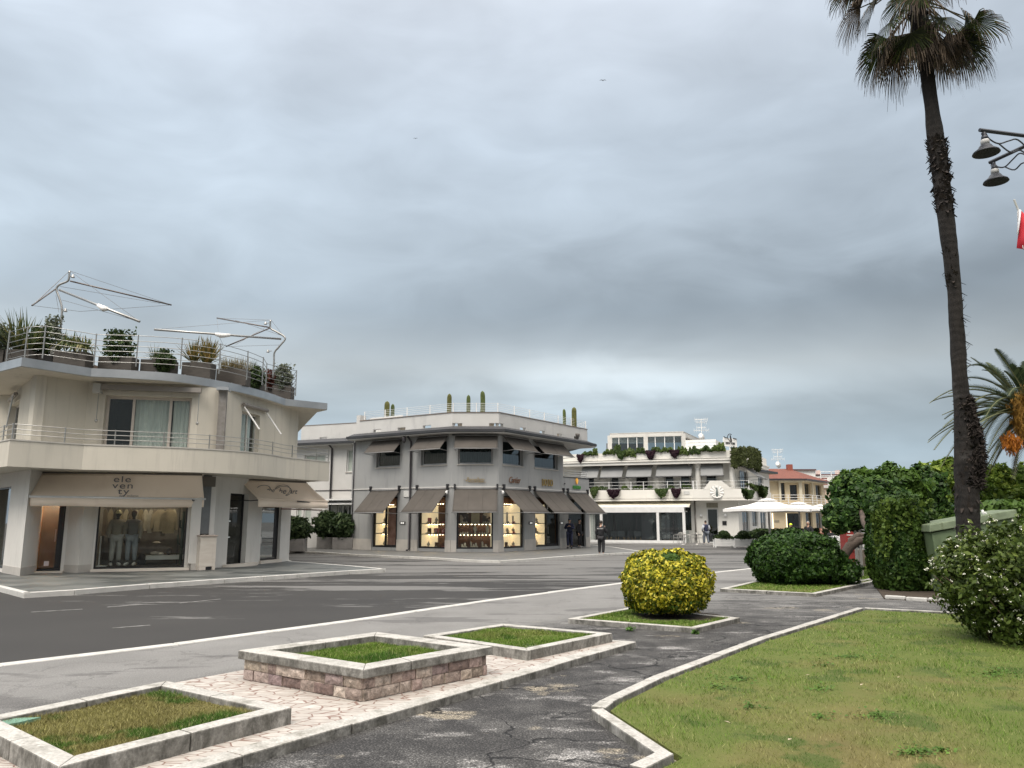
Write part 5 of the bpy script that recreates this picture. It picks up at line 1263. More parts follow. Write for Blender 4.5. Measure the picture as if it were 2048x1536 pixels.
for a in ((773.5, 802, 835, 47.2, .14, cact_y, 'yellow green cactus, taller of the pair at the left end of the grey roof'), (785, 807.5, 833, 47.5, .10, cact, 'darker cactus, shorter of the pair at the left end of the grey roof'),
          (898.5, 787, 819, 44.3, .115, cact_y, 'spiny yellow topped cactus, leftmost of the three above the chamfered corner'), (936.8, 789.5, 820, 44.6, .10, cact, 'thin cactus, middle of the three above the chamfered corner', ), (963.5, 781.5, 821, 44.2, .12, cact, 'tallest cactus above the chamfered corner', .06),
          (1127.5, 817.5, 850, 50.5, .09, cact, 'thin grey green cactus, left of the pair at the right end of the grey roof', .05), (1148.5, 814, 852, 50.3, .14, cact_y, 'thick cactus, right of the pair at the right end of the grey roof')):
    cactus(*a)
for px, Y in ((928, 44.3), (952, 44.3), (976, 44.5), (803, 47.0), (1117, 50), (1138, 50.6)):
    P = Z(px, 824, Y); q = MB()
    for k in range(5): q.ell((P.x + random.uniform(-.3, .3), Y + random.uniform(-.15, .15), 7.62 + random.uniform(0, .16)), (random.uniform(.06, .14),) * 3, 8, 6)
    q.lathe((P.x, Y, 6.9), [(.3, 0), (.42, .6), (.42, .74)], 12)
    tag(q.build('bowl_of_stones', mat('stone_bowl', (.22, .19, .16), (.12, .11, .08), 6), None), 'low dark bowl with stones and small round cacti on the grey roof', 'bowl', 'low bowls on the grey roof')
# ================================================================== WHITE CORNER BUILDING WITH THE CAFE
L0, L1 = (2.2, 66.5), Z(1391, 1050, 62.0)
H0 = (L1.x, L1.y); H1 = (Z(1478, 1050, 61.2).x, 61.2); H2 = (Z(1520, 1050, 70).x, 70.0)
B3 = thing('cafe_building', (14, 66, .05), 'white two storey building with hanging plants and a glass veranda, right of the grey building', 'building')
N1, N2, N3 = Fac(L0, H0), Fac(H0, H1), Fac(H1, H2)
cw = mat('ivory_plaster', (.78, .76, .71), (.72, .70, .65), .5, .85, grime=(.55, .52, .46), glo=.6, ghi=.88)
ZF, ZR = 3.75, 6.25
mb = MB()
uo = [(N1.sx(x0, 964), N1.sx(x1, 964), 4.3, 5.85) for x0, x1 in ((1165, 1189), (1221, 1238), (1270.5, 1297), (1329, 1348), (1360, 1380))]
dn_ = (N2.sx(1414.5, 1050), N2.sx(1437.5, 1050), .05, 2.7); un = (N2.sx(1411.5, 964), N2.sx(1434, 964), ZF + .1, 5.7)
lo = [(N1.sx(1190, 1050), N1.sx(1312, 1050), .1, 2.9), (N1.sx(1322, 1050), N1.sx(1366, 1050), .1, 2.9), (N1.sx(1372, 1050), N1.sx(1383, 1050), 1.0, 3.0)]
panel(mb, N1, 0, N1.L, 0, ZF, lo, .3); panel(mb, N1, 0, N1.L, ZF, ZR, uo, .3)
panel(mb, N2, 0, N2.L, 0, ZF, [dn_], .3); panel(mb, N2, 0, N2.L, ZF, ZR, [un], .3)
ro = [(N3.L * .16, N3.L * .48, .1, 2.7), (N3.L * .62, N3.L * .9, 1.2, 2.7)]; ru = [(N3.L * .12, N3.L * .5, ZF + .1, 5.8)]
panel(mb, N3, 0, N3.L, 0, ZF, ro, .3); panel(mb, N3, 0, N3.L, ZF, ZR, ru, .3)
bk = [H2, (H2[0] - 3, 82), (0, 84), L0]
for p, q in zip(bk[:-1], bk[1:]): mb.quad((*p, 0), (*q, 0), (*q, ZR), (*p, ZR))
mb.build('wall', cw, B3)
for o_ in uo: window(N1, *o_, B3, white_metal, G_dark, recess=.12, w=.07, inner=dark_in, depth=.8)
window(N2, *un, B3, white_metal, G_dark, recess=.12, w=.07, inner=dark_in, depth=.8)
dd = window(N2, *dn_, B3, white_metal, G_dark, recess=.15, w=.08, mull=(), inner=dark_in, depth=1.8, name='door')
MB().obox(N2, dn_[0], dn_[1], -.05, .03, 2.75, 3.12).build('transom_grille', mat('olive_grille', (.30, .28, .22), (.22, .2, .16), 9, .6, stretch=(3, 3, .3)), dd)
for o_ in lo[:2]: window(N1, *o_, B3, darkmetal, G_dark, recess=.15, w=.06, mull=(.33, .66), inner=mid_in, depth=2.0)
window(N1, *lo[2], B3, darkmetal, G_dark, recess=.1, w=.06, mull=(.5,), inner=dark_in, depth=.8)
for o_ in ro: window(N3, *o_, B3, white_metal, G_dark, recess=.1, w=.07, mull=(.5,), inner=dark_in, depth=1)
window(N3, *ru[0], B3, white_metal, G_dark, recess=.1, w=.08, mull=(.25, .5, .75), inner=dark_in, depth=1)
line = [L0, H0, H1, H2]
# balcony band with its hump and shell medallion
bo = offset(line, 1.1)
MB().ring(bo, -.15, 0, 3.36, 4.16).build('balcony_parapet', cw, B3)
MB().ring(bo, -.05, .05, 3.28, 3.38).build('moulding', cw, B3)
MB().prism(bo + [H2, H1, H0, L0], 3.40, 3.48).build('balcony_slab', cw, B3)
NB = Fac(bo[1], bo[2])
hx = [NB.sx(x, 990) for x in (1407, 1421, 1444.5, 1465)]
q = MB(); q.add([NB.p(s, d, z) for d in (.012, -.16) for s, z in ((hx[0], 4.14), (hx[3], 4.14), (hx[2], 4.78), (hx[1], 4.78))], [(0, 1, 2, 3), (7, 6, 5, 4), (0, 4, 5, 1), (1, 5, 6, 2), (2, 6, 7, 3), (3, 7, 4, 0)]); q.build('parapet_hump', cw, B3)
sc_, zc_ = NB.at(1433.7, 983, .1); q = MB(); n = 24
q.add([NB.p(sc_, .10, zc_ - .1)] + [NB.p(sc_ + math.sin(2 * math.pi * k / n) * (.50 + .03 * (k % 2)), .03 + .05 * (k % 2), zc_ + math.cos(2 * math.pi * k / n) * (.50 + .03 * (k % 2))) for k in range(n)], [(0, 1 + (k + 1) % n, 1 + k) for k in range(n)])
md = q.build('shell_medallion', whitew, B3)
q = MB(); q.tube([NB.p(sc_, .14, zc_ - .35), NB.p(sc_, .16, zc_ - .1), NB.p(sc_ + .02, .16, zc_ + .12), NB.p(sc_, .15, zc_ + .2)], [.10, .08, .05, .03], 6); q.ell(NB.p(sc_, .15, zc_ + .25), (.05, .05, .06)); q.tube([NB.p(sc_, .15, zc_ + .15), NB.p(sc_ - .12, .15, zc_ + .32)], .02, 5); q.build('statuette', mat('verdigris', (.14, .18, .17), (.1, .12, .12)), md)
q = MB().tube([NB.p(sc_ - .3, .16, zc_ - .42), NB.p(sc_, .2, zc_ - .48), NB.p(sc_ + .3, .16, zc_ - .42)], .07, 6); q.build('scroll', whitew, md)
bo2 = offset(line, 1.03); N1b = Fac(bo2[0], bo2[1])
railing([bo2[0], bo2[1], bo2[2], bo2[3]], 4.16, .62, B3, white_metal, [N1b.xy(N1b.sx(x, 975)) for x in (1218, 1262, 1287, 1335, 1361, 1387)] + [bo2[1], Fac(bo2[1], bo2[2]).xy(.3), bo2[2]] + [Fac(bo2[2], bo2[3]).xy(k * 1.1) for k in range(1, 7)], 3, .016, .035, .1)
# roof bands
ro_ = offset(line, 1.0)
ZB0, ZB1, ZB2 = 6.05, 6.50, 7.15
MB().ring(ro_, -.3, 0, ZB0 + .1, ZB1).build('cornice', cw, B3); MB().ring(ro_, -.2, .10, ZB1 - .12, ZB1 - .02).build('moulding', cw, B3)
MB().ring(offset(line, .8), -.2, 0.05, ZB1 + .06, ZB2).build('roof_parapet', cw, B3)
MB().ring(offset(line, .78), -.2, 0.03, ZB1, ZB1 + .06).build('shadow_gap', darkmetal, B3)
MB().prism(offset(line, .7) + [(H2[0] - 3, 82), (0, 84)], ZR, ZR + .1).build('roof_slab', cw, B3)
downpipe([N1.p(N1.L - .25, .9, 6.2), N1.p(N1.L - .25, .15, 5.9), N1.p(N1.L - .25, .12, 4.2)], .06, bronze_pipe, B3)
downpipe([N1.p(N1.L + .02, .1, 3.3), N1.p(N1.L + .02, .1, .1)], .06, bronze_pipe, B3)
for s in (.35, N2.L - .35): MB().lathe((*N2.xy(s, .3), 4.16), [(.22, 0), (.22, 1.7), (.26, 1.75), (.26, 2.0)], 14).build('column', cw, B3, smooth=False)
# upper grey awnings
for F, x0, x1 in ((N1, 1165, 1199), (N1, 1204, 1247.5), (N1, 1255, 1305), (N1, 1314, 1384.5), (N2, 1400.5, 1446)):
    awning(F, F.sx(x0, 933, .35), F.sx(x1, 933, .35), 6.10, 5.15, .85, awn_grey, B3, darkmetal, seams=0, d0=.35)
awning(N3, .4, 5.0, 6.05, 5.12, 1.2, awn_grey, B3, darkmetal, seams=1, d0=.35)
# veranda: cream awning, white beam, glazing
sv0, sv1 = N1.sx(1181, 1060, 2.0), N1.sx(1370, 1060, 2.0); sm = N1.sx(1316.5, 1060, 2.0)
VR = thing('glass_veranda', N1.p(sm, 2.0, .06), 'glass walled cafe veranda with a white frame under a long cream awning', 'veranda')
awc = awning(N1, N1.sx(1192, 1004, .3), N1.sx(1383, 1004, .3), 3.30, 2.78, 1.75, awn_cream, VR, white_metal, seams=0, arms=False, d0=.1)
mb = MB(); mb.obox(N1, sv0, sv1, 1.90, 2.10, 2.38, 2.80); mb.build('beam', white_metal, VR)
for s in (sv0 + .9, sm, sv1 - .05): MB().obox(N1, s - .10, s + .10, 1.91, 2.09, .06, 2.38).build('post', white_metal, VR)
MB().obox(N1, sv0, sv1, 1.90, 2.10, .06, .26).build('base_rail', white_metal, VR)
MB().obox(N1, sv0, sv1, 1.99, 2.0, .26, 2.38).build('glazing', glass('veranda_glass', (.86, .90, .90), .05, .05), VR)
q = MB()
for k in range(13):
    s = sv0 + (sv1 - sv0) * (k + .5) / 13; q.obox(N1, s - .015, s + .015, 2.0, 2.02, .26, 2.38)
q.build('glass_joint', darkmetal, VR)
MB().obox(N1, sv1 - .03, sv1, .05, 1.9, .1, 2.4).build('side_glazing', MATS['veranda_glass'], VR)
MB().obox(N1, sv0, sv1, .35, 1.9, 2.42, 2.5).build('ceiling', white_metal, VR)
for nm, sx_ in (('left', sm - .75), ('right', sm + .55)):
    MB().obox(N1, sx_ - .55 * (1 if nm == 'left' else .55), sx_ + .55 * (1 if nm == 'left' else .55), 1.90, 1.93, .35, 2.3).build('poster', mat('dark_photo_poster', (.04, .04, .045), (.26, .26, .25), 1.6, .4, lo=.55, hi=.75, detail=4), VR)
# tables and chairs in the veranda
chair_dark = mat('dark_chair', (.03, .035, .04), (.045, .05, .06), 4, .6); oak = mat('oak_legs', (.38, .24, .12), (.3, .18, .09), 4, .6)
def veranda_chair():
    t = thing('cafe_chair', (0, 0, 0), 'dark upholstered chair with splayed wooden legs inside the glass veranda', 'chair', 'chairs inside the veranda')
    MB().box(-.25, .25, -.25, .25, .42, .50).build('seat', chair_dark, t, bevel=.03)
    q = MB(); q.add([(-.27, .2, .45), (.27, .2, .45), (.27, .3, .85), (-.27, .3, .85), (-.27, .27, .45), (.27, .27, .45), (.27, .36, .85), (-.27, .36, .85)], [(0, 1, 2, 3), (7, 6, 5, 4), (0, 4, 5, 1), (1, 5, 6, 2), (2, 6, 7, 3), (3, 7, 4, 0)]); q.build('backrest', chair_dark, t)
    for sx_ in (-1, 1):
        for sy_ in (-1, 1): MB().tube([(sx_ * .18, sy_ * .18, .43), (sx_ * .26, sy_ * .26, 0)], .022, 5).build('leg', oak, t)
    return t
vc = veranda_chair(); first = True
for k in range(9):
    s = sv0 + 1.0 + (sv1 - sv0 - 1.6) * k / 9 + RNG.uniform(-.1, .1); o = vc if first else copy_tree(vc); first = False
    o.location = (*N1.xy(s, 1.35), .08); o.rotation_euler = (0, 0, RNG.uniform(-.5, .5) + (math.pi if k % 2 else 0))
# ---- glass pavilion on the roof
PVY = 68.0
pa, pb, pc, pd = Z(1220, 900, PVY), Z(1292, 900, PVY - .8), Z(1368, 900, PVY - 1.6), Z(1411, 890, 75)
PV = thing('roof_pavilion', (pb.x, pb.y, ZR + .1), 'white framed glass pavilion on the flat roof of the white building', 'pavilion')
PP = [(pa.x, pa.y), (pb.x, pb.y), (pc.x, pc.y), (pd.x, pd.y)]; ZPT = Z(1368, 862.5, pc.y).z
MB().ring(PP, -.25, .0, ZPT - .38, ZPT).build('roof_beam', mat('pale_grey_metal', (.58, .57, .54), (.52, .51, .49), 3, .5), PV)
MB().prism(PP + [(pa.x + 1, 76)], ZPT - .10, ZPT - .04).build('roof', MATS['pale_grey_metal'], PV)
for p in PP[:3] + [(pa.x + 1, 75.5)]: MB().box(p[0] - .17, p[0] + .17, p[1] - .02, p[1] + .25, ZR + .1, ZPT - .2).build('post', MATS['pale_grey_metal'], PV)
for a, b in ((PP[0], PP[1]), (PP[1], PP[2])):
    F = Fac(a, b)
    MB().obox(F, .2, F.L - .2, -.14, -.12, ZR + .6, ZPT - .4).build('glazing', glass('pavilion_glass', (.6, .66, .68), .12, .12), PV)
    for k in range(1, 4): MB().obox(F, F.L * k / 4 - .03, F.L * k / 4 + .03, -.17, -.10, ZR + .6, ZPT - .4).build('mullion', white_metal, PV)
F = Fac(PP[2], PP[3]); MB().obox(F, 3.0, F.L - 1, -.3, -.25, ZR + .3, ZPT - .4).build('side_panel', mat('brown_grey_panel', (.16, .13, .11), (.12, .1, .09)), PV)
MB().box(pa.x + .3, pb.x + 1.2, 73, 73.1, ZR + .3, ZPT - .4).build('back_blind', mat('dark_blind', (.13, .13, .14), (.1, .1, .11)), PV)
# slat fence and sign
fa, fb, fc = Z(1372, 890, 65.2), Z(1431, 890, 64.4), Z(1448, 890, 68)
FN_ = thing('slat_fence', (fa.x, fa.y, ZR + .1), 'white horizontal slat fence on the roof right of the glass pavilion', 'fence')
F = Fac((fa.x, fa.y), (fb.x, fb.y)); zt_ = Z(1400, 879.5, 64.8).z; n = 6
q = MB()
for k in range(n): q.obox(F, 0, F.L, -.03, .0, zt_ - (k + 1) * .26 + .03, zt_ - k * .26)
q.build('slat_panel', white_metal, FN_)
for k in range(4): MB().obox(F, F.L * k / 3 - .04, F.L * k / 3 + .04, -.09, -.035, ZR + .1, zt_).build('post', white_metal, FN_)
F = Fac((fb.x, fb.y), (fc.x, fc.y)); MB().obox(F, .02, F.L, -.05, .0, ZR + .1, zt_ - .03).build('side_panel', mat('light_grey_panel', (.5, .5, .49), (.45, .45, .44)), FN_)
s0, s1_ = Z(1447.5, 890, 63.6), Z(1474, 890, 64.6); F = Fac((s0.x, s0.y), (s1_.x, s1_.y)); z0, z1 = Z(1460, 893, 64).z, Z(1460, 876, 64).z
SG = thing('roof_sign', (s0.x, s0.y, ZR), 'white rooftop sign lettered NEW YORK with a black line drawing, right of the slat fence', 'sign')
MB().obox(F, 0, F.L, -.06, 0, z0, z1).build('board', white_metal, SG)
q = MB(); text_on(q, 'NEW YORK', .27, F.p(F.L / 2, .02, z0 + .25), (*F.u, 0), (0, 0, 1), extr=.012, sx=.86)
P = lambda a, b: F.p(F.L * a, .02, z0 + (z1 - z0) * b)
q.tube([P(.02, 1.12), P(.12, 1.02), P(.28, 1.0), P(.30, 1.2), P(.38, 1.42), P(.5, 1.5), P(.6, 1.42)], .035, 5); q.tube([P(.5, 1.35), P(.53, 1.0), P(.56, .55)], [.04, .07, .09], 5); q.tube([P(.30, 1.0), P(.42, .72), P(.48, .55)], .025, 5); q.tube([P(.72, 1.02), P(.98, .95)], .035, 5); q.build('lettering', black_frame, SG)
q = MB()
for s in (.1, .5, .9): q.obox(F, F.L * s - .04, F.L * s + .04, -.08, -.02, ZR + .1, z0)
q.build('legs', white_metal, SG)
def antenna(px, yt, yb, Y, label, dish=True):
    T, Bm = Z(px, yt, Y), Z(px, yb, Y); t = thing('roof_antenna', tuple(Bm), label, 'antenna')
    MB().tube([Bm, (Bm.x, Bm.y, T.z)], .035, 5).build('mast', white_metal, t)
    h = T.z - Bm.z; q = MB()
    for k, (f, w) in enumerate(((.98, .6), (.86, .5), (.62, .45), (.5, .7))):
        z = Bm.z + h * f; q.tube([(Bm.x - w, Y, z), (Bm.x + w, Y + .1, z + .03)], .02, 4)
        for j in range(-3, 4): q.tube([(Bm.x + w * j / 3.2, Y, z - .1 - .03 * abs(j)), (Bm.x + w * j / 3.2, Y, z + .1 + .03 * abs(j))], .012, 4)
    q.build('aerial', white_metal, t)
    if dish: MB().lathe((0, 0, 0), [(.02, 0), (.22, .02), (.34, .06), (.35, .07)], 14).xf(Matrix.Translation((Bm.x - .1, Y - .15, Bm.z + h * .2)) @ Matrix.Rotation(R(75), 4, 'X') @ Matrix.Rotation(R(25), 4, 'Y')).build('dish', white_metal, t, smooth=True)
antenna(1404, 838, 884, 70, 'aerial mast with crossbars on the roof beside the glass pavilion')
antenna(1557, 899, 938, 80, 'aerial mast with a satellite dish behind the red tiled roof')
# wall fittings by the cafe door
s, z = N2.at(1449, 1046, .05); tag(MB().obox(N2, s - .16, s + .16, .005, .05, z - .16, z + .16).build('menu_plate', black_frame, None, bevel=.01), 'small black square menu plate on the white wall right of the cafe door', 'plate')
for px, nm in ((1402, 'left of the cafe door'), (1451, 'right of the cafe door')):
    F = N2; s, z = F.at(px, 1031, .1); tag(MB().ell(F.p(s, .12, z), (.12, .09, .12), 10, 7).build('wall_lamp', white_metal, None, smooth=True), 'round white wall lamp ' + nm, 'lamp', 'round wall lamps on the white building')
s, z = N1.at(1372, 988, 1.12); 
tag(MB().obox(Fac(bo[0], bo[1]), Fac(bo[0], bo[1]).sx(1367.5, 990), Fac(bo[0], bo[1]).sx(1379, 990), .01, .04, 3.75, 4.0).build('street_sign', MATS['marble_plate'], None), 'pale street plates on the balcony band of the white building', 'street sign')
# ---- small block between, and the house with the red tiled roof
K0, K1_ = Z(1497, 1040, 72), Z(1543, 1040, 78)
SBk = thing('rear_block', (K0.x, K0.y, 0), 'white wing with tall white windows and a thin dark roof behind the cafe building', 'building')
F = Fac((K0.x, K0.y), (K1_.x, K1_.y)); mb = MB(); op = [(F.L * a, F.L * b, 3.9, 5.9) for a, b in ((.2, .42), (.5, .72))] + [(F.L * .15, F.L * .35, .1, 2.6), (F.L * .5, F.L * .8, .1, 2.6)]
panel(mb, F, 0, F.L, 0, 6.3, op, .3); mb.quad(F.p(F.L, 0, 0), F.p(F.L, -8, 0), F.p(F.L, -8, 6.3), F.p(F.L, 0, 6.3)); mb.build('wall', cw, SBk)
for o_ in op: window(F, *o_, SBk, white_metal, G_dark, recess=.1, w=.08, mull=(.5,), inner=dark_in, depth=.7)
MB().obox(F, -4, F.L + .7, -8, .7, 6.3, 6.5).build('roof', darkmetal, SBk)
RY = 84.0
q0, q1, q2 = Z(1519, 1040, RY), Z(1606, 1040, RY), Z(1652, 1040, RY + 7)
B4 = thing('tiled_house', (q1.x, q1.y, 0), 'sand coloured house with a red tiled hip roof, a loggia and a white balcony railing', 'house')
Fa, Fb = Fac((q0.x, q0.y), (q1.x, q1.y)), Fac((q1.x, q1.y), (q2.x, q2.y)); ZW = Z(1600, 960.5, RY).z
mb = MB(); a0 = lambda x: Fa.sx(x, 1000); ops = [(a0(1562), a0(1571), 3.9, 5.7), (a0(1581), a0(1596), 3.9, 5.5)]; lops = [(a0(1527), a0(1541), .1, 2.6), (a0(1572), a0(1601), .1, 2.5)]
panel(mb, Fa, 0, Fa.L, 0, 3.4, lops, .3); panel(mb, Fa, 0, Fa.L, 3.4, ZW, ops, .3)
opb = [(Fb.L * a, Fb.L * b, 4.1, 5.7) for a, b in ((.15, .38), (.62, .88))]; opl = [(Fb.L * .12, Fb.L * .4, .1, 2.6), (Fb.L * .55, Fb.L * .85, .1, 2.6)]
panel(mb, Fb, 0, Fb.L, 0, 3.4, opl, .3); panel(mb, Fb, 0, Fb.L, 3.4, ZW, opb, .3)
mb.quad((q2.x, q2.y, 0), (q2.x - 4, q2.y + 9, 0), (q2.x - 4, q2.y + 9, ZW), (q2.x, q2.y, ZW)); mb.build('wall', peachw, B4)
for F, o_ in [(Fa, o) for o in ops + lops] + [(Fb, o) for o in opb + opl]: window(F, *o_, B4, darkmetal, G_dark, recess=.2, w=.07, mull=(.5,), inner=dark_in, depth=1)
for a, b in ((a0(1558), a0(1562)), (a0(1598), a0(1604)), (Fb.L * .4, Fb.L * .44)): 
    F = Fa if a < Fa.L and b != Fb.L * .44 else Fb; MB().obox(F, a, b, .01, .22, 3.4, 5.85).build('pilaster', mat('pale_sand_plaster', (.66, .60, .46), (.6, .54, .42)), B4)
MB().obox(Fa, a0(1556), Fa.L, .0, .5, 5.75, 5.95).build('lintel', MATS['pale_sand_plaster'], B4)
ev4 = [Fa.xy(-.6, .8), (Vector(Fa.xy(Fa.L, .8)) + Vector((.3, 0))).to_tuple(), Fb.xy(Fb.L + .7, .8), (q2.x - 4, q2.y + 10), (q0.x + 1, q0.y + 14)]
rp4 = Z(1577, 937.5, RY + 7); rl4 = Z(1512, 940, RY + 7)
v = [(p[0], p[1], ZW + .12) for p in ev4] + [(rp4.x, rp4.y, rp4.z), (rl4.x, rl4.y, rp4.z)]
MB().add(v, [(0, 1, 5, 6), (1, 2, 5), (2, 3, 5), (3, 4, 6, 5), (4, 0, 6)]).build('roof', tile_roof, B4)
MB().ring(ev4[:3], -.1, .08, ZW - .02, ZW + .14).build('gutter', darkpipe, B4); MB().ring([Fa.xy(0), Fa.xy(Fa.L), Fb.xy(Fb.L)], 0.003, .6, ZW - .12, ZW - .03).build('soffit', MATS['pale_sand_plaster'], B4)
c_ = Z(1579, 938, RY + 6); MB().box(c_.x - .28, c_.x + .28, c_.y - .3, c_.y + .3, c_.z - .9, Z(1579, 929, RY + 6).z).build('chimney', mat('red_brick', (.30, .09, .06), (.24, .07, .05), 4), B4)
bl = offset([Fa.xy(a0(1540)), Fa.xy(Fa.L), Fb.xy(Fb.L)], 1.0)
MB().prism(bl + [Fb.xy(Fb.L), Fa.xy(Fa.L), Fa.xy(a0(1540))], 3.25, 3.45).build('balcony_slab', MATS['pale_sand_plaster'], B4)
railing(bl, 3.45, .95, B4, white_metal, resample(bl, 1.6) + [bl[-1]], 4, .025, .04, .15)
downpipe([Fa.p(a0(1538), .1, ZW), Fa.p(a0(1538.5), .1, 3.4)], .06, darkpipe, B4)
MB().obox(Fa, a0(1546), a0(1556), .005, .03, 1.55, 1.8).build('plaque', mat('grey_tan', (.3, .27, .2), (.25, .22, .17)), B4)
for a, b in ((a0(1542), a0(1544)), (a0(1570), a0(1571.5))): MB().obox(Fa, a, b, .01, .05, .3, 2.5).build('light_tube', emit('warm_tube', (1, .85, .6), 1.2), B4)
# far white buildings
def simple_house(name, pts, z, m_, label, extra=None):
    t = thing(name, (pts[0][0], pts[0][1], 0), label, 'building'); w_ = MB(); w_.prism(pts, 0, z); w_.build('wall', m_, t)
    MB().prism([(Vector(p) + (Vector(p) - sum((Vector(q) for q in pts), Vector((0, 0))) / len(pts)).normalized() * .3).to_tuple() for p in pts], z + .003, z + .18).build('roof_edge', mat('dark_edge', (.12, .06, .055), (.1, .05, .05)), t); return t
a, b = Z(1585, 1040, 112), Z(1637, 1040, 112); h_ = Z(1600, 941, 112).z
W4 = simple_house('far_building', [(a.x, 112), (b.x, 112), (b.x + 1, 130), (a.x, 130)], h_, whitew, 'white building end showing above the red tiled roof, under a thin dark roof edge')
a, b = Z(1636, 1040, 118), Z(1722, 1040, 118); h_ = Z(1680, 950, 118).z
W5 = thing('far_building', (a.x, 118, 0), 'long white building with a rounded parapet end behind the dark tree', 'building')
n = 8; pr = [(a.x, 0), (b.x, 0), (b.x, h_ - 2.2)] + [(b.x - 3.2 + 3.2 * math.cos(R(90) * k / n), h_ - 2.2 + 2.2 * math.sin(R(90) * k / n)) for k in range(1, n + 1)] + [(a.x, h_)]
m_ = len(pr); MB().add([(x, 118, z) for x, z in pr] + [(x, 132, z) for x, z in pr], [tuple(range(m_)), tuple(range(2 * m_ - 1, m_ - 1, -1))] + [(i, i + m_, (i + 1) % m_ + m_, (i + 1) % m_) for i in range(m_)]).build('wall', whitew, W5)
q = MB(); e_ = pr[2:]; q.tube([(x + .02, 117.95, z + .02) for x, z in e_], .14, 5); q.build('roof_edge', MATS['dark_edge'], W5)
for px in (1654, 1694): MB().box(Z(px, 945, 118).x - .18, Z(px, 945, 118).x + .18, 121, 122, h_ - .2, h_ + .9).build('chimney', mat('pinkish', (.55, .42, .38), (.5, .38, .34)), W5)
a, b = Z(1646, 1040, 96), Z(1690, 1040, 96)
W6 = thing('peach_house', (a.x, 96, 0), 'small peach house with a flat roof terrace left of the dark tree', 'house'); h_ = Z(1660, 976, 96).z
MB().box(a.x, b.x, 96, 106, 0, h_).build('wall', mat('peach_wall', (.66, .52, .40), (.6, .47, .36), 1), W6); MB().box(a.x - .3, b.x, 95.7, 106, h_ + .003, h_ + .35).build('roof_slab', greyl, W6)
railing([(a.x, 95.8), (b.x, 95.8)], h_ + .35, 1.6, W6, white_metal, [(a.x + k * 1.3, 95.8) for k in range(3)], 4, .04, .06, .2)
railing([(a.x + .1, 94.9), (b.x - 1, 94.9)], 3.6, 1.6, W6, darkmetal, [(a.x + k * .8, 94.9) for k in range(4)], 4, .03, .03, .2); MB().box(a.x, b.x - .5, 94.8, 95.99, 3.4, 3.6).build('balcony_slab', greyl, W6)
MB().box(a.x + 1.0, b.x - .6, 99, 99.8, h_ + .36, h_ + 1.4).build('red_awning', mat('dull_red', (.22, .08, .07), (.16, .06, .05)), W6)
# filler facades behind the street ends, seen only as slivers
# ---- parasols
def parasol(px, yt, Y, half, rot, label):
    c = Z(px, 1020, Y); t = thing('cafe_parasol', (c.x, Y, .06), label, 'parasol', 'large white parasols of the cafe')
    za, ze = Z(px, yt, Y).z, Z(px, 1019, Y).z; rot = R(rot)
    cs = [(half * sx_, half * sy_) for sx_, sy_ in ((-1, -1), (0, -1), (1, -1), (1, 0), (1, 1), (0, 1), (-1, 1), (-1, 0))]
    cs = [(x * math.cos(rot) - y * math.sin(rot), x * math.sin(rot) + y * math.cos(rot)) for x, y in cs]
    vs = []; rings = [(.14, za - .12), (.45, za - .12 - (za - ze) * .40), (.75, ze + (za - ze) * .20), (1.0, ze)]
    for f, z in rings:
        for k in range(16):
            a, b = cs[k // 2], cs[(k // 2 + 1) % 8]; x, y = (a if k % 2 == 0 else ((a[0] + b[0]) / 2, (a[1] + b[1]) / 2)); dz = -.05 * f if k % 2 else 0
            vs.append((c.x + x * f, Y + y * f, z + dz * (1 if f < .99 else -1.0)))
    fs = [(r * 16 + k, r * 16 + (k + 1) % 16, (r + 1) * 16 + (k + 1) % 16, (r + 1) * 16 + k) for r in range(3) for k in range(16)]
    cn = MB().add(vs, fs).build('canopy', white_fab, t); so = cn.modifiers.new('t', 'SOLIDIFY'); so.thickness = .01
    vs2 = vs[48:64] + [(x, y, z - .16) for x, y, z in vs[48:64]]
    MB().add(vs2, [(k, (k + 1) % 16, (k + 1) % 16 + 16, k + 16) for k in range(16)]).build('valance', white_fab, cn)
    vs3 = [(c.x + cs[k // 2][0] * f * 1.0, Y + cs[k // 2][1] * f, z) if k % 2 == 0 else (c.x + (cs[k // 2][0] + cs[(k // 2 + 1) % 8][0]) / 2 * f, Y + (cs[k // 2][1] + cs[(k // 2 + 1) % 8][1]) / 2 * f, z) for f, z in ((.24, za - .10), (.02, za + .05)) for k in range(16)]
    MB().add(vs3, [(k, (k + 1) % 16, (k + 1) % 16 + 16, k + 16) for k in range(16)]).build('vent_cap', white_fab, cn)
    MB().tube([(c.x, Y, .06), (c.x, Y, za - .05)], .07, 8).build('pole', mat('parasol_pole', (.42, .41, .39), (.38, .37, .35), 3, .5), t)
    for k in range(8):
        p = cs[k]; MB().tube([(c.x + p[0] * .02, Y + p[1] * .02, ze + .05), (c.x + p[0] * .96, Y + p[1] * .96, ze - .02)], .03, 4).build('rib', mat('rib_wood', (.25, .12, .08), (.2, .1, .07)), t)
parasol(1537, 998, 49, 2.45, -22, 'big white square parasol nearest the street in front of the cafe planters')
parasol(1598, 1005, 56, 2.45, -22, 'white square parasol behind the nearest one, before the sand coloured house')
parasol(1640, 1010, 63, 2.4, -18, 'farthest white parasol, half hidden behind the dark tree')
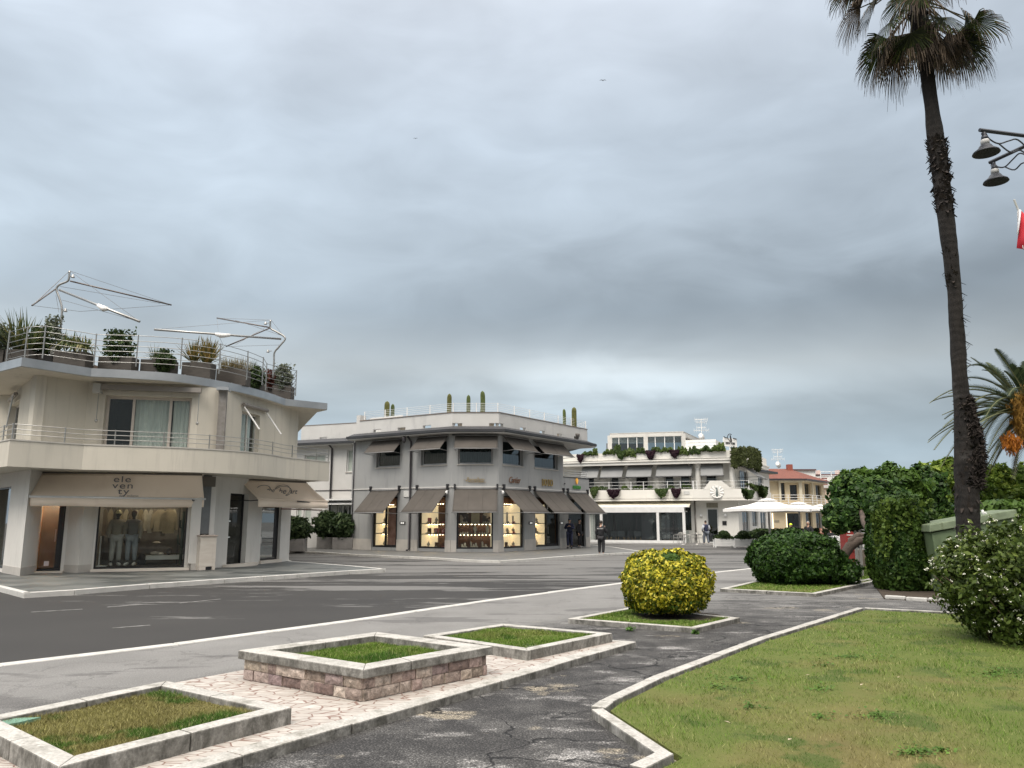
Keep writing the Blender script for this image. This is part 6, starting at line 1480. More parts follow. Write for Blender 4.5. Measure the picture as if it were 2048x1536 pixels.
# ---- white slatted planters with round shrubs
shrub_m = leafm('dark_shrub_leaf', [(0, (.018, .035, .012)), (.6, (.035, .065, .02)), (1, (.07, .10, .03))])
def slat_planter(px, Y, label):
    c = Z(px, 1080, Y); t = thing('slatted_planter', (c.x, Y, .02), label, 'planter', 'white slatted planters of the cafe')
    q = MB(); 
    for k in range(3): q.box(c.x - .58, c.x + .58, Y - .25, Y + .25, .10 + k * .165, .10 + k * .165 + .155)
    q.build('box', white_metal, t)
    for sx_ in (-1, 1):
        for sy_ in (-1, 1): MB().box(c.x + sx_ * .60 - .035, c.x + sx_ * .60 + .035, Y + sy_ * .25 - .035, Y + sy_ * .25 + .035, .02, .62).build('post', white_metal, t)
    P, d = blob_points(1500, (c.x + .05, Y, .80), (.36, .36, .30), 2.2, .08); o1 = leaves_at(P, .07, d, 1.5)
    P, d = blob_points(1100, (c.x, Y, .64), (.60, .26, .16), 3, .2); o2 = leaves_at(P, .07, d, 1.6)
    np_mesh('shrub', np.concatenate([o1, o2]), 4, shrub_m, t)
for px, Y, nm in ((1447, 52.6, 'first'), (1486, 52.2, 'second'), (1526, 51.6, 'third'), (1567, 51.0, 'fourth')):
    slat_planter(px, Y, nm + ' white slatted planter with clipped shrubs, counted from the cafe door')
for k, (px, Y) in enumerate(((1530, 55), (1565, 55.5), (1600, 56), (1640, 57))):
    c = Z(px, 1060, Y); P, d = blob_points(2500, (c.x, Y, .75), (1.1, .5, .42), 2.5, .15); 
    tag(np_mesh('low_hedge', leaves_at(P, .10, d, 1.5), 4, shrub_m, None, (c.x, Y, .1)), 'low dark hedge shrub among the cafe seats under the parasols', 'hedge', 'low hedges between the cafe seats')
# ---- metal cafe chairs and a table
alu = mat('aluminium', (.45, .44, .42), (.38, .37, .35), 3, .4, metal=.6)
def arm_chair(m_, label, grp):
    t = thing('cafe_armchair', (0, 0, 0), label, 'chair', grp)
    MB().box(-.24, .24, -.22, .22, .44, .47).build('seat', m_, t)
    q = MB(); q.tube([(-.25, -.2, .66), (-.27, .1, .68), (-.2, .27, .80), (0, .30, .84), (.2, .27, .80), (.27, .1, .68), (.25, -.2, .66)], .018, 5)
    for k in range(-3, 4): q.tube([(k * .06, .24, .46), (k * .065, .29 - abs(k) * .01, .82)], .010, 4)
    q.build('backrest', m_, t)
    for sx_ in (-1, 1):
        MB().tube([(sx_ * .25, -.2, .66), (sx_ * .25, -.24, 0)], .016, 5).build('leg', m_, t); MB().tube([(sx_ * .22, .22, .46), (sx_ * .24, .30, 0)], .016, 5).build('leg', m_, t)
    return t
ac = arm_chair(alu, 'grey metal armchair on the pavement outside the veranda', 'metal chairs outside the veranda')
for k, (px, Y, rz) in enumerate(((1356, 58.5, -1.2), (1366, 59.4, .3), (1376, 58.3, 1.3), (1389, 58.8, -1.0), (1400, 58.4, 1.4))):
    o = ac if k == 0 else copy_tree(ac); c = Z(px, 1080, Y); o.location = (c.x, Y, .05); o.rotation_euler = (0, 0, rz)
for px, Y in ((1366, 58.0), (1394, 58.2)):
    c = Z(px, 1080, Y); t = thing('cafe_table', (c.x, Y, .05), 'small round metal table ' + ('left' if px < 1380 else 'right') + ' among the grey chairs outside the veranda', 'table')
    MB().lathe((c.x, Y, .74), [(.33, 0), (.34, .03)], 16).build('table_top', alu, t); MB().tube([(c.x, Y, .08), (c.x, Y, .74)], .03, 6).build('column', alu, t); MB().lathe((c.x, Y, .05), [(.22, 0), (.2, .03)], 12).build('base', alu, t)
wc = arm_chair(white_metal, 'white slatted chair at the terrace tables beyond the dark bush', 'white chairs beyond the dark bush')
for k, (px, Y, rz) in enumerate(((1650, 46, .2), (1664, 45.4, 2.9), (1676, 46, .1), (1688, 45.2, 3.0), (1700, 46.2, .2), (1722, 45, 2.8), (1658, 48, 1.5), (1694, 48.5, 0))):
    o = wc if k == 0 else copy_tree(wc); c = Z(px, 1085, Y); o.location = (c.x, Y, .05); o.rotation_euler = (0, 0, rz)
# hanging plants and greenery on the white building
ivy = leafm('ivy_leaf', [(0, (.03, .055, .015)), (.6, (.06, .10, .03)), (1, (.11, .15, .05))]); plum = leafm('plum_leaf', [(0, (.018, .008, .014)), (1, (.045, .018, .028))]); lime = leafm('bright_leaf', [(0, (.05, .085, .02)), (1, (.13, .18, .05))])
def hang(F, x0, x1, y0, y1, m_, label, grp, d=.08, fz=None, name='hanging_plant', thick=.16):
    ym = (y0 + y1) / 2; a, zt_ = F.at(x0, y0, d); b, _ = F.at(x1, y0, d); _, zb_ = F.at((x0 + x1) / 2, y1, d); n = int(900 * max(.5, (b - a) * (zt_ - zb_)))
    u = RNG.random(n); w = RNG.random(n) ** .9; lob = .8 + .2 * np.abs(np.sin(u * 9.0 + x0)); edge = np.clip(np.sin(u * math.pi) ** .7, .1, 1)
    zz = zt_ + .08 - w * (zt_ - zb_) * lob * edge if name == 'hanging_plant' else zb_ + w ** .8 * (zt_ - zb_ + .05) * (.35 + .65 * np.abs(np.sin(u * (5 + x0 % 5) + x0))) * np.clip(edge * 1.4, 0, 1); ss = a + (b - a) * u; dd = d + thick * (RNG.random(n) - .1) + .12 * np.sin(w * 2.5)
    P = np.array([F.p(s, q, z) for s, q, z in zip(ss, dd, zz)]); nn = np.tile([F.n.x, F.n.y, .3], (n, 1))
    o = np_mesh(name, leaves_at(P, .13, nn, 1.5, .7), 4, m_, None, (P[:, 0].mean(), P[:, 1].mean(), zb_)); return tag(o, label, 'plant', grp)
RB = offset(line, .86); R1 = Fac(RB[0], RB[1]); BB1 = Fac(bo[0], bo[1])
hg = 'trailing plants on the balconies of the white building'
hang(R1, 1234, 1250.5, 905, 922, ivy, 'green plant trailing over the roof parapet, leftmost green one', hg)
hang(R1, 1156, 1167, 912, 928, plum, 'dark plum plant at the far left end of the roof parapet', hg)
hang(R1, 1293, 1310, 904, 922, plum, 'dark plum plant hanging over the roof parapet, left of two', hg)
hang(R1, 1341, 1358, 903, 918.5, plum, 'dark plum plant hanging over the roof parapet, right of two', hg)
hang(BB1, 1182, 1196, 980, 998, ivy, 'green plant trailing over the left end of the balcony', hg)
hang(BB1, 1216, 1239.5, 982, 999.5, plum, 'double dark plum plant hanging over the balcony, left', hg)
hang(BB1, 1311, 1335.5, 980, 997.5, ivy, 'wide green plant trailing over the middle of the balcony', hg)
hang(BB1, 1344, 1361, 980, 999, plum, 'round dark plum plant hanging over the balcony, right', hg)
for x0, x1, yt, yb, m_, nm in ((1166, 1189, 905, 911, ivy, 'low dark bush at the left end'), (1187, 1196, 899, 910, lime, 'small spiky plant left'), (1208, 1230, 901, 909, lime, 'pale rounded bush'), (1229, 1242, 891, 906, ivy, 'upright cordyline'), (1248, 1272, 898, 914, lime, 'bright green fern like plant'), (1272, 1292, 898, 907, ivy, 'dark shrub in the middle'), (1304, 1322, 896, 904, ivy, 'dark shrub before the glass pavilion'), (1322, 1348, 897, 904, lime, 'yellow green spiky shrub'), (1354, 1376, 895, 911, lime, 'trailing bright plant'), (1377, 1400, 894, 909, ivy, 'leafy trailing plant'), (1400, 1423, 894, 903, ivy, 'dark row of leaves'), (1424, 1438, 893, 902, lime, 'pale bush left of the sign'), (1436, 1450, 887, 902, lime, 'grassy tuft beside the rooftop sign')):
    hang(R1, x0, x1, yt, yb, m_, nm + ' growing along the white roof edge', 'plants along the white roof edge', d=-.25, name='roof_plant', thick=.35)
for x0, x1, yt, yb, m_, nm in ((1184, 1203, 975, 983, lime, 'leafy plant at the left'), (1196, 1218, 974, 983, ivy, 'dark rounded shrub'), (1240, 1260, 972, 983, lime, 'spiky yellow green plant'), (1262, 1290, 973, 983, ivy, 'dark low shrub'), (1290, 1310, 973, 983, ivy, 'dark bush next to a railing post'), (1335, 1350, 972, 981, ivy, 'grey green bush'), (1363, 1385, 969, 981, ivy, 'silvery shrub near the street plates')):
    hang(BB1, x0, x1, yt, yb, m_, nm + ' in the balcony planters of the white building', 'plants in the balcony planters', d=-.45, name='balcony_plant', thick=.3)
R2 = Fac(RB[1], RB[2]); R3 = Fac(RB[2], RB[3])
n = 6500; u = RNG.random(n); P = []
for i in range(n):
    t_ = u[i] * 5.6; F = R2 if t_ < 1.0 else R3; s = (R2.L - 1.0 + t_) if t_ < 1.0 else (t_ - 1.0); P.append(F.p(s, .12 + .25 * RNG.random() + .1 * math.sin(s * 5), 7.25 - RNG.random() ** .8 * (1.35 + .12 * math.sin(t_ * 7)) + .12 * math.sin(u[i] * 3)))
P = np.array(P); o = np_mesh('hanging_foliage', leaves_at(P, .16, np.tile([-.2, -1, .1], (n, 1)), 2.4, .6, .5), 4, leafm('rosemary_leaf', [(0, (.035, .045, .015)), (.7, (.06, .075, .025)), (1, (.10, .12, .04))]), None, tuple(P.mean(0)))
tag(o, 'thick green curtain of trailing rosemary over the rounded corner of the roof', 'plant')
BB3 = Fac(bo[2], bo[3]); o = hang(BB3, 1481, 1496, 981, 1001, ivy, 'thick green trailing plant at the right corner of the balcony', hg, thick=.4)
hang(BB3, 1491, 1516, 970, 985, lime, 'bright leafy shrub on the right side balcony', hg, d=-.3, thick=.4); hang(BB3, 1512, 1522, 974, 998, ivy, 'dark shrub at the far right end of the balcony', hg, d=0, thick=.5)
# ================================================================== ROOF TERRACE OF THE CREAM BUILDING
box_m = mat('dark_planter_box', (.055, .048, .042), (.08, .07, .06), 5, .7, stretch=(1, 1, 6))
swordm = leafm('sword_leaf', [(0, (.05, .075, .03)), (.6, (.10, .13, .05)), (.85, (.22, .20, .08)), (1, (.30, .26, .12))], patch=None)
phorm = leafm('bronze_green_blade', [(0, (.06, .08, .03)), (.5, (.16, .14, .05)), (.8, (.30, .20, .06)), (1, (.36, .28, .12))])
bushg = leafm('shrub_leaf', [(0, (.02, .035, .012)), (.6, (.045, .075, .025)), (1, (.08, .12, .04))])
olive_l = leafm('olive_leaf', [(0, (.10, .12, .08)), (1, (.24, .26, .20))]); strawg = leafm('straw_grass', [(0, (.10, .10, .04)), (.5, (.22, .18, .09)), (1, (.35, .29, .18))]); redl = leafm('red_brown_leaf', [(0, (.05, .02, .015)), (1, (.14, .05, .035))])
def swords(c, n, ln, w, up=.75, spread=1.0, curve=.3):
    out = []
    for i in range(n):
        a = random.uniform(0, 6.283); e = random.uniform(up, 1.5) if random.random() < .75 else random.uniform(.3, up); L_ = ln * random.uniform(.6, 1.1)
        d = Vector((math.cos(a) * math.cos(e) * spread, math.sin(a) * math.cos(e) * spread, math.sin(e))).normalized(); s = Vector((-math.sin(a), math.cos(a), 0)) * w
        b = Vector(c) + Vector((math.cos(a), math.sin(a), 0)) * random.uniform(0, .08); m1 = b + d * L_ * .55; t = b + d * L_ - Vector((0, 0, 1)) * L_ * curve * (1 - math.sin(e)) 
        out += [b - s * .35, b + s * .35, m1 + s * .5, m1 - s * .5, m1 - s * .5, m1 + s * .5, t + s * .03, t - s * .03]
    return np.array([tuple(p) for p in out])
def potted(px, px1, Y, kind, hh, label, box=True, bh=.62):
    a, b = Z(px, 720, Y), Z(px1, 720, Y); cx_, w = (a.x + b.x) / 2, (b.x - a.x) / 2; z0 = 6.62
    t = thing('potted_plant', (cx_, Y, z0), label, 'potted plant', 'planters on the terrace of the cream building')
    MB().prism([(cx_ - w, Y - .28), (cx_ + w, Y - .22), (cx_ + w, Y + .32), (cx_ - w, Y + .26)], z0, z0 + bh).build('planter_box', box_m, t, bevel=.01)
    T = z0 + bh
    if kind == 'yucca': V = np.concatenate([swords((cx_ + random.uniform(-w, w) * .6, Y, T), 42, hh, .05, .6, curve=.2) for _ in range(4)]); m_ = swordm
    elif kind == 'phormium': V = np.concatenate([swords((cx_ + random.uniform(-w, w) * .7, Y, T), 40, hh, .055, .85, curve=.15) for _ in range(5)]); m_ = phorm
    elif kind == 'aloe': V = np.concatenate([swords((cx_ + w * (-.8 + k * .27), Y + random.uniform(-.1, .1), T + .1 + random.random() * .15), 30, hh, .06, .2, curve=.9) for k in range(7)]); m_ = swordm
    elif kind == 'grass': V = np.concatenate([swords((cx_ + w * (-.8 + k * .23), Y + random.uniform(-.15, .15), T), 70, hh, .012, .7, curve=.5) for k in range(8)]); m_ = strawg
    elif kind == 'mixed':
        V = swords((cx_ - w * .3, Y, T), 90, hh, .022, .5, curve=.3); m_ = swordm
        P, d = blob_points(1600, (cx_ + w * .55, Y - .25, T - .08), (.32, .28, .40), 2, .25); o = np_mesh('trailing_shrub', leaves_at(P, .06, d, 1.5), 4, bushg, t)
    else:
        mm = {'bush': bushg, 'olive': olive_l, 'redbush': redl}[kind]
        P, d = blob_points(1500, (cx_, Y - .08, T + hh * .38), (max(w * .85, .3), .35, hh * .62), 2, .3); Pm = np.concatenate([P] + [np.array([(cx_ + w * .7 * math.sin(k * 2.1) + (j / 16) * .25 * math.sin(k * 3), Y, T + hh * .7 + hh * .5 * j / 16) for j in range(16)]) + RNG.normal(0, .03, (16, 3)) for k in range(9)])
        V = leaves_at(Pm, .07, None, 1.6); m_ = mm
    np_mesh('foliage', V, 4, m_, t)
    return t
for a in ((-25, 14, 24.9, 'olive', .75, 'loose grey shrub at the far left edge of the roof terrace'), (20, 64, 24.9, 'yucca', 1.35, 'big spiky yucca at the left of the roof terrace'), (62, 92, 25.4, 'bush', .8, 'green shrub between the yucca and the olive on the terrace'), (92, 112, 26.0, 'olive', 1.25, 'tall grey green olive behind the first sail mast', ),
          (116, 178, 25.2, 'aloe', .55, 'long box of branching aloe on the terrace'), (205, 270, 26.0, 'bush', .85, 'dark leafy shrub spilling over its box, right of the aloe'), (289, 350, 26.5, 'mixed', .6, 'thin grassy plant with a trailing dark shrub in one box'),
          (371, 427, 27.0, 'phormium', .95, 'upright fan of bronze green sword leaves in a dark box'), (440, 498, 28.2, 'grass', .55, 'box of short straw coloured grass'), (494, 527, 29.6, 'mixed', .75, 'wiry plant with a trailing dark shrub at the curve of the terrace'), (536, 560, 32.0, 'redbush', .6, 'reddish brown bush beside the second sail mast'), (552, 588, 31.8, 'olive', .8, 'greyish bush at the right end of the terrace')):
    potted(*a)
a = Z(181, 706, 26.4); tag(MB().box(a.x - .25, a.x + .25, 26.2, 26.6, 6.62, 7.05).build('crate', mat('tan_box', (.26, .19, .13), (.2, .14, .1), 4), None), 'small tan box between the aloe and the leafy shrub on the terrace', 'box')
a = Z(107, 702, 25.6); tag(MB().box(a.x - .11, a.x + .11, 25.58, 25.6, a.z - .12, a.z + .14).build('notice_plate', white_metal, None), 'small white notice fixed beside the first sail mast', 'notice')
cable_m = mat('thin_cable', (.25, .26, .27), (.2, .2, .21), 3, .5)
def sail(name_label, mast, booms, cables, lamps, wrap):
    t = thing('sail_frame', tuple(mast[0][:2]) + (6.62,), name_label, 'sun sail frame', 'folded sun sail frames on the roof terrace')
    sp = smooth_path([tuple(p) for p in mast], 4); MB().tube(sp, .038, 8).build('mast', steel, t, smooth=True)
    for i, (a, b, r, m_) in enumerate(booms): 
        bo_ = MB().tube([a, b], r, 8).build('boom', m_, t, smooth=True)
        if wrap and i == wrap[0]:
            a_, b_ = Vector(a), Vector(b); c0 = a_.lerp(b_, wrap[1]); c1 = a_.lerp(b_, wrap[2]); MB().tube([c0, c0.lerp(c1, .4) - Vector((0, 0, .03)), c0.lerp(c1, .6) - Vector((0, 0, .04)), c1], [.06, .085, .10, .06], 8).build('folded_cloth', white_fab, t, smooth=True)
    q = MB(); [q.tube([a, b], .008, 3, False) for a, b in cables]; q.build('cable', cable_m, t)
    for p in lamps:
        q = MB(); q.lathe((p[0], p[1], p[2]), [(.015, .06), (.03, .04), (.065, -.05), (.065, -.06)], 10); q.tube([p, (p[0] + (.15 if p[0] < mast[0][0] else -.15), p[1], p[2])], .015, 4); q.build('spotlight', steel, t, smooth=True)
Y1 = 26.2; z_ = lambda px, py, Y=Y1: Z(px, py, Y); booms_d = mat('dark_boom', (.13, .11, .105), (.18, .16, .15), 3, .45, metal=.4)
sail('tall bent metal mast with folded sun sail booms, above the left part of the terrace', [z_(119, 705), z_(120, 672), z_(124, 622), z_(120, 600), z_(113, 580), z_(118, 570), z_(134, 563), z_(138, 556), z_(139, 542)],
     [(z_(119, 580, Y1), z_(279, 643, 24.6), .040, steel), (z_(140, 562, Y1), z_(343, 610, 28.2), .028, booms_d), (z_(111, 578, Y1), z_(64, 611, 24.8), .026, booms_d)],
     [(z_(140, 542), z_(343, 610, 28.2)), (z_(140, 542), z_(279, 643, 24.6)), (z_(139, 542), z_(64, 611, 24.8)), (z_(64, 611, 24.8), z_(160, 623, 26)), (z_(160, 623, 26), z_(343, 610, 28.2)), (z_(120, 573), z_(320, 607, 28.2)), (z_(112, 590), z_(118, 625)), (z_(124, 600), z_(279, 643, 24.6)), (z_(68, 609, 24.8), z_(139, 542))], [z_(131, 620), z_(146, 552)], (0, .50, .62))
Y2 = 31.0
sail('lower bent metal mast with folded sun sail booms, at the right end of the terrace', [z_(546, 755, Y2), z_(548, 722, Y2), z_(549, 705, Y2), z_(560, 691, Y2), z_(570, 679, Y2), z_(567, 672, Y2), z_(552, 663, Y2), z_(541, 656, Y2), z_(541, 640, Y2)],
     [(z_(562, 678, Y2), z_(308, 659, 28.5), .042, steel), (z_(540, 655, Y2), z_(434, 636, 33), .028, booms_d), (z_(540, 656, Y2), z_(452, 693, 30), .026, booms_d)],
     [(z_(541, 640, Y2), z_(434, 636, 33)), (z_(541, 640, Y2), z_(308, 659, 28.5)), (z_(434, 637, 33), z_(437, 670, 29.8)), (z_(437, 670, 29.8), z_(446, 690, 30)), (z_(543, 641, Y2), z_(567, 672, Y2)), (z_(470, 640, 32), z_(566, 672, Y2)), (z_(460, 693, 30), z_(560, 690, Y2)), (z_(555, 700, Y2), z_(570, 681, Y2)), (z_(530, 655, Y2), z_(470, 690, 30))], [z_(536, 702, Y2), z_(531, 646, Y2)], (0, .42, .54))
# ================================================================== PEOPLE AND MANNEQUINS
def skin_mesh(V, E_, Rr, root=0, sub=1):
    me = bpy.data.meshes.new('s'); me.from_pydata(V, E_, []); o = bpy.data.objects.new('s', me); S.collection.objects.link(o)
    m = o.modifiers.new('k', 'SKIN'); m.use_smooth_shade = True; m.branch_smoothing = .6
    for i, sv in enumerate(me.skin_vertices[0].data): sv.radius = Rr[i] if isinstance(Rr[i], tuple) else (Rr[i], Rr[i]); sv.use_root = (i == root)
    u = o.modifiers.new('u', 'SUBSURF'); u.levels = sub; u.render_levels = sub
    dg = bpy.context.evaluated_depsgraph_get(); r = bpy.data.meshes.new_from_object(o.evaluated_get(dg)); vs = [tuple(v.co) for v in r.vertices]; fs = [tuple(p.vertices) for p in r.polygons]
    bpy.data.objects.remove(o); bpy.data.meshes.remove(me); bpy.data.meshes.remove(r); return vs, fs
def figure(name, loc, rz, label, cat, top_m, leg_m, skinm, hair_m, shoe_m, H=1.75, arms=None, stride=0.0, head_tilt=0.0, group=None, bulk=1.0, long_coat=.05, seated=False, cap=None, legs2=None, sleeve_m=None):
    k = H / 1.75; t = thing(name, (0, 0, 0), label, cat, group)
    j = {'pel': (0, 0, .95), 'sp': (0, .01, 1.12), 'ch': (0, .01, 1.32), 'nk': (0, .0, 1.49), 'hd': (0, -.02 - head_tilt * .5, 1.58)}
    for s, sd in ((-1, 'r'), (1, 'l')):
        st = stride * s
        j['h' + sd] = (.095 * s, 0, .90); j['k' + sd] = (.105 * s, -.03 - st * .5, .50); j['a' + sd] = (.11 * s, .02 - st, .09); j['t' + sd] = (.125 * s, -.15 - st, .035)
        j['s' + sd] = (.18 * s, .01, 1.42)
        e, w = (arms or {}).get(sd, ((.245 * s, .03, 1.13), (.25 * s, -.05, .88))); j['e' + sd] = e; j['w' + sd] = w
        d = (Vector(w) - Vector(e)).normalized(); j['m' + sd] = tuple(Vector(w) + d * .09)
    if seated:
        for s, sd in ((-1, 'r'), (1, 'l')): j['k' + sd] = (.13 * s, -.45, .95); j['a' + sd] = (.13 * s, -.45, .52); j['t' + sd] = (.13 * s, -.6, .47)
    def sk(names, edges, rad, root):
        idx = {n: i for i, n in enumerate(names)}; return skin_mesh([tuple(c * k for c in j[n]) for n in names], [(idx[a], idx[b]) for a, b in edges], [rad[n] if not isinstance(rad[n], tuple) else rad[n] for n in names], idx[root])
    b = bulk
    N_ = ['pel', 'sp', 'ch', 'nk', 'hd', 'hr', 'kr', 'ar', 'hl', 'kl', 'al', 'sr', 'er', 'wr', 'mr', 'sl', 'el', 'wl', 'ml']
    Eg = [('pel', 'sp'), ('sp', 'ch'), ('ch', 'nk'), ('nk', 'hd'), ('pel', 'hr'), ('hr', 'kr'), ('kr', 'ar'), ('pel', 'hl'), ('hl', 'kl'), ('kl', 'al'), ('ch', 'sr'), ('sr', 'er'), ('er', 'wr'), ('wr', 'mr'), ('ch', 'sl'), ('sl', 'el'), ('el', 'wl'), ('wl', 'ml')]
    rd = dict(pel=.11, sp=.10, ch=.12, nk=.055, hd=.06, hr=.08, kr=.055, ar=.03, tr=.02, sr=.055, er=.042, wr=.028, mr=.032); rd.update({a[:-1] + 'l': v for a, v in list(rd.items()) if a in ('hr', 'kr', 'ar', 'tr', 'sr', 'er', 'wr', 'mr')})
    vs, fs = sk(N_, Eg, rd, 'pel'); q = MB().add(vs, fs)
    hz = 1.645; hy = -.02 - head_tilt
    n0 = len(q.v); q.ell((0, 0, 0), (.078, .095, .115), 14, 12)
    for i in range(n0, len(q.v)):
        x, y, z = q.v[i]
        if y < 0 and z < .0: y *= .92; x *= .9 + z * .6
        q.v[i] = (x * k, (y + hy) * k, (z + hz) * k)
    q.tube([(0, (hy - .085) * k, (hz + .02) * k), (0, (hy - .118) * k, (hz - .02) * k), (0, (hy - .09) * k, (hz - .03) * k)], [.010, .016, .010], 6)
    for s in (-1, 1): q.ell((.078 * s * k, hy * k, hz * k), (.014 * k, .022 * k, .032 * k), 8, 6)
    for sd, s in (('r', -1), ('l', 1)):     # palm with four fingers and a thumb
        w = Vector(j['m' + sd]) * k; d = (Vector(j['m' + sd]) - Vector(j['w' + sd])).normalized(); sx = Vector((0, 1, 0)).cross(d); sx = sx.normalized() if sx.length > .1 else Vector((1, 0, 0)); f = d.cross(sx)
        for i, L_ in enumerate((.062, .072, .068, .05)):
            o_ = w + f * (-.030 + .020 * i); q.tube([o_ - d * .02, o_ + d * L_ * .5, o_ + d * L_ * .9 - sx * .018 * s * -1], [.0105, .0095, .007], 5)
        q.tube([w - d * .05 - f * .02, w - d * .01 - f * .05, w + d * .02 - f * .055], [.013, .011, .008], 5)
    q.build('body', skinm, t, smooth=True)
    if skinm is skin_m:
        e_ = MB(); [e_.ell((.032 * s * k, (hy - .088) * k, (hz + .008) * k), (.012, .008, .008), 6, 5) for s in (-1, 1)]; e_.build('eyes', hair_d, t); MB().ell((0, (hy - .092) * k, (hz - .058) * k), (.024, .006, .007), 6, 5).build('mouth', mat('lips', (.35, .13, .11), (.3, .11, .1)), t)
    T_ = ['pel', 'sp', 'ch', 'nk', 'sr', 'er', 'wr', 'sl', 'el', 'wl']; j2 = dict(j); 
    td = dict(pel=(.185 * b, .14 * b), sp=(.165 * b, .13 * b), ch=(.175 * b, .14 * b), nk=.065, sr=.095 * b, er=.072 * b, wr=.048 * b, sl=.095 * b, el=.072 * b, wl=.048 * b)
    j['pel'] = (0, 0, .95 - long_coat)
    vs, fs = sk(T_, [('pel', 'sp'), ('sp', 'ch'), ('ch', 'nk'), ('ch', 'sr'), ('sr', 'er'), ('er', 'wr'), ('ch', 'sl'), ('sl', 'el'), ('el', 'wl')], td, 'pel'); MB().add(vs, fs).build('jacket', top_m, t, smooth=True); j['pel'] = j2['pel']
    if sleeve_m:
        for sd in 'rl':
            p = [Vector(j[n + sd]) * k for n in 'sew']; MB().tube([p[0] + (p[1] - p[0]) * .12, p[1], p[2]], [.088 * b, .07 * b, .05 * b], 10).build('sleeve', sleeve_m, t, smooth=True)
    L_ = ['pel', 'hr', 'kr', 'ar', 'hl', 'kl', 'al']; ld = dict(pel=(.175, .14), hr=.13, kr=.095, ar=.078, hl=.13, kl=.095, al=.078); ar0 = j['ar'], j['al']; j['ar'] = (ar0[0][0], ar0[0][1], ar0[0][2] + .05); j['al'] = (ar0[1][0], ar0[1][1], ar0[1][2] + .05)
    vs, fs = sk(L_, [('pel', 'hr'), ('hr', 'kr'), ('kr', 'ar'), ('pel', 'hl'), ('hl', 'kl'), ('kl', 'al')], ld, 'pel'); MB().add(vs, fs).build('trousers', leg_m, t, smooth=True); j['ar'], j['al'] = ar0
    for sd in 'rl':
        a_, b_ = Vector(j['a' + sd]) * k, Vector(j['t' + sd]) * k; q = MB(); q.tube([(a_.x, a_.y + .06, .045 + a_.z - .09), (a_.x, a_.y, .055 + a_.z - .09), (b_.x, b_.y, b_.z + .002), (b_.x, b_.y - .07, b_.z - .005)], [.045, .056, .05, .032], 8); q.build('shoe', shoe_m, t, smooth=True)
    if cap: 
        q = MB(); q.ell((0, (hy + .003) * k, (hz + .055) * k), (.088 * k, .105 * k, .078 * k), 12, 8); q.ell((0, (hy - .10) * k, (hz + .045) * k), (.06 * k, .055 * k, .012 * k), 10, 5); q.build('cap', cap, t, smooth=True)
    elif hair_m:
        q = MB(); q.ell((0, (hy + .018) * k, (hz + .032) * k), (.086 * k, .10 * k, .10 * k), 14, 10); q.build('hair', hair_m, t, smooth=True)
    t.rotation_euler = (0, 0, rz); t.location = loc; return t
c = G(1203, 1111, .0)
figure('person', (c[0], c[1], 0), R(160), 'man in black jacket and trousers seen from behind at the kerb, one hand raised', 'person', black_cloth, mat('black_trousers', (.012, .012, .014), (.02, .02, .024)), skin_m, hair_d, mat('white_soled_shoes', (.35, .35, .34), (.1, .1, .1)), 1.76, {'r': ((-.26, -.06, 1.15), (-.15, -.28, 1.38)), 'l': ((.25, .04, 1.13), (.22, -.08, .90))}, .05, bulk=1.1)
p = Vector(c); mb = MB(); Mx = Matrix.Translation((c[0], c[1], 0)) @ Matrix.Rotation(R(160), 4, 'Z'); text_on(mb, 'SECURITY', .075, (0, .185, 1.36), (-1, 0, 0), (0, 0, 1), extr=.004)
pers = [o for o in S.collection.objects if o.name.startswith('person')][0]
mb.xf(Matrix.Identity(4)); o = mb.build('back_lettering', mat('white_print', (.7, .7, .7)), None, origin=False); o.location = (0, 0, 0); o.parent = pers
s = F3.sx(1141, 1090, .5); figure('person', F3.p(s, .45, SB), R(-15), 'person in dark navy uniform and cap with raised hands, beside the rightmost shop door', 'person', navy_cloth, navy_cloth, skin_m, hair_d, black_cloth, 1.78, {'r': ((-.26, -.02, 1.15), (-.06, -.22, 1.28)), 'l': ((.26, -.02, 1.15), (.08, -.22, 1.30))}, bulk=1.15, cap=navy_cloth)
s = F3.sx(1162, 1090, .35); figure('person', F3.p(s, .25, SB), R(60), 'person in black long coat in the entrance beside the navy uniformed figure, face turned away', 'person', black_cloth, black_cloth, skin_m, hair_d, mat('white_soled_shoes', (.35, .35, .34)), 1.74, bulk=1.1, long_coat=.25)
c = G(1413, 1090, .02); figure('person', (c[0], c[1], .02), R(200), 'man in navy vest with grey sleeves walking away towards the cafe door', 'person', navy_cloth, mat('grey_blue_trousers', (.13, .15, .18), (.1, .11, .14)), skin_m, hair_d, mat('white_soled_shoes', (.35, .35, .34)), 1.74, {'r': ((-.30, .05, 1.16), (-.20, -.12, 1.0)), 'l': ((.30, .05, 1.16), (.20, -.12, 1.0))}, .12, bulk=1.1, sleeve_m=mat('grey_sleeves', (.42, .44, .47), (.35, .36, .4)))
hv = mat('fluorescent_yellow', (.62, .80, .04), (.55, .72, .03), 5)
c = Z(1581, 1060, 44); figure('person', (c.x, 44, .0), R(20), 'person in fluorescent yellow jacket and helmet behind the clipped dark bush', 'person', hv, navy_cloth, skin_m, None, black_cloth, 1.60, cap=hv, head_tilt=.02)
c = Z(1617, 1060, 46); figure('person', (c.x, 46, .0), R(-40), 'grey haired man in a dark jacket seated beyond the dark bush', 'person', black_cloth, navy_cloth, skin_m, hair_g, black_cloth, 1.72, {'r': ((-.27, -.06, 1.15), (-.33, -.32, 1.2)), 'l': ((.26, -.02, 1.15), (.18, -.2, 1.05))})
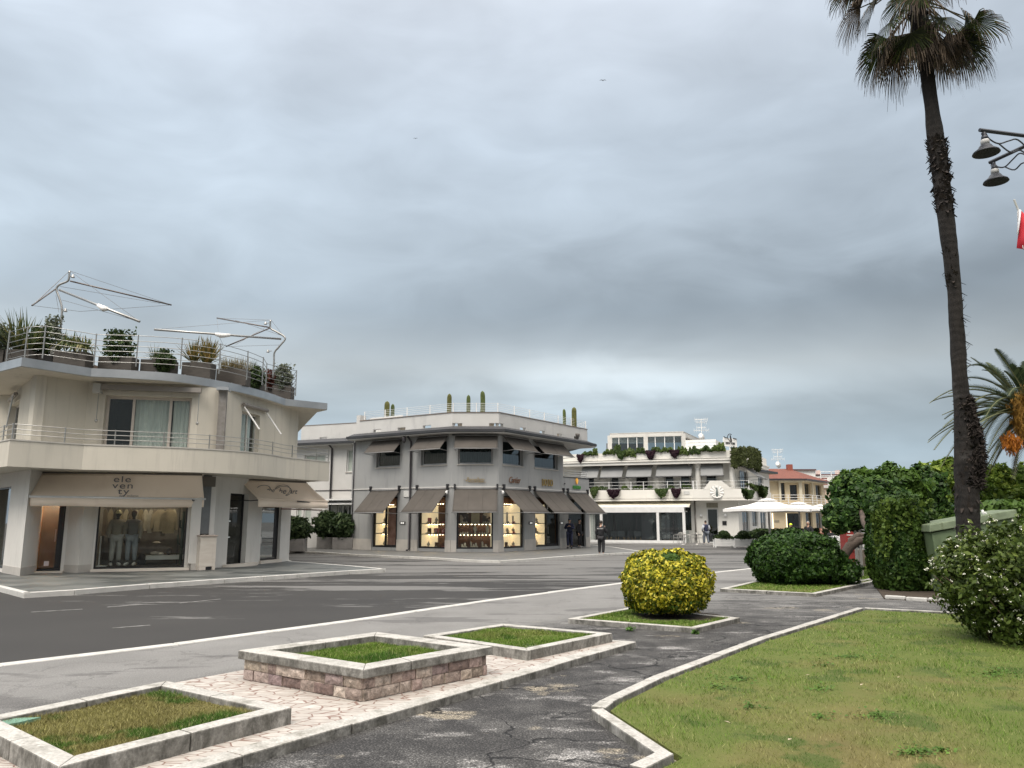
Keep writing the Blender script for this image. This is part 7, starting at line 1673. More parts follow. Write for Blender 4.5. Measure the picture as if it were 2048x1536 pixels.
c = Z(1662, 1070, 47.5); figure('person', (c.x, 47.5, -.42), R(180), 'dark haired person in black seated with back turned at the white chairs', 'person', black_cloth, black_cloth, skin_m, hair_d, black_cloth, 1.74, seated=True)
c = Z(1642, 1070, 52); figure('person', (c.x, 52, -.42), R(30), 'red brown haired person seated far back beside the dark tree', 'person', mat('brown_top', (.16, .06, .04), (.2, .08, .05)), black_cloth, skin_m, mat('red_hair', (.2, .06, .03), (.15, .05, .03)), black_cloth, 1.68, seated=True)
# mannequins in the shop window
man_m = mat('dark_mannequin', (.05, .04, .035), (.07, .06, .05)); khaki = mat('beige_tweed', (.36, .31, .25), (.27, .23, .185), 40, .9); grey_t = mat('pale_grey_trousers', (.44, .43, .41), (.38, .37, .35), 5, .9); vest_m = mat('taupe_quilted_vest', (.22, .20, .19), (.17, .155, .145), 4, .9, stretch=(.3, .3, 4)); shoe_w = mat('off_white_shoes', (.6, .58, .54), (.5, .48, .45))
def mann(px, d, rz, label, top, leg, cap=None, sl=None, arm_m=man_m, hair=None):
    s = g0.sx(px, 1100, -d); return figure('mannequin', g0.p(s, -d, SW + .15), rz, label, 'mannequin', top, leg, arm_m, hair, shoe_w, 1.84, {'r': ((-.24, .02, 1.13), (-.23, -.04, .86)), 'l': ((.24, .02, 1.13), (.23, -.04, .86))}, bulk=1.12, cap=cap, sleeve_m=sl, long_coat=.08, group='mannequins in the shop window')
aa = math.atan2(g0.u.y, g0.u.x)
m1 = mann(231, .75, aa + .25, 'mannequin in beige jacket, pale trousers and a cream cap, left one in the shop window', khaki, grey_t, cap=mat('cream_cap', (.7, .62, .38), (.62, .55, .33)))
m2 = mann(263, .75, aa - .2, 'mannequin in a taupe quilted vest over a beige jacket, right one in the shop window', vest_m, mat('blue_grey_trousers', (.27, .30, .33), (.23, .25, .28)), sl=khaki, hair=mat('brown_knit_cap', (.07, .03, .02), (.05, .02, .015)))
for px in (200,): 
    s = g0.sx(px, 1100, -.9); o = thing('display_stand', g0.p(s, -.9, SW + .12), 'white metal display stand left of the mannequins', 'stand'); MB().obox(g0, s - .2, s + .25, -1.1, -.7, SW + .12, SW + .15).build('base', white_metal, o); MB().obox(g0, s - .02, s + .02, -.92, -.88, SW + .15, 1.25).build('pole', white_metal, o)
rs0, rs1 = g0.sx(203, 1040, -1.6), g0.sx(350, 1040, -1.6)
rk = thing('clothes_rail', g0.p(rs0, -1.6, SW + .12), 'dark clothes rail hung with jackets at the back of the shop window', 'clothes rail')
MB().tube([g0.p(rs0, -1.6, 2.28), g0.p(rs1 + .2, -1.6, 2.28)], .018, 6).build('rail', darkmetal, rk)
for s in (rs0 + .02, rs1 + .15): MB().tube([g0.p(s, -1.6, SW + .12), g0.p(s, -1.6, 2.28)], .014, 6).build('post', darkmetal, rk)
cols = [(.30, .24, .18), (.50, .42, .30), (.12, .10, .08), (.42, .35, .24), (.58, .50, .37), (.20, .16, .12), (.48, .42, .33), (.34, .27, .17), (.62, .55, .44), (.56, .51, .43)]
for i in range(15):
    s = rs0 + .1 + (rs1 - rs0) * (i + random.random() * .3) / 15; w = .10 if i not in (11, 13) else .27; L_ = random.uniform(.7, .95); cc_ = cols[i % 10]; m_ = mat('garment_%d' % (i % 10), cc_, tuple(v * .8 for v in cc_), 5, .9)
    q = MB(); pr = [(-w * 1.0, 1.98), (-w * .35, 2.17), (w * .35, 2.17), (w * 1.0, 1.98), (w * 1.15, 2.12 - L_ * .8), (w * .85, 2.12 - L_ * .8), (w * .75, 1.85), (w * .72, 2.17 - L_), (-w * .72, 2.17 - L_), (-w * .75, 1.85), (-w * .85, 2.12 - L_ * .8), (-w * 1.15, 2.12 - L_ * .8)]
    dd = -1.5 if w > .2 else -1.6; n = len(pr); q.add([g0.p(s + x, dd + .07, z) for x, z in pr] + [g0.p(s + x * .9, dd - .07, z) for x, z in pr], [tuple(range(n - 1, -1, -1)), tuple(range(n, 2 * n))] + [(i_, (i_ + 1) % n, (i_ + 1) % n + n, i_ + n) for i_ in range(n)])
    t = tag(q.build('hanging_jacket', m_, None), ('wide pale jacket hung facing out, %s of two on the rail' % ('left' if i == 11 else 'right')) if w > .2 else ['tan', 'wheat', 'near black', 'sand', 'cream', 'brown', 'beige', 'ochre brown', 'pale', 'off white'][i % 10] + ' garment hanging sideways, ' + ['first', 'second', 'third', 'fourth', 'fifth', 'sixth', 'seventh', 'eighth', 'ninth', 'tenth', 'eleventh', '', 'thirteenth', '', 'last'][i] + ' from the left on the rail', 'jacket', 'clothes on the rail in the shop window' )
    q = MB(); q.tube([g0.p(s, dd, 2.14), g0.p(s, dd, 2.30), g0.p(s + .02, dd, 2.31)], .008, 4); q.build('hook', steel, t)
for px, z, w, h, m_, nm in ((312, .56, .34, .14, mat('folded_grey', (.3, .29, .27)), 'folded grey sweater on the low bench'), (313, .95, .3, .10, mat('folded_tan', (.36, .31, .25)), 'folded tan sweater on the small shelf'), (322, .56, .22, .10, shoe_w, 'pale shoes on the low bench'), (339, .56, .16, .26, mat('dark_bag', (.06, .05, .045)), 'small dark rounded bag on the low bench'), (286, .2, .3, .42, black_cloth, 'dark bag on the floor of the shop window')):
    s = g0.sx(px, 1090, -1.5); tag(MB().ell(g0.p(s, -1.45, z + h / 2 + .002), (w / 2, .13, h / 2), 12, 8).build('shop_item', m_, None, smooth=True), nm, 'shop item')
s = g0.sx(364, 1080, -.35); q = MB(); q.tube([g0.p(s, -.4, SW + .15), g0.p(s, -.4, 2.1)], [.06, .05], 8); q.tube([g0.p(s, -.4, .95), g0.p(s - .13, -.4, 1.0), g0.p(s - .14, -.4, 1.3)], .035, 6); q.tube([g0.p(s, -.4, 1.5), g0.p(s - .09, -.4, 1.55), g0.p(s - .09, -.4, 1.8)], .03, 6)
tag(q.build('artificial_cactus', mat('dark_green_cactus', (.02, .035, .025), (.03, .05, .03)), None, smooth=True), 'dark branching cactus at the right edge of the clothes shop window', 'cactus')
# ================================================================== SIDE STREET PLANTERS AND BICYCLE
ole = leafm('oleander_leaf', [(0, (.02, .04, .018)), (.6, (.05, .08, .03)), (1, (.11, .15, .07))])
def oleander(px, Y, hh, w, label, pw=.5):
    c = Z(px, 1080, Y); t = thing('potted_oleander', (c.x, Y, SB), label, 'potted shrub', 'oleanders in concrete tubs')
    MB().prism([(c.x - pw, Y - pw * .9), (c.x + pw, Y - pw * .9), (c.x + pw, Y + pw * .9), (c.x - pw, Y + pw * .9)], SB, SB + .68).build('tub', mat('concrete_tub', (.26, .25, .24), (.2, .19, .185), 3, .9, bump=.4), t, bevel=.02)
    P, d = blob_points(3400, (c.x, Y, SB + .68 + hh * .48), (w, w * .8, hh * .58), 2.0, .22, depth=.8); np_mesh('foliage', leaves_at(P, .13, d, 2.8, 1.0), 4, ole, t)
    q = MB()
    for k in range(9): a = k * .7; q.tube([(c.x + .1 * math.cos(a), Y + .1 * math.sin(a), SB + .6), (c.x + w * .6 * math.cos(a), Y + w * .5 * math.sin(a), SB + .68 + hh * .6)], .018, 4)
    q.build('stems', bark, t)
oleander(593, 44.0, 1.05, .70, 'oleander in a tub just right of the cream building')
oleander(658, 48.5, 1.35, .95, 'left of two wide oleanders in tubs against the pale grey wing', .62)
oleander(689, 47.4, 1.20, .95, 'right of two wide oleanders in tubs against the pale grey wing', .60)
c = Z(641, 1080, 50.2); bz = SB
bt = thing('bicycle', (c.x, 50.2, bz), 'black bicycle leaning by the pale grey wall, half hidden by an oleander', 'bicycle')
for dx in (0, 1.02):
    w_ = MB().tube([(c.x + dx + .34 * math.cos(a * .2618), 50.2, bz + .35 + .34 * math.sin(a * .2618)) for a in range(25)], .02, 5, False).build('wheel', black_frame, bt)
    q = MB(); [q.tube([(c.x + dx, 50.2, bz + .35), (c.x + dx + .33 * math.cos(a * .5236), 50.2, bz + .35 + .33 * math.sin(a * .5236))], .004, 3) for a in range(12)]; q.build('spokes', steel, w_)
P = lambda x, z: (c.x + x, 50.2, bz + z)
q = MB(); [q.tube([P(*a), P(*b)], .018, 5) for a, b in (((0, .35), (.16, .9)), ((.18, .78), (.68, .80)), ((.17, .72), (.45, .30)), ((.45, .30), (.68, .92)), ((.45, .3), (1.02, .35)), ((1.02, .35), (.66, .78)))]; q.build('frame', darkmetal, bt)
MB().tube([P(.1, .98), (c.x + .14, 50.0, bz + 1.0), (c.x + .02, 49.9, bz + 1.0)], .014, 5).build('handlebar', steel, bt); MB().ell(P(.69, .95), (.13, .07, .04), 8, 5).build('saddle', black_frame, bt)
# ================================================================== BUSHES, HEDGE, TREES
def foliage_thing(name, label, cat, blobs, leaf_m, size, stems=None, aspect=1.7, jit=.8, ground=.06, group=None, droop=0.0, part='foliage', fb=None):
    c0 = blobs[0][0]; t = thing(name, (c0[0], c0[1], ground), label, cat, group); V = []
    for c, r, n, pw, rg, dp in blobs:
        P, d = blob_points(n, c, r, pw, rg, depth=dp, off=c[0] * .7, flat_bottom=(ground + .03) if fb is None else fb); V.append(leaves_at(P, size, d * np.array([1, 1, 1.0]), aspect, jit, droop))
    np_mesh(part, np.concatenate(V), 4, leaf_m, t)
    if stems:
        q = MB(); [q.tube(a, b, 6) for a, b in stems]; q.build('stems', bark, t, smooth=True)
    return t
yel = leafm('variegated_leaf', [(0, (.05, .08, .012)), (.3, (.13, .16, .015)), (.6, (.45, .41, .03)), (.85, (.64, .56, .055)), (1, (.76, .67, .17))], trans=.2)
yel2 = leafm('green_shoot_leaf', [(0, (.03, .07, .015)), (1, (.08, .14, .02))])
c = G(1336, 1242, .12); cx_, cy_ = c[0] * (c[1] + .78) / c[1], c[1] + .78; rz = .56
t = thing('yellow_bush', (cx_, cy_, .11), 'round clipped bush with yellow variegated leaves in its kerbed bed', 'bush')
P, d = blob_points(27000, (cx_, cy_, .12 + rz), (.745, .74, rz), 2.75, .085, 2.5, .24, .20, 1.0)
# bare scooped places low on the right side and a green patch at the top front
k = ~((P[:, 2] < .45) & (P[:, 0] > cx_ + .4) & (RNG.random(len(P)) < .55)); P, d = P[k], d[k]
grn = ((P[:, 0] - cx_ - .02) ** 2 / .03 + (P[:, 2] - 1.17) ** 2 / .004 < 1) & (P[:, 1] < cy_)
grn |= (P[:, 2] < .5) & (RNG.random(len(P)) < .45 * (.5 - P[:, 2]) / .3 + .1)
np_mesh('foliage', leaves_at(P[~grn], .038, d[~grn], 1.7, .8), 4, yel, t); np_mesh('green_foliage', leaves_at(P[grn], .038, d[grn], 1.6, .8), 4, yel2, t)
np_mesh('inner_foliage', leaves_at(blob_points(4500, (cx_, cy_, .12 + rz), (.62, .60, rz * .85), 2.8, .05, 2.5, .5, .22)[0], .07), 4, yel2, t)
q = MB(); [q.tube([(cx_ + .12 * math.cos(a), cy_ + .1 * math.sin(a), .10), (cx_ + .5 * math.cos(a), cy_ + .45 * math.sin(a), .75)], [.022, .010], 5) for a in [i * .8 for i in range(8)]]; q.build('stems', bark, t)
dark_l = leafm('dark_glossy_leaf', [(0, (.014, .035, .008)), (.55, (.030, .070, .014)), (.9, (.055, .115, .022)), (1, (.10, .17, .04))], rough=.38, trans=.15)
c = G(1600, 1172, .12); cx_, cy_ = c[0] * (c[1] + 1.1) / c[1] + .04, c[1] + 1.1
t = foliage_thing('clipped_dark_bush', 'large clipped dark green bush in the kerbed grass bed left of the red box', 'bush', [((cx_ - .12, cy_, .77), (1.16, 1.1, .72), 34000, 2.5, .11, .24), ((cx_ + .95, cy_ - .3, .42), (.48, .6, .40), 5200, 2, .25, .5), ((cx_ - .1, cy_, .7), (.95, .9, .6), 5000, 2.6, .05, .5)], dark_l, .062, [([(cx_ + .2 * math.cos(a), cy_ + .2 * math.sin(a), .06), (cx_ + .9 * math.cos(a), cy_ + .7 * math.sin(a), .8)], [.04, .02]) for a in (0, 1, 2, 3, 4, 5)], ground=.11)
hedge_l = leafm('hedge_leaf', [(0, (.016, .040, .010)), (.5, (.032, .075, .016)), (.88, (.055, .105, .022)), (1, (.11, .17, .035))], rough=.4, patch=(.07, .12, .02), pscale=.8, trans=.2)
c = G(1803, 1183, .08); cx_, cy_ = c[0] * (c[1] + .75) / c[1], c[1] + .75
t = foliage_thing('tall_hedge', 'tall clipped hedge block with yellowish leaves at its left edge, beside the green tank', 'hedge', [((cx_, cy_, 1.05), (.62, .75, 1.10), 24000, 4.5, .06, .22), ((cx_ - .1, cy_, 2.12), (.56, .75, .35), 5500, 2.2, .3, .5), ((cx_, cy_, 1.0), (.52, .6, .9), 4500, 3.5, .05, .6)], hedge_l, .065, [([(cx_ + .2 * math.cos(a), cy_ + .2 * math.sin(a), .06), (cx_ + .4 * math.cos(a), cy_ + .3 * math.sin(a), 1.5)], [.05, .02]) for a in (0, 1.5, 3, 4.5)])
lim_l = leafm('yellowish_hedge_leaf', [(0, (.04, .08, .012)), (1, (.13, .19, .035))]); P = np.array([(cx_ - .70 + .12 * RNG.random(), cy_ - .8 + .7 * RNG.random(), .8 + 1.3 * RNG.random() ** .7) for _ in range(420)]); P2 = np.array([(cx_ - .72 + 1.3 * u_ ** 1.6, cy_ - .84 + .06 * RNG.random(), 2.3 - (.2 + 1.3 * (1 - u_)) * RNG.random() ** 1.4) for u_ in RNG.random(260) ** 1.3]); np_mesh('young_leaves', leaves_at(np.concatenate([P, P2]), .08, None, 1.4), 4, lim_l, t)  # yellowish leaves along the left edge and upper front
# dark tree with the leaning twisted trunk
def px_blob(px, py, Y, rpx, rpy, n, pw=2.1, rg=.22, dp=.45, ry=None):
    c = Z(px, py, Y); return ((c.x, c.y, c.z), (rpx / FOC * Y * 1.02, ry or rpx / FOC * Y * .9, rpy / FOC * Y * 1.02), n, pw, rg, dp)
tree_l = leafm('dark_tree_leaf', [(0, (.016, .040, .010)), (.5, (.034, .075, .018)), (.85, (.065, .13, .028)), (1, (.12, .19, .045))], rough=.42, patch=(.09, .16, .025), pscale=.6, trans=.2)
t = foliage_thing('leaning_tree', 'dark broad leaved tree with a twisted trunk leaning out from behind the clipped bush', 'tree', [px_blob(1735, 1000, 25, 62, 48, 9000), px_blob(1692, 1030, 24.5, 38, 32, 5200), px_blob(1712, 975, 26, 40, 32, 4500), px_blob(1790, 985, 26, 55, 45, 7000), px_blob(1775, 1020, 25, 60, 36, 5500), px_blob(1724, 955, 26, 22, 16, 1300), px_blob(1666, 1044, 24.3, 18, 13, 1100), px_blob(1845, 985, 27, 40, 45, 4200)], tree_l, .115, ground=.08, part='crown', fb=1.2)
q = MB(); TY = 22.0
q.tube([Z(1675, 1165, TY), Z(1681, 1132, TY), Z(1690, 1108, TY), Z(1700, 1092, TY), Z(1716, 1082, TY), Z(1734, 1080, TY), Z(1760, 1074, TY + .6)], [.16, .14, .13, .14, .12, .10, .09], 9)
q.tube([Z(1698, 1096, TY), Z(1702, 1080, TY), Z(1716, 1070, TY + .1), Z(1735, 1074, TY + .2), Z(1745, 1074, TY + .3)], [.08, .085, .08, .075, .06], 8)
q.tube([Z(1745, 1080, TY + .4), Z(1738, 1062, TY + .6), Z(1728, 1045, TY + 1.2), Z(1722, 1020, TY + 2.2), Z(1712, 985, 25)], [.10, .10, .09, .07, .03], 8)
q.tube([Z(1728, 1045, TY + 1.2), Z(1750, 1015, 24), Z(1785, 985, 26)], [.08, .06, .03], 7); q.build('trunk', bark, t, smooth=True)
# bright green trees further back
br_l = leafm('bright_tree_leaf', [(0, (.055, .10, .014)), (.5, (.125, .195, .026)), (.85, (.21, .29, .042)), (1, (.30, .37, .07))], rough=.5, patch=(.04, .085, .014), pscale=.5, trans=.3)
def far_tree(label, blobs, m_, size, tx, Y):
    t = foliage_thing('bushy_tree', label, 'tree', blobs, m_, size, ground=.0, group='bright green trees behind the palm', part='crown', fb=.6, jit=.9)
    c = Z(tx, 1040, Y); MB().tube([(c.x, Y, 0), (c.x + .1, Y, 1.6), (c.x - .15, Y, 3.0)], [.18, .14, .08], 7).build('trunk', bark, t, smooth=True)
far_tree('bright green leafy tree left of the tall palm trunk', [px_blob(1862, 985, 33, 50, 48, 7500), px_blob(1830, 1010, 33, 42, 45, 4500), px_blob(1895, 960, 34, 42, 38, 5000), px_blob(1855, 1030, 32, 60, 45, 5000), px_blob(1900, 1025, 33, 42, 40, 3500)], br_l, .145, 1865, 33)
far_tree('bright green leafy tree right of the tall palm trunk', [px_blob(1985, 975, 33, 52, 42, 6500), px_blob(2040, 985, 33, 50, 45, 6000), px_blob(1955, 1005, 32, 40, 38, 4000), px_blob(2010, 1020, 32, 60, 38, 5500), px_blob(2090, 990, 33, 50, 50, 4500)], br_l, .145, 2000, 33)
t = foliage_thing('back_hedge', 'dark hedge behind the green tank, under the bright trees', 'hedge', [px_blob(2010, 1052, 25, 75, 42, 6500, 3), px_blob(1905, 1055, 27, 60, 40, 4500, 3)], tree_l, .12, ground=.06)
# white flowering shrub at the right edge
wf_l = leafm('flower_shrub_leaf', [(0, (.030, .050, .010)), (.6, (.065, .10, .020)), (.9, (.12, .165, .035)), (1, (.19, .24, .06))], rough=.45, trans=.2)
bx, by = G(2062, 1305, .11); bx *= (by + 1.0) / by; by += 1.0
t = thing('flowering_shrub', (bx, by, .10), 'big loose shrub dotted with small white flowers at the right edge of the lawn', 'shrub')
bl = [((bx + .1, by, .86), (1.0, .95, .84), 27000, 2.3, .22, .55), ((bx + 1.05, by + .2, .93), (1.0, .95, .88), 13000, 2.2, .2, .6), ((bx - .62, by + .05, .93), (.50, .6, .53), 8000, 2.1, .28, .6), ((bx + .5, by, .45), (1.2, .95, .40), 9000, 2.6, .15, .6)]
V = []; PF = []
for c, r, n, pw, rg, dp in bl:
    P, d = blob_points(n, c, r, pw, rg, 2.5, dp, .14, c[0]); V.append(leaves_at(P, .038, d, 2.1, .9))
    P, d = blob_points(int(n * .020), c, tuple(x * 1.07 for x in r), pw, rg, 2.5, .12, .25, c[0]); PF.append(P)
# wispy shoots
SH = []; q = MB()
for i in range(130):
    c, r = bl[i % 3][0], bl[i % 3][1]; d = rand_dirs(1)[0]; d[2] = abs(d[2]) * .8 + .1; d /= np.linalg.norm(d); b = np.array(c) + d * np.array(r) * .8; e = np.array(c) + d * np.array(r) * random.uniform(1.08, 1.30) + np.array([0, 0, .05])
    q.tube([tuple(b), tuple((b + e) / 2 + [0, 0, .02]), tuple(e)], .004, 3); SH.append(b + (e - b) * RNG.random((22, 1)) + RNG.normal(0, .022, (22, 3))); 
    if random.random() < .7: PF.append(e[None, :] + RNG.normal(0, .012, (2, 3)))
q.build('shoots', mat('green_brown_stem', (.10, .09, .045), (.07, .06, .03)), t)
V.append(leaves_at(np.concatenate(SH), .055, None, 2.0))
o = np_mesh('foliage', np.concatenate(V), 4, wf_l, t)
PF = np.concatenate(PF); FL = []
for p in PF: k = random.randint(3, 9); FL.append(p + RNG.normal(0, .013, (k, 3)) * np.array([1, 1, .6]))
o = np_mesh('white_flowers', leaves_at(np.concatenate(FL), .018, None, 1.1), 4, mat('white_petal', (.82, .82, .76), (.72, .72, .55), 20, .6), t); o['kind'] = 'stuff'
q = MB()
for i in range(60):
    a = random.uniform(0, 6.28); x, y = bx + .5 + 1.1 * math.cos(a) * random.random(), by + .5 * math.sin(a); q.tube([(x, y, .08), (x + .2 * math.cos(a), y - .15, .45), (x + .7 * math.cos(a), y + .4 * math.sin(a), 1.0)], [.014, .010, .006], 4)
for i in range(40):
    x, y = bx + random.uniform(-.6, 1.2), by - random.uniform(.7, 1.05); a = random.uniform(-.6, .6); q.tube([(x, y, .125), (x + .25 * math.cos(a), y + .2 * math.sin(a), .15 + random.random() * .05), (x + .45 * math.cos(a), y + .3 * math.sin(a), .13)], .005, 3)
q.build('stems', mat('brown_twig', (.10, .06, .045), (.14, .09, .07), 8), t)
# ================================================================== TALL FAN PALM
PY = 14.0
path = [Z(x, y, PY) for x, y in ((1936, 1160), (1936, 1060), (1935, 980), (1931, 900), (1925, 820), (1918, 740), (1914, 660), (1908, 580), (1900, 500), (1890, 420), (1881, 340), (1872, 280), (1864, 220), (1855, 150), (1846, 90), (1838, 40), (1832, -10))]
path[0] = Vector((path[1].x + .01, PY, .06)); rad = [.23, .195, .20, .19, .135, .13, .125, .12, .135, .15, .15, .155, .125, .125, .145, .165, .11]
pt = thing('tall_fan_palm', (path[0].x, PY, .06), 'very tall fan palm with a shaggy slender trunk, its crown cut by the top edge', 'palm tree')
palm_bark, nt, b, out = base_mat('palm_bark'); v_ = posn(nt)
n1 = noisen(nt, posn(nt, scale=(1, 1, .25)), 7, 6, .65); n2 = noisen(nt, posn(nt, scale=(.6, .6, 1)), 1.4, 3)
rg = nt.nodes.new('ShaderNodeTexWave'); rg.wave_type = 'BANDS'; rg.bands_direction = 'Z'; rg.inputs['Scale'].default_value = 2.2; rg.inputs['Distortion'].default_value = 6; rg.inputs['Detail'].default_value = 3; nt.links.new(v_, rg.inputs['Vector'])
cc = mixc(nt, rampn(nt, n1, [(.35, 0.0), (.65, 1.0)]), (.006, .005, .0045), (.019, .0155, .0135)); cc = mixc(nt, rampn(nt, n2, [(.56, 0.0), (.62, .7)]), cc, (.055, .051, .049)); cc = mixc(nt, .5, cc, mixc(nt, 1.0, cc, rampn(nt, rg.outputs['Fac'], [(0, .9), (.5, 1.05)]), 'MULTIPLY'))
nt.links.new(cc, b.inputs['Base Color']); b.inputs['Roughness'].default_value = .95; bumpn(nt, b, mth(nt, 'ADD', n1, mth(nt, 'MULTIPLY', rg.outputs['Fac'], .08)), 1.0, .06)
sp = smooth_path([tuple(p) for p in path], 5); sr = np.interp(np.linspace(0, len(path) - 1, len(sp)), range(len(path)), rad)
q = MB(); q.tube(sp, list(sr), 20)
for i in range(len(q.v)):
    v = Vector(q.v[i]); c_ = Vector(sp[min(i // 20, len(sp) - 1)]); k = 1 + .10 * noise.noise(v * 3.0) + .06 * noise.noise(v * 11); q.v[i] = tuple(c_ + (v - c_) * k)
tk = q.build('trunk', palm_bark, pt, smooth=True)
def at_h(f):
    i = f * (len(sp) - 1); a = int(i); b_ = min(a + 1, len(sp) - 1); return Vector(sp[a]).lerp(Vector(sp[b_]), i - a), float(np.interp(i, range(len(sp)), sr))
bt_ = []
def boots(f0, f1, n, ln, side=None, w=.06, out_=.5):
    for i in range(n):
        f = random.uniform(f0, f1); c_, r = at_h(f); a = random.uniform(0, 6.283) if side is None else side + random.gauss(0, .6); d = Vector((math.cos(a), math.sin(a), 0)); s = Vector((-math.sin(a), math.cos(a), 0)) * w * random.uniform(.5, 1.2); b_ = c_ + d * r * .92; t_ = b_ + (d * out_ + Vector((0, 0, random.choice((1, 1, -.6))))) .normalized() * ln * random.uniform(.4, 1.2)
        bt_.extend([tuple(b_ - s), tuple(b_ + s), tuple(t_ + s * .3), tuple(t_ - s * .3)])
boots(.555, .69, 420, .11, None, .045, .7); boots(.13, .26, 200, .16, 0.1, .025, .5); boots(.30, .45, 50, .14, 0.0, .03, .9); boots(.02, .2, 120, .12, None, .04, .35); boots(.84, .95, 120, .14, None, .05, .35); boots(.44, .5, 30, .1, -2.5, .03, .8)
np_mesh('leaf_bases', np.array(bt_), 4, mat('dead_leaf_base', (.012, .009, .008), (.045, .034, .028), 9, .95), pt)
# swollen shag of dead leaf bases on the right side low down
P = []
for i in range(3600):
    f = RNG.uniform(.135, .275); c_, r = at_h(f); a = RNG.normal(-.2, .8); k = math.sin((f - .135) / .14 * math.pi) ** .8; rr_ = r * (.92 + k * .72 * max(0, math.cos(a)) * RNG.random()); P.append((c_.x + rr_ * math.cos(a), c_.y + rr_ * math.sin(a), c_.z - .08))
np_mesh('shag', leaves_at(np.array(P), .05, None, 4.0, 1, .8), 4, MATS['dead_leaf_base'], pt)
g_fan = leafm('fan_leaf_green', [(0, (.014, .022, .008)), (.6, (.035, .05, .014)), (1, (.10, .12, .03))], trans=.3); b_fan = leafm('fan_leaf_dry', [(0, (.03, .021, .015)), (.55, (.085, .062, .042)), (1, (.25, .19, .135))], trans=.25)
CT = at_h(.985)[0] + Vector((0, 0, .16)); VG, VB = [], []; qp = MB()
def fan(az, el, pl, L_, dead, span=1.75, nseg=46, c0=None):
    d = Vector((math.cos(az) * math.cos(el), math.sin(az) * math.cos(el), math.sin(el))); base = (c0 or CT) + Vector((0, 0, random.uniform(-.35, .3) if el < 0 else .3)); hub = base + d * pl - Vector((0, 0, .10 + .15 * (el < 0)))
    qp.tube([tuple(base), tuple(base.lerp(hub, .5) + Vector((0, 0, .06))), tuple(hub)], [.022, .018, .012], 4)
    dd = (d - Vector((0, 0, .35 + random.random() * .4))).normalized(); s = Vector((-math.sin(az), math.cos(az), 0)); s = (s + Vector((0, 0, 1)) * random.uniform(-.5, .5)).normalized(); s = (s - dd * s.dot(dd)).normalized(); nn = dd.cross(s)
    for i in range(nseg):
        a = span * (2 * i / (nseg - 1) - 1); L2 = L_ * (.72 + .28 * math.cos(a * .7)) * random.uniform(.9, 1.1); u = (dd * math.cos(a) + s * math.sin(a)).normalized(); pw_ = nn.cross(u).normalized(); w = .017 * (L_ / .9) * random.uniform(.7, 1.2)
        fold = nn * (w * .5 if i % 2 else -w * .5); m1 = hub + u * L2 * .5 + fold * .5; dr = .0 if not dead else .3
        m2 = hub + u * L2 * .75 - Vector((0, 0, 1)) * L2 * (.10 + dr * .4) ; tp = m2 + (u * .25 + Vector((random.uniform(-.06, .06), random.uniform(-.06, .06), -.45 - random.random() * .6)) ) * L2 * random.uniform(.12, .42)
        T1 = VB if dead else VG; T1 += [hub, hub + pw_ * .006, m1 + pw_ * w, m1 - pw_ * w]; T2 = VB if dead or random.random() < .35 else VG
        T2 += [m1 - pw_ * w, m1 + pw_ * w, m2 + pw_ * w * .7, m2 - pw_ * w * .7]; VB.extend([m2 - pw_ * w * .6, m2 + pw_ * w * .6, tp + pw_ * .003, tp - pw_ * .003])
        if random.random() < .5:
            o2 = tp + Vector((random.uniform(-.06, .06), 0, -.05)); VB.extend([m2 - pw_ * w * .4, m2 - pw_ * w * .1, o2 + pw_ * .002, o2])
random.seed(5)
FANS = [(3.5, -.7, 1.0, .75, 0), (.25, -.75, 1.1, .75, 0), (4.3, -.5, .9, .7, 0), (5.7, -.6, .95, .75, 0), (2.9, .2, 1.1, .8, 0), (3.14, .05, .95, .80, 0), (3.35, -.45, 1.05, .78, 0), (3.0, -.8, 1.0, .75, 1), (3.8, -1.05, .85, .78, 0), (4.15, -1.25, 1.0, .80, 1), (2.6, -.6, .9, .8, 0), (4.9, -.75, .80, .62, 0), (5.5, -1.15, 1.0, .78, 1), (5.95, -.95, 1.05, .75, 1), (6.2, -.55, 1.05, .8, 0), (.0, -.1, 1.1, .8, 0), (.35, -.35, 1.1, .85, 0), (.15, -1.15, 1.15, .8, 1), (.6, -.8, 1.0, .8, 0),
    (3.3, .4, .95, .85, 0), (3.9, .15, .9, .8, 0), (2.3, -1.0, .9, .8, 1), (1.3, -.7, .9, .8, 0), (1.8, -.3, .9, .8, 0), (4.5, -.2, .8, .75, 1), (5.3, .0, .85, .8, 0), (5.9, .3, 1.0, .85, 0), (.2, .45, 1.0, .85, 0), (4.6, .5, .8, .8, 0), (2.7, .3, .9, .85, 0), (1.2, .4, .9, .85, 0), (3.6, .9, .8, .85, 0), (5.2, 1.0, .8, .85, 0), (.5, 1.1, .8, .85, 0), (2.0, 1.0, .8, .85, 0), (3.15, -.15, 1.15, .75, 1), (5.0, -1.2, .75, .6, 1)]
for az, el, pl, L_, dead in FANS:
    fan(az, el, pl, L_, dead)
np_mesh('green_fans', np.array([tuple(p) for p in VG]), 4, g_fan, pt); np_mesh('dry_fans', np.array([tuple(p) for p in VB]), 4, b_fan, pt); qp.build('leaf_stalks', mat('stalk', (.12, .11, .05), (.10, .06, .04)), pt)
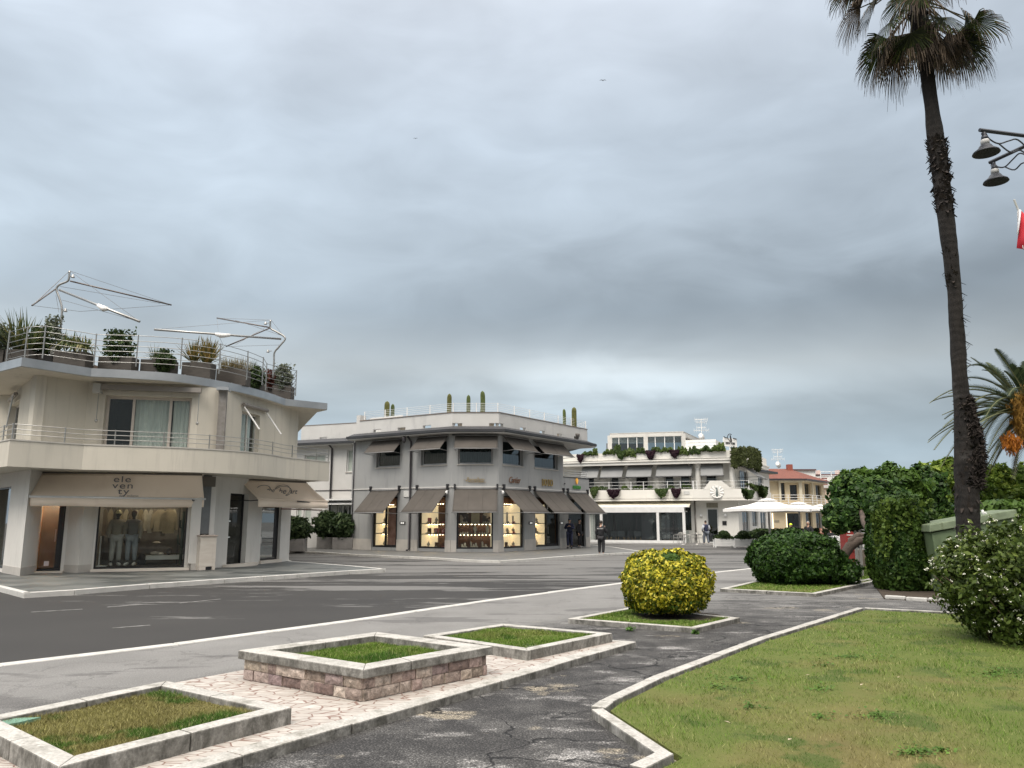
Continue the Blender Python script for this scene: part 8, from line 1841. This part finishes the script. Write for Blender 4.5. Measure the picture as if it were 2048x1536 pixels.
# ================================================================== DATE PALM
DY = 29.0; dc = Z(2066, 842, DY)
dp = thing('date_palm', (dc.x, DY, .0), 'date palm with arching feathery fronds and orange fruit clusters at the right edge', 'palm tree')
MB().tube([(dc.x, DY, 0), (dc.x, DY, dc.z * .5), tuple(dc)], [.38, .34, .42], 14).build('trunk', bark, dp, smooth=True)
VF, VD = [], []; qr = MB(); random.seed(9)
def frond(tip, lift, dead=False, n=60, lw=.42):
    a = Vector(dc) + Vector((random.uniform(-.2, .2), random.uniform(-.2, .2), .1)); b_ = Vector(tip); m = a.lerp(b_, .5) + Vector((0, 0, lift)); pts = []
    for i in range(n + 1):
        t_ = i / n; pts.append(a * (1 - t_) ** 2 + m * 2 * t_ * (1 - t_) + b_ * t_ * t_)
    qr.tube(pts[::6], [.035 * (1 - i / (len(pts[::6]) + 2)) + .006 for i in range(len(pts[::6]))], 4)
    for i in range(int(n * .14), n):
        tg = (pts[i + 1] - pts[i]).normalized(); sd = tg.cross(Vector((0, 0, 1))); sd = sd.normalized() if sd.length > .05 else Vector((1, 0, 0)); upv = sd.cross(tg); L_ = lw * math.sin(math.pi * (.12 + .86 * i / n)) ** .6
        for s in (-1, 1):
            d = (sd * s * .75 + tg * .75 + upv * .35 - Vector((0, 0, .45 if dead else .12))).normalized(); e = pts[i] + d * L_ * random.uniform(.85, 1.1) - Vector((0, 0, .04)); w = tg * .026; (VD if dead else VF).extend([pts[i] - w, pts[i] + w, pts[i].lerp(e, .6) + w * .8, e, ])
for px, py, dy, lift in ((1932, 733, 0, 1.4), (1915, 760, 1.5, 1.2), (1965, 740, 1, .9), (1925, 845, -1.2, .8), (1905, 865, 1, 1.0), (1960, 845, -2.4, .6), (1940, 905, 0, 1.6), (2022, 728, 0, .4), (2050, 722, .6, .4), (1980, 935, -1, 1.5), (1897, 787, -1, 1.0), (1884, 830, .6, .9), (1868, 900, -.3, 1.7), (1882, 935, .8, 1.9), (1945, 800, -1.5, .7), (1950, 872, -2.0, 1.2), (1975, 905, -1.5, 1.5), (2008, 742, .5, .5), (2035, 735, -.5, .5), (1990, 770, 2.0, .6)):
    frond(Z(px, py, DY + dy), lift)
for k in range(26): 
    a = k * .242 + .1; frond((dc.x + 3.6 * math.cos(a), DY + 3.4 * math.sin(a), dc.z + random.uniform(-1.2, 1.4)), random.uniform(1.0, 1.8))
for k in range(7): a = k * .9; frond((dc.x + 1.8 * math.cos(a), DY + 1.8 * math.sin(a), dc.z + 2.6), .4)
for k in range(18): a = k * .37; frond((dc.x + 1.9 * math.cos(a) , DY + 1.9 * math.sin(a), dc.z - random.uniform(1.2, 2.3)), .9, True, 40, .38)
np_mesh('fronds', np.array([tuple(p) for p in VF]), 4, leafm('date_frond', [(0, (.022, .035, .018)), (.7, (.045, .068, .032)), (1, (.10, .125, .055))]), dp); np_mesh('dead_fronds', np.array([tuple(p) for p in VD]), 4, leafm('dead_frond', [(0, (.06, .055, .045)), (1, (.20, .18, .15))]), dp); qr.build('frond_ribs', mat('rib_green', (.16, .16, .07), (.12, .13, .06)), dp)
of = leafm('orange_fruit', [(0, (.30, .10, .018)), (1, (.58, .22, .035))], trans=.1); ob = leafm('brown_fruit', [(0, (.25, .13, .03)), (1, (.45, .26, .06))], trans=.1)
for px, py, w, h, n, m_, dy in ((2024, 888, 15, 18, 1100, of, -1.2), (2036, 832, 15, 30, 1000, ob, -1.0), (2085, 900, 18, 26, 1200, of, -1.5), (2052, 800, 14, 24, 700, ob, -.8), (2042, 862, 10, 20, 420, ob, -1.0)):
    c = Z(px, py, DY + dy); P, d = blob_points(n, tuple(c), (w / FOC * DY, .3, h / FOC * DY), 1.8, .4, depth=.9); o = np_mesh('fruit_cluster', leaves_at(P, .035, None, 5, 1, 1.6), 4, m_, dp)
# ================================================================== GREEN TANK, RED BOX, STANDS
gt_m = mat('green_fibreglass', (.165, .225, .125), (.14, .195, .105), 1.2, .6, grime=(.07, .10, .05), gscale=3.0, glo=.50, ghi=.8, gst=(1.3, 1.3, .3)); gt_l = mat('mossy_green_lid', (.18, .225, .14), (.12, .155, .095), 4, .7, grime=(.07, .09, .04), gscale=5, glo=.5, ghi=.7, gst=(1, 1, 1))
ta = G(1862, 1187, .08); ta = (ta[0] + .26, ta[1]); gt = thing('green_tank', (ta[0] + .9, ta[1] + .5, .075), 'weathered pale green service tank with a sloping lid behind the palm trunk', 'tank')
F = Fac(ta, (ta[0] + 1.62, ta[1] - .31)); zl, zr = 1.50, 1.86; vs = [F.p(.02, 0, .075), F.p(F.L - .1, 0, .075), F.p(F.L - .1, -1.2, .075), F.p(.02, -1.2, .075), F.p(-.13, .08, zl), F.p(F.L + .05, .08, zr), F.p(F.L + .05, -1.3, zr), F.p(-.13, -1.3, zl)]
MB().add(vs, [(3, 2, 1, 0), (4, 5, 6, 7), (0, 1, 5, 4), (1, 2, 6, 5), (2, 3, 7, 6), (3, 0, 4, 7)]).build('body', gt_m, gt, bevel=.03)
vs = [F.p(-.20, .16, zl + .01), F.p(F.L + .12, .16, zr + .01), F.p(F.L + .12, -1.36, zr + .01), F.p(-.20, -1.36, zl + .01), F.p(-.17, .13, zl + .19), F.p(F.L + .10, .13, zr + .19), F.p(F.L + .1, -1.34, zr + .19), F.p(-.17, -1.34, zl + .19)]
MB().add(vs, [(3, 2, 1, 0), (4, 5, 6, 7), (0, 1, 5, 4), (1, 2, 6, 5), (2, 3, 7, 6), (3, 0, 4, 7)]).build('lid', gt_l, gt, bevel=.02)
vs = [F.p(.34, .06, .95), F.p(1.25, .06, .95), F.p(1.25, .085, 1.42), F.p(.34, .085, 1.36)]; q = MB(); q.add([(*p[:2], p[2]) for p in vs] + [(p[0] - F.n.x * .03, p[1] - F.n.y * .03, p[2]) for p in vs], [(0, 1, 2, 3), (0, 4, 5, 1), (1, 5, 6, 2), (2, 6, 7, 3), (3, 7, 4, 0)]); q.build('hatch', gt_m, gt); MB().ell(F.p(.50, .10, 1.28), (.025, .02, .025), 8, 5).build('lock', darkmetal, gt); MB().obox(F, .30, .33, .05, .09, 1.0, 1.3).build('hinge', MATS['dark_metal'], gt)
a = Z(1972, 1030, ta[1] - .1); q = MB(); q.tube([(a.x - .04, a.y, a.z - .05), (a.x - .08, a.y, a.z + .12)], .03, 6); q.tube([(a.x + .0, a.y, a.z - .1), (a.x - .02, a.y, a.z + .05), (a.x - .08, a.y, a.z + .06)], .035, 6); tag(q.build('pipe_fitting', white_metal, None, smooth=True), 'small white pipe fitting sticking up on the green tank lid', 'pipe')
redm = mat('red_box_paint', (.24, .028, .024), (.19, .024, .02), 3, .5); RYY = 33.0; a, b = Z(1693, 1098, RYY), Z(1716, 1098, RYY)
rb_ = thing('red_box', ((a.x + b.x) / 2, RYY, .05), 'tall red box with white writing standing beyond the clipped dark bush', 'box')
MB().box(a.x, b.x, RYY, RYY + .6, .52, 1.62).build('cabinet', redm, rb_, bevel=.02); MB().box(a.x + .04, b.x - .04, RYY + .05, RYY + .5, .05, .52).build('base', redm, rb_)
q = MB(); q.box(a.x + .09, a.x + .2, RYY - .01, RYY + .0, 1.28, 1.45); q.box(a.x + .28, a.x + .42, RYY - .01, RYY, 1.42, 1.46); q.box(a.x + .05, b.x - .05, RYY - .01, RYY, 1.17, 1.20); text_on(q, 'CAFFE', .11, ((a.x + b.x) / 2, RYY - .01, 1.02), (1, 0, 0), (0, 0, 1), extr=.003); q.build('markings', white_metal, rb_)
NY_ = 24.5; st = thing('notice_stand', tuple(Z(1717, 1140, NY_)[:2]) + (.1,), 'bare metal frame stand with two legs right of the red box', 'stand')
for px in (1712.5, 1721): a = Z(px, 1100, NY_); MB().box(a.x - .035, a.x + .035, NY_ - .03, NY_ + .03, .08, Z(px, 1054, NY_).z).build('leg', alu, st)
a, b = Z(1711, 1060, NY_), Z(1722, 1060, NY_); MB().box(a.x, b.x, NY_ - .02, NY_ + .02, Z(1715, 1096, NY_).z, Z(1715, 1052, NY_).z).build('panel', darkmetal, st)
a = G(1722, 1136, .08); q = MB(); q.add([(a[0], a[1], .08), (a[0] + .55, a[1], .08), (a[0] + .55, a[1] + .5, .08), (a[0], a[1] + .5, .08), (a[0] + .12, a[1] + .1, .72), (a[0] + .55, a[1] + .1, .72), (a[0] + .55, a[1] + .5, .72), (a[0] + .12, a[1] + .5, .72)], [(3, 2, 1, 0), (4, 5, 6, 7), (0, 1, 5, 4), (1, 2, 6, 5), (2, 3, 7, 6), (3, 0, 4, 7)]); tag(q.build('stone_bench_end', mat('brown_stone', (.13, .11, .09), (.09, .075, .06), 4, .8), None, bevel=.02), 'sloping brown stone block between the metal stand and the tall hedge', 'bench')
a = G(1697, 1137, .08); tag(MB().box(a[0], a[0] + .42, a[1], a[1] + .3, .08, .26).build('low_stone', mat('brown_stone', (.13,) * 3), None, bevel=.02), 'low brown stone block at the foot of the metal stand', 'stone')
# ================================================================== STREET LAMP AND FLAG
LY = 13.3; lp = Z(2085, 275, LY); za = Z(1959, 260, 13.0).z
lm = mat('dark_lamp_metal', (.035, .04, .05), (.05, .055, .065), 4, .45, metal=.3)
sl = thing('street_lamp', (lp.x, LY, .05), 'dark street lamp with two scrolled arms and bell shaped heads at the right edge', 'street lamp')
MB().lathe((lp.x, LY, .05), [(.20, 0), (.20, .5), (.12, .7), (.09, 2.5), (.07, za - .1), (.05, za + .3)], 14).build('pole', lm, sl, smooth=True)
for i, (px, py, Yh, hpx, hpy) in enumerate(((1959, 260, 13.0, 1969, 296), (1979, 327, 14.3, 1988, 354))):
    e = Z(px, py, Yh); e.z = za; c_ = Vector((lp.x, LY, za)); dr = (e - c_).normalized(); arm = MB().tube([tuple(c_), tuple(e)], .034, 6).build('arm', lm, sl)
    q = MB(); L_ = (e - c_).length; P = lambda u, z: tuple(c_ + dr * L_ * u + Vector((0, 0, z)))
    q.tube(smooth_path([P(.93, -.16), P(.97, -.06), P(.91, -.05), P(.86, -.15), P(.72, -.22), P(.55, -.14), P(.40, -.10), P(.2, -.35), P(0, -.75)], 4), .014, 5); q.tube(smooth_path([P(.72, -.22), P(.55, -.36), P(.38, -.30), P(.2, -.5), P(0, -.95)], 4), .014, 5); q.build('scroll', lm, arm)
    h_ = c_ + dr * (L_ - .09); hd = MB().lathe((h_.x, h_.y, za - .42), [(.012, .40), (.03, .38), (.03, .32), (.05, .31), (.06, .24)], 14).build('neck', lm, sl, smooth=True)
    MB().lathe((h_.x, h_.y, za - .42), [(.062, .24), (.072, .225), (.072, .15)], 14).build('collar', mat('pale_collar', (.55, .55, .54), (.45, .45, .44)), hd, smooth=True)
    vs = MB().lathe((h_.x, h_.y, za - .42), [(.072, .15), (.10, .12), (.13, .07), (.21, .01), (.225, -.02), (.215, -.022), (.12, .05), (.02, .07)], 20).build('shade', lm, hd, smooth=True)
fs_ = thing('flag', tuple(Z(2060, 500, 12.6)), 'red flag with a white edge on a slanting white staff at the right edge', 'flag')
a, b = Z(2028, 399, 12.6), Z(2135, 672, 13.2); MB().tube([a, b], .018, 6).build('staff', white_metal, fs_)
def flagpart(rows, m_, nm):
    vs = []; n = len(rows[0])
    for j, row in enumerate(rows):
        for i, (px, py) in enumerate(row): vs.append(Z(px, py, 12.6 + .05 * math.sin(i * 1.9 + j)))
    o = MB().add(vs, [(j * n + i, (j + 1) * n + i, (j + 1) * n + i + 1, j * n + i + 1) for j in range(len(rows) - 1) for i in range(n - 1)]).build(nm, m_, fs_, smooth=True); s_ = o.modifiers.new('t', 'SOLIDIFY'); s_.thickness = .01
redf = mat('red_cloth', (.55, .02, .035), (.42, .015, .03), 3, .8)
flagpart([[(2042, 421), (2049, 428), (2058, 445), (2068, 462)], [(2039, 445), (2049, 452), (2060, 462), (2072, 480)], [(2036, 470), (2048, 473), (2060, 482), (2074, 500)], [(2033, 496), (2047, 498), (2060, 505), (2075, 520)]], redf, 'red_cloth')
flagpart([[(2035, 423), (2038, 418), (2041.5, 420)], [(2035, 445), (2037, 445), (2038.8, 445)], [(2033, 468), (2034.5, 469), (2035.8, 470)]], mat('white_cloth', (.75, .75, .77), (.65, .65, .67)), 'white_border')
q = MB(); a = Z(2047, 494, 12.5); text_on(q, 'L', .08, a, (1, 0, 0), (0, 0, 1), extr=.003); q.build('lettering', white_metal, fs_)
# ================================================================== BIRDS
def bird(px, py, Y, s, rz, label):
    c = Z(px, py, Y); t = thing('bird', tuple(c), label, 'bird'); q = MB(); q.ell((c.x, Y, c.z), (.06 * s, .20 * s, .05 * s), 8, 6)
    for k in (-1, 1): q.add([(c.x, Y - .08 * s, c.z + .02), (c.x + k * .28 * s, Y - .04 * s, c.z + .14 * s), (c.x + k * .55 * s, Y + .12 * s, c.z + .05 * s), (c.x + k * .26 * s, Y + .10 * s, c.z + .12 * s), (c.x, Y + .08 * s, c.z + .02)], [(0, 1, 2, 3, 4)])
    q.build('body', mat('bird_grey', (.10, .11, .12), (.15, .15, .16)), t)
bird(1206, 161, 110, 1.0, 0, 'small bird flying high in the middle of the sky'); bird(831, 277, 130, .8, 0, 'tiny bird flying left of the sky centre, lower of the two')
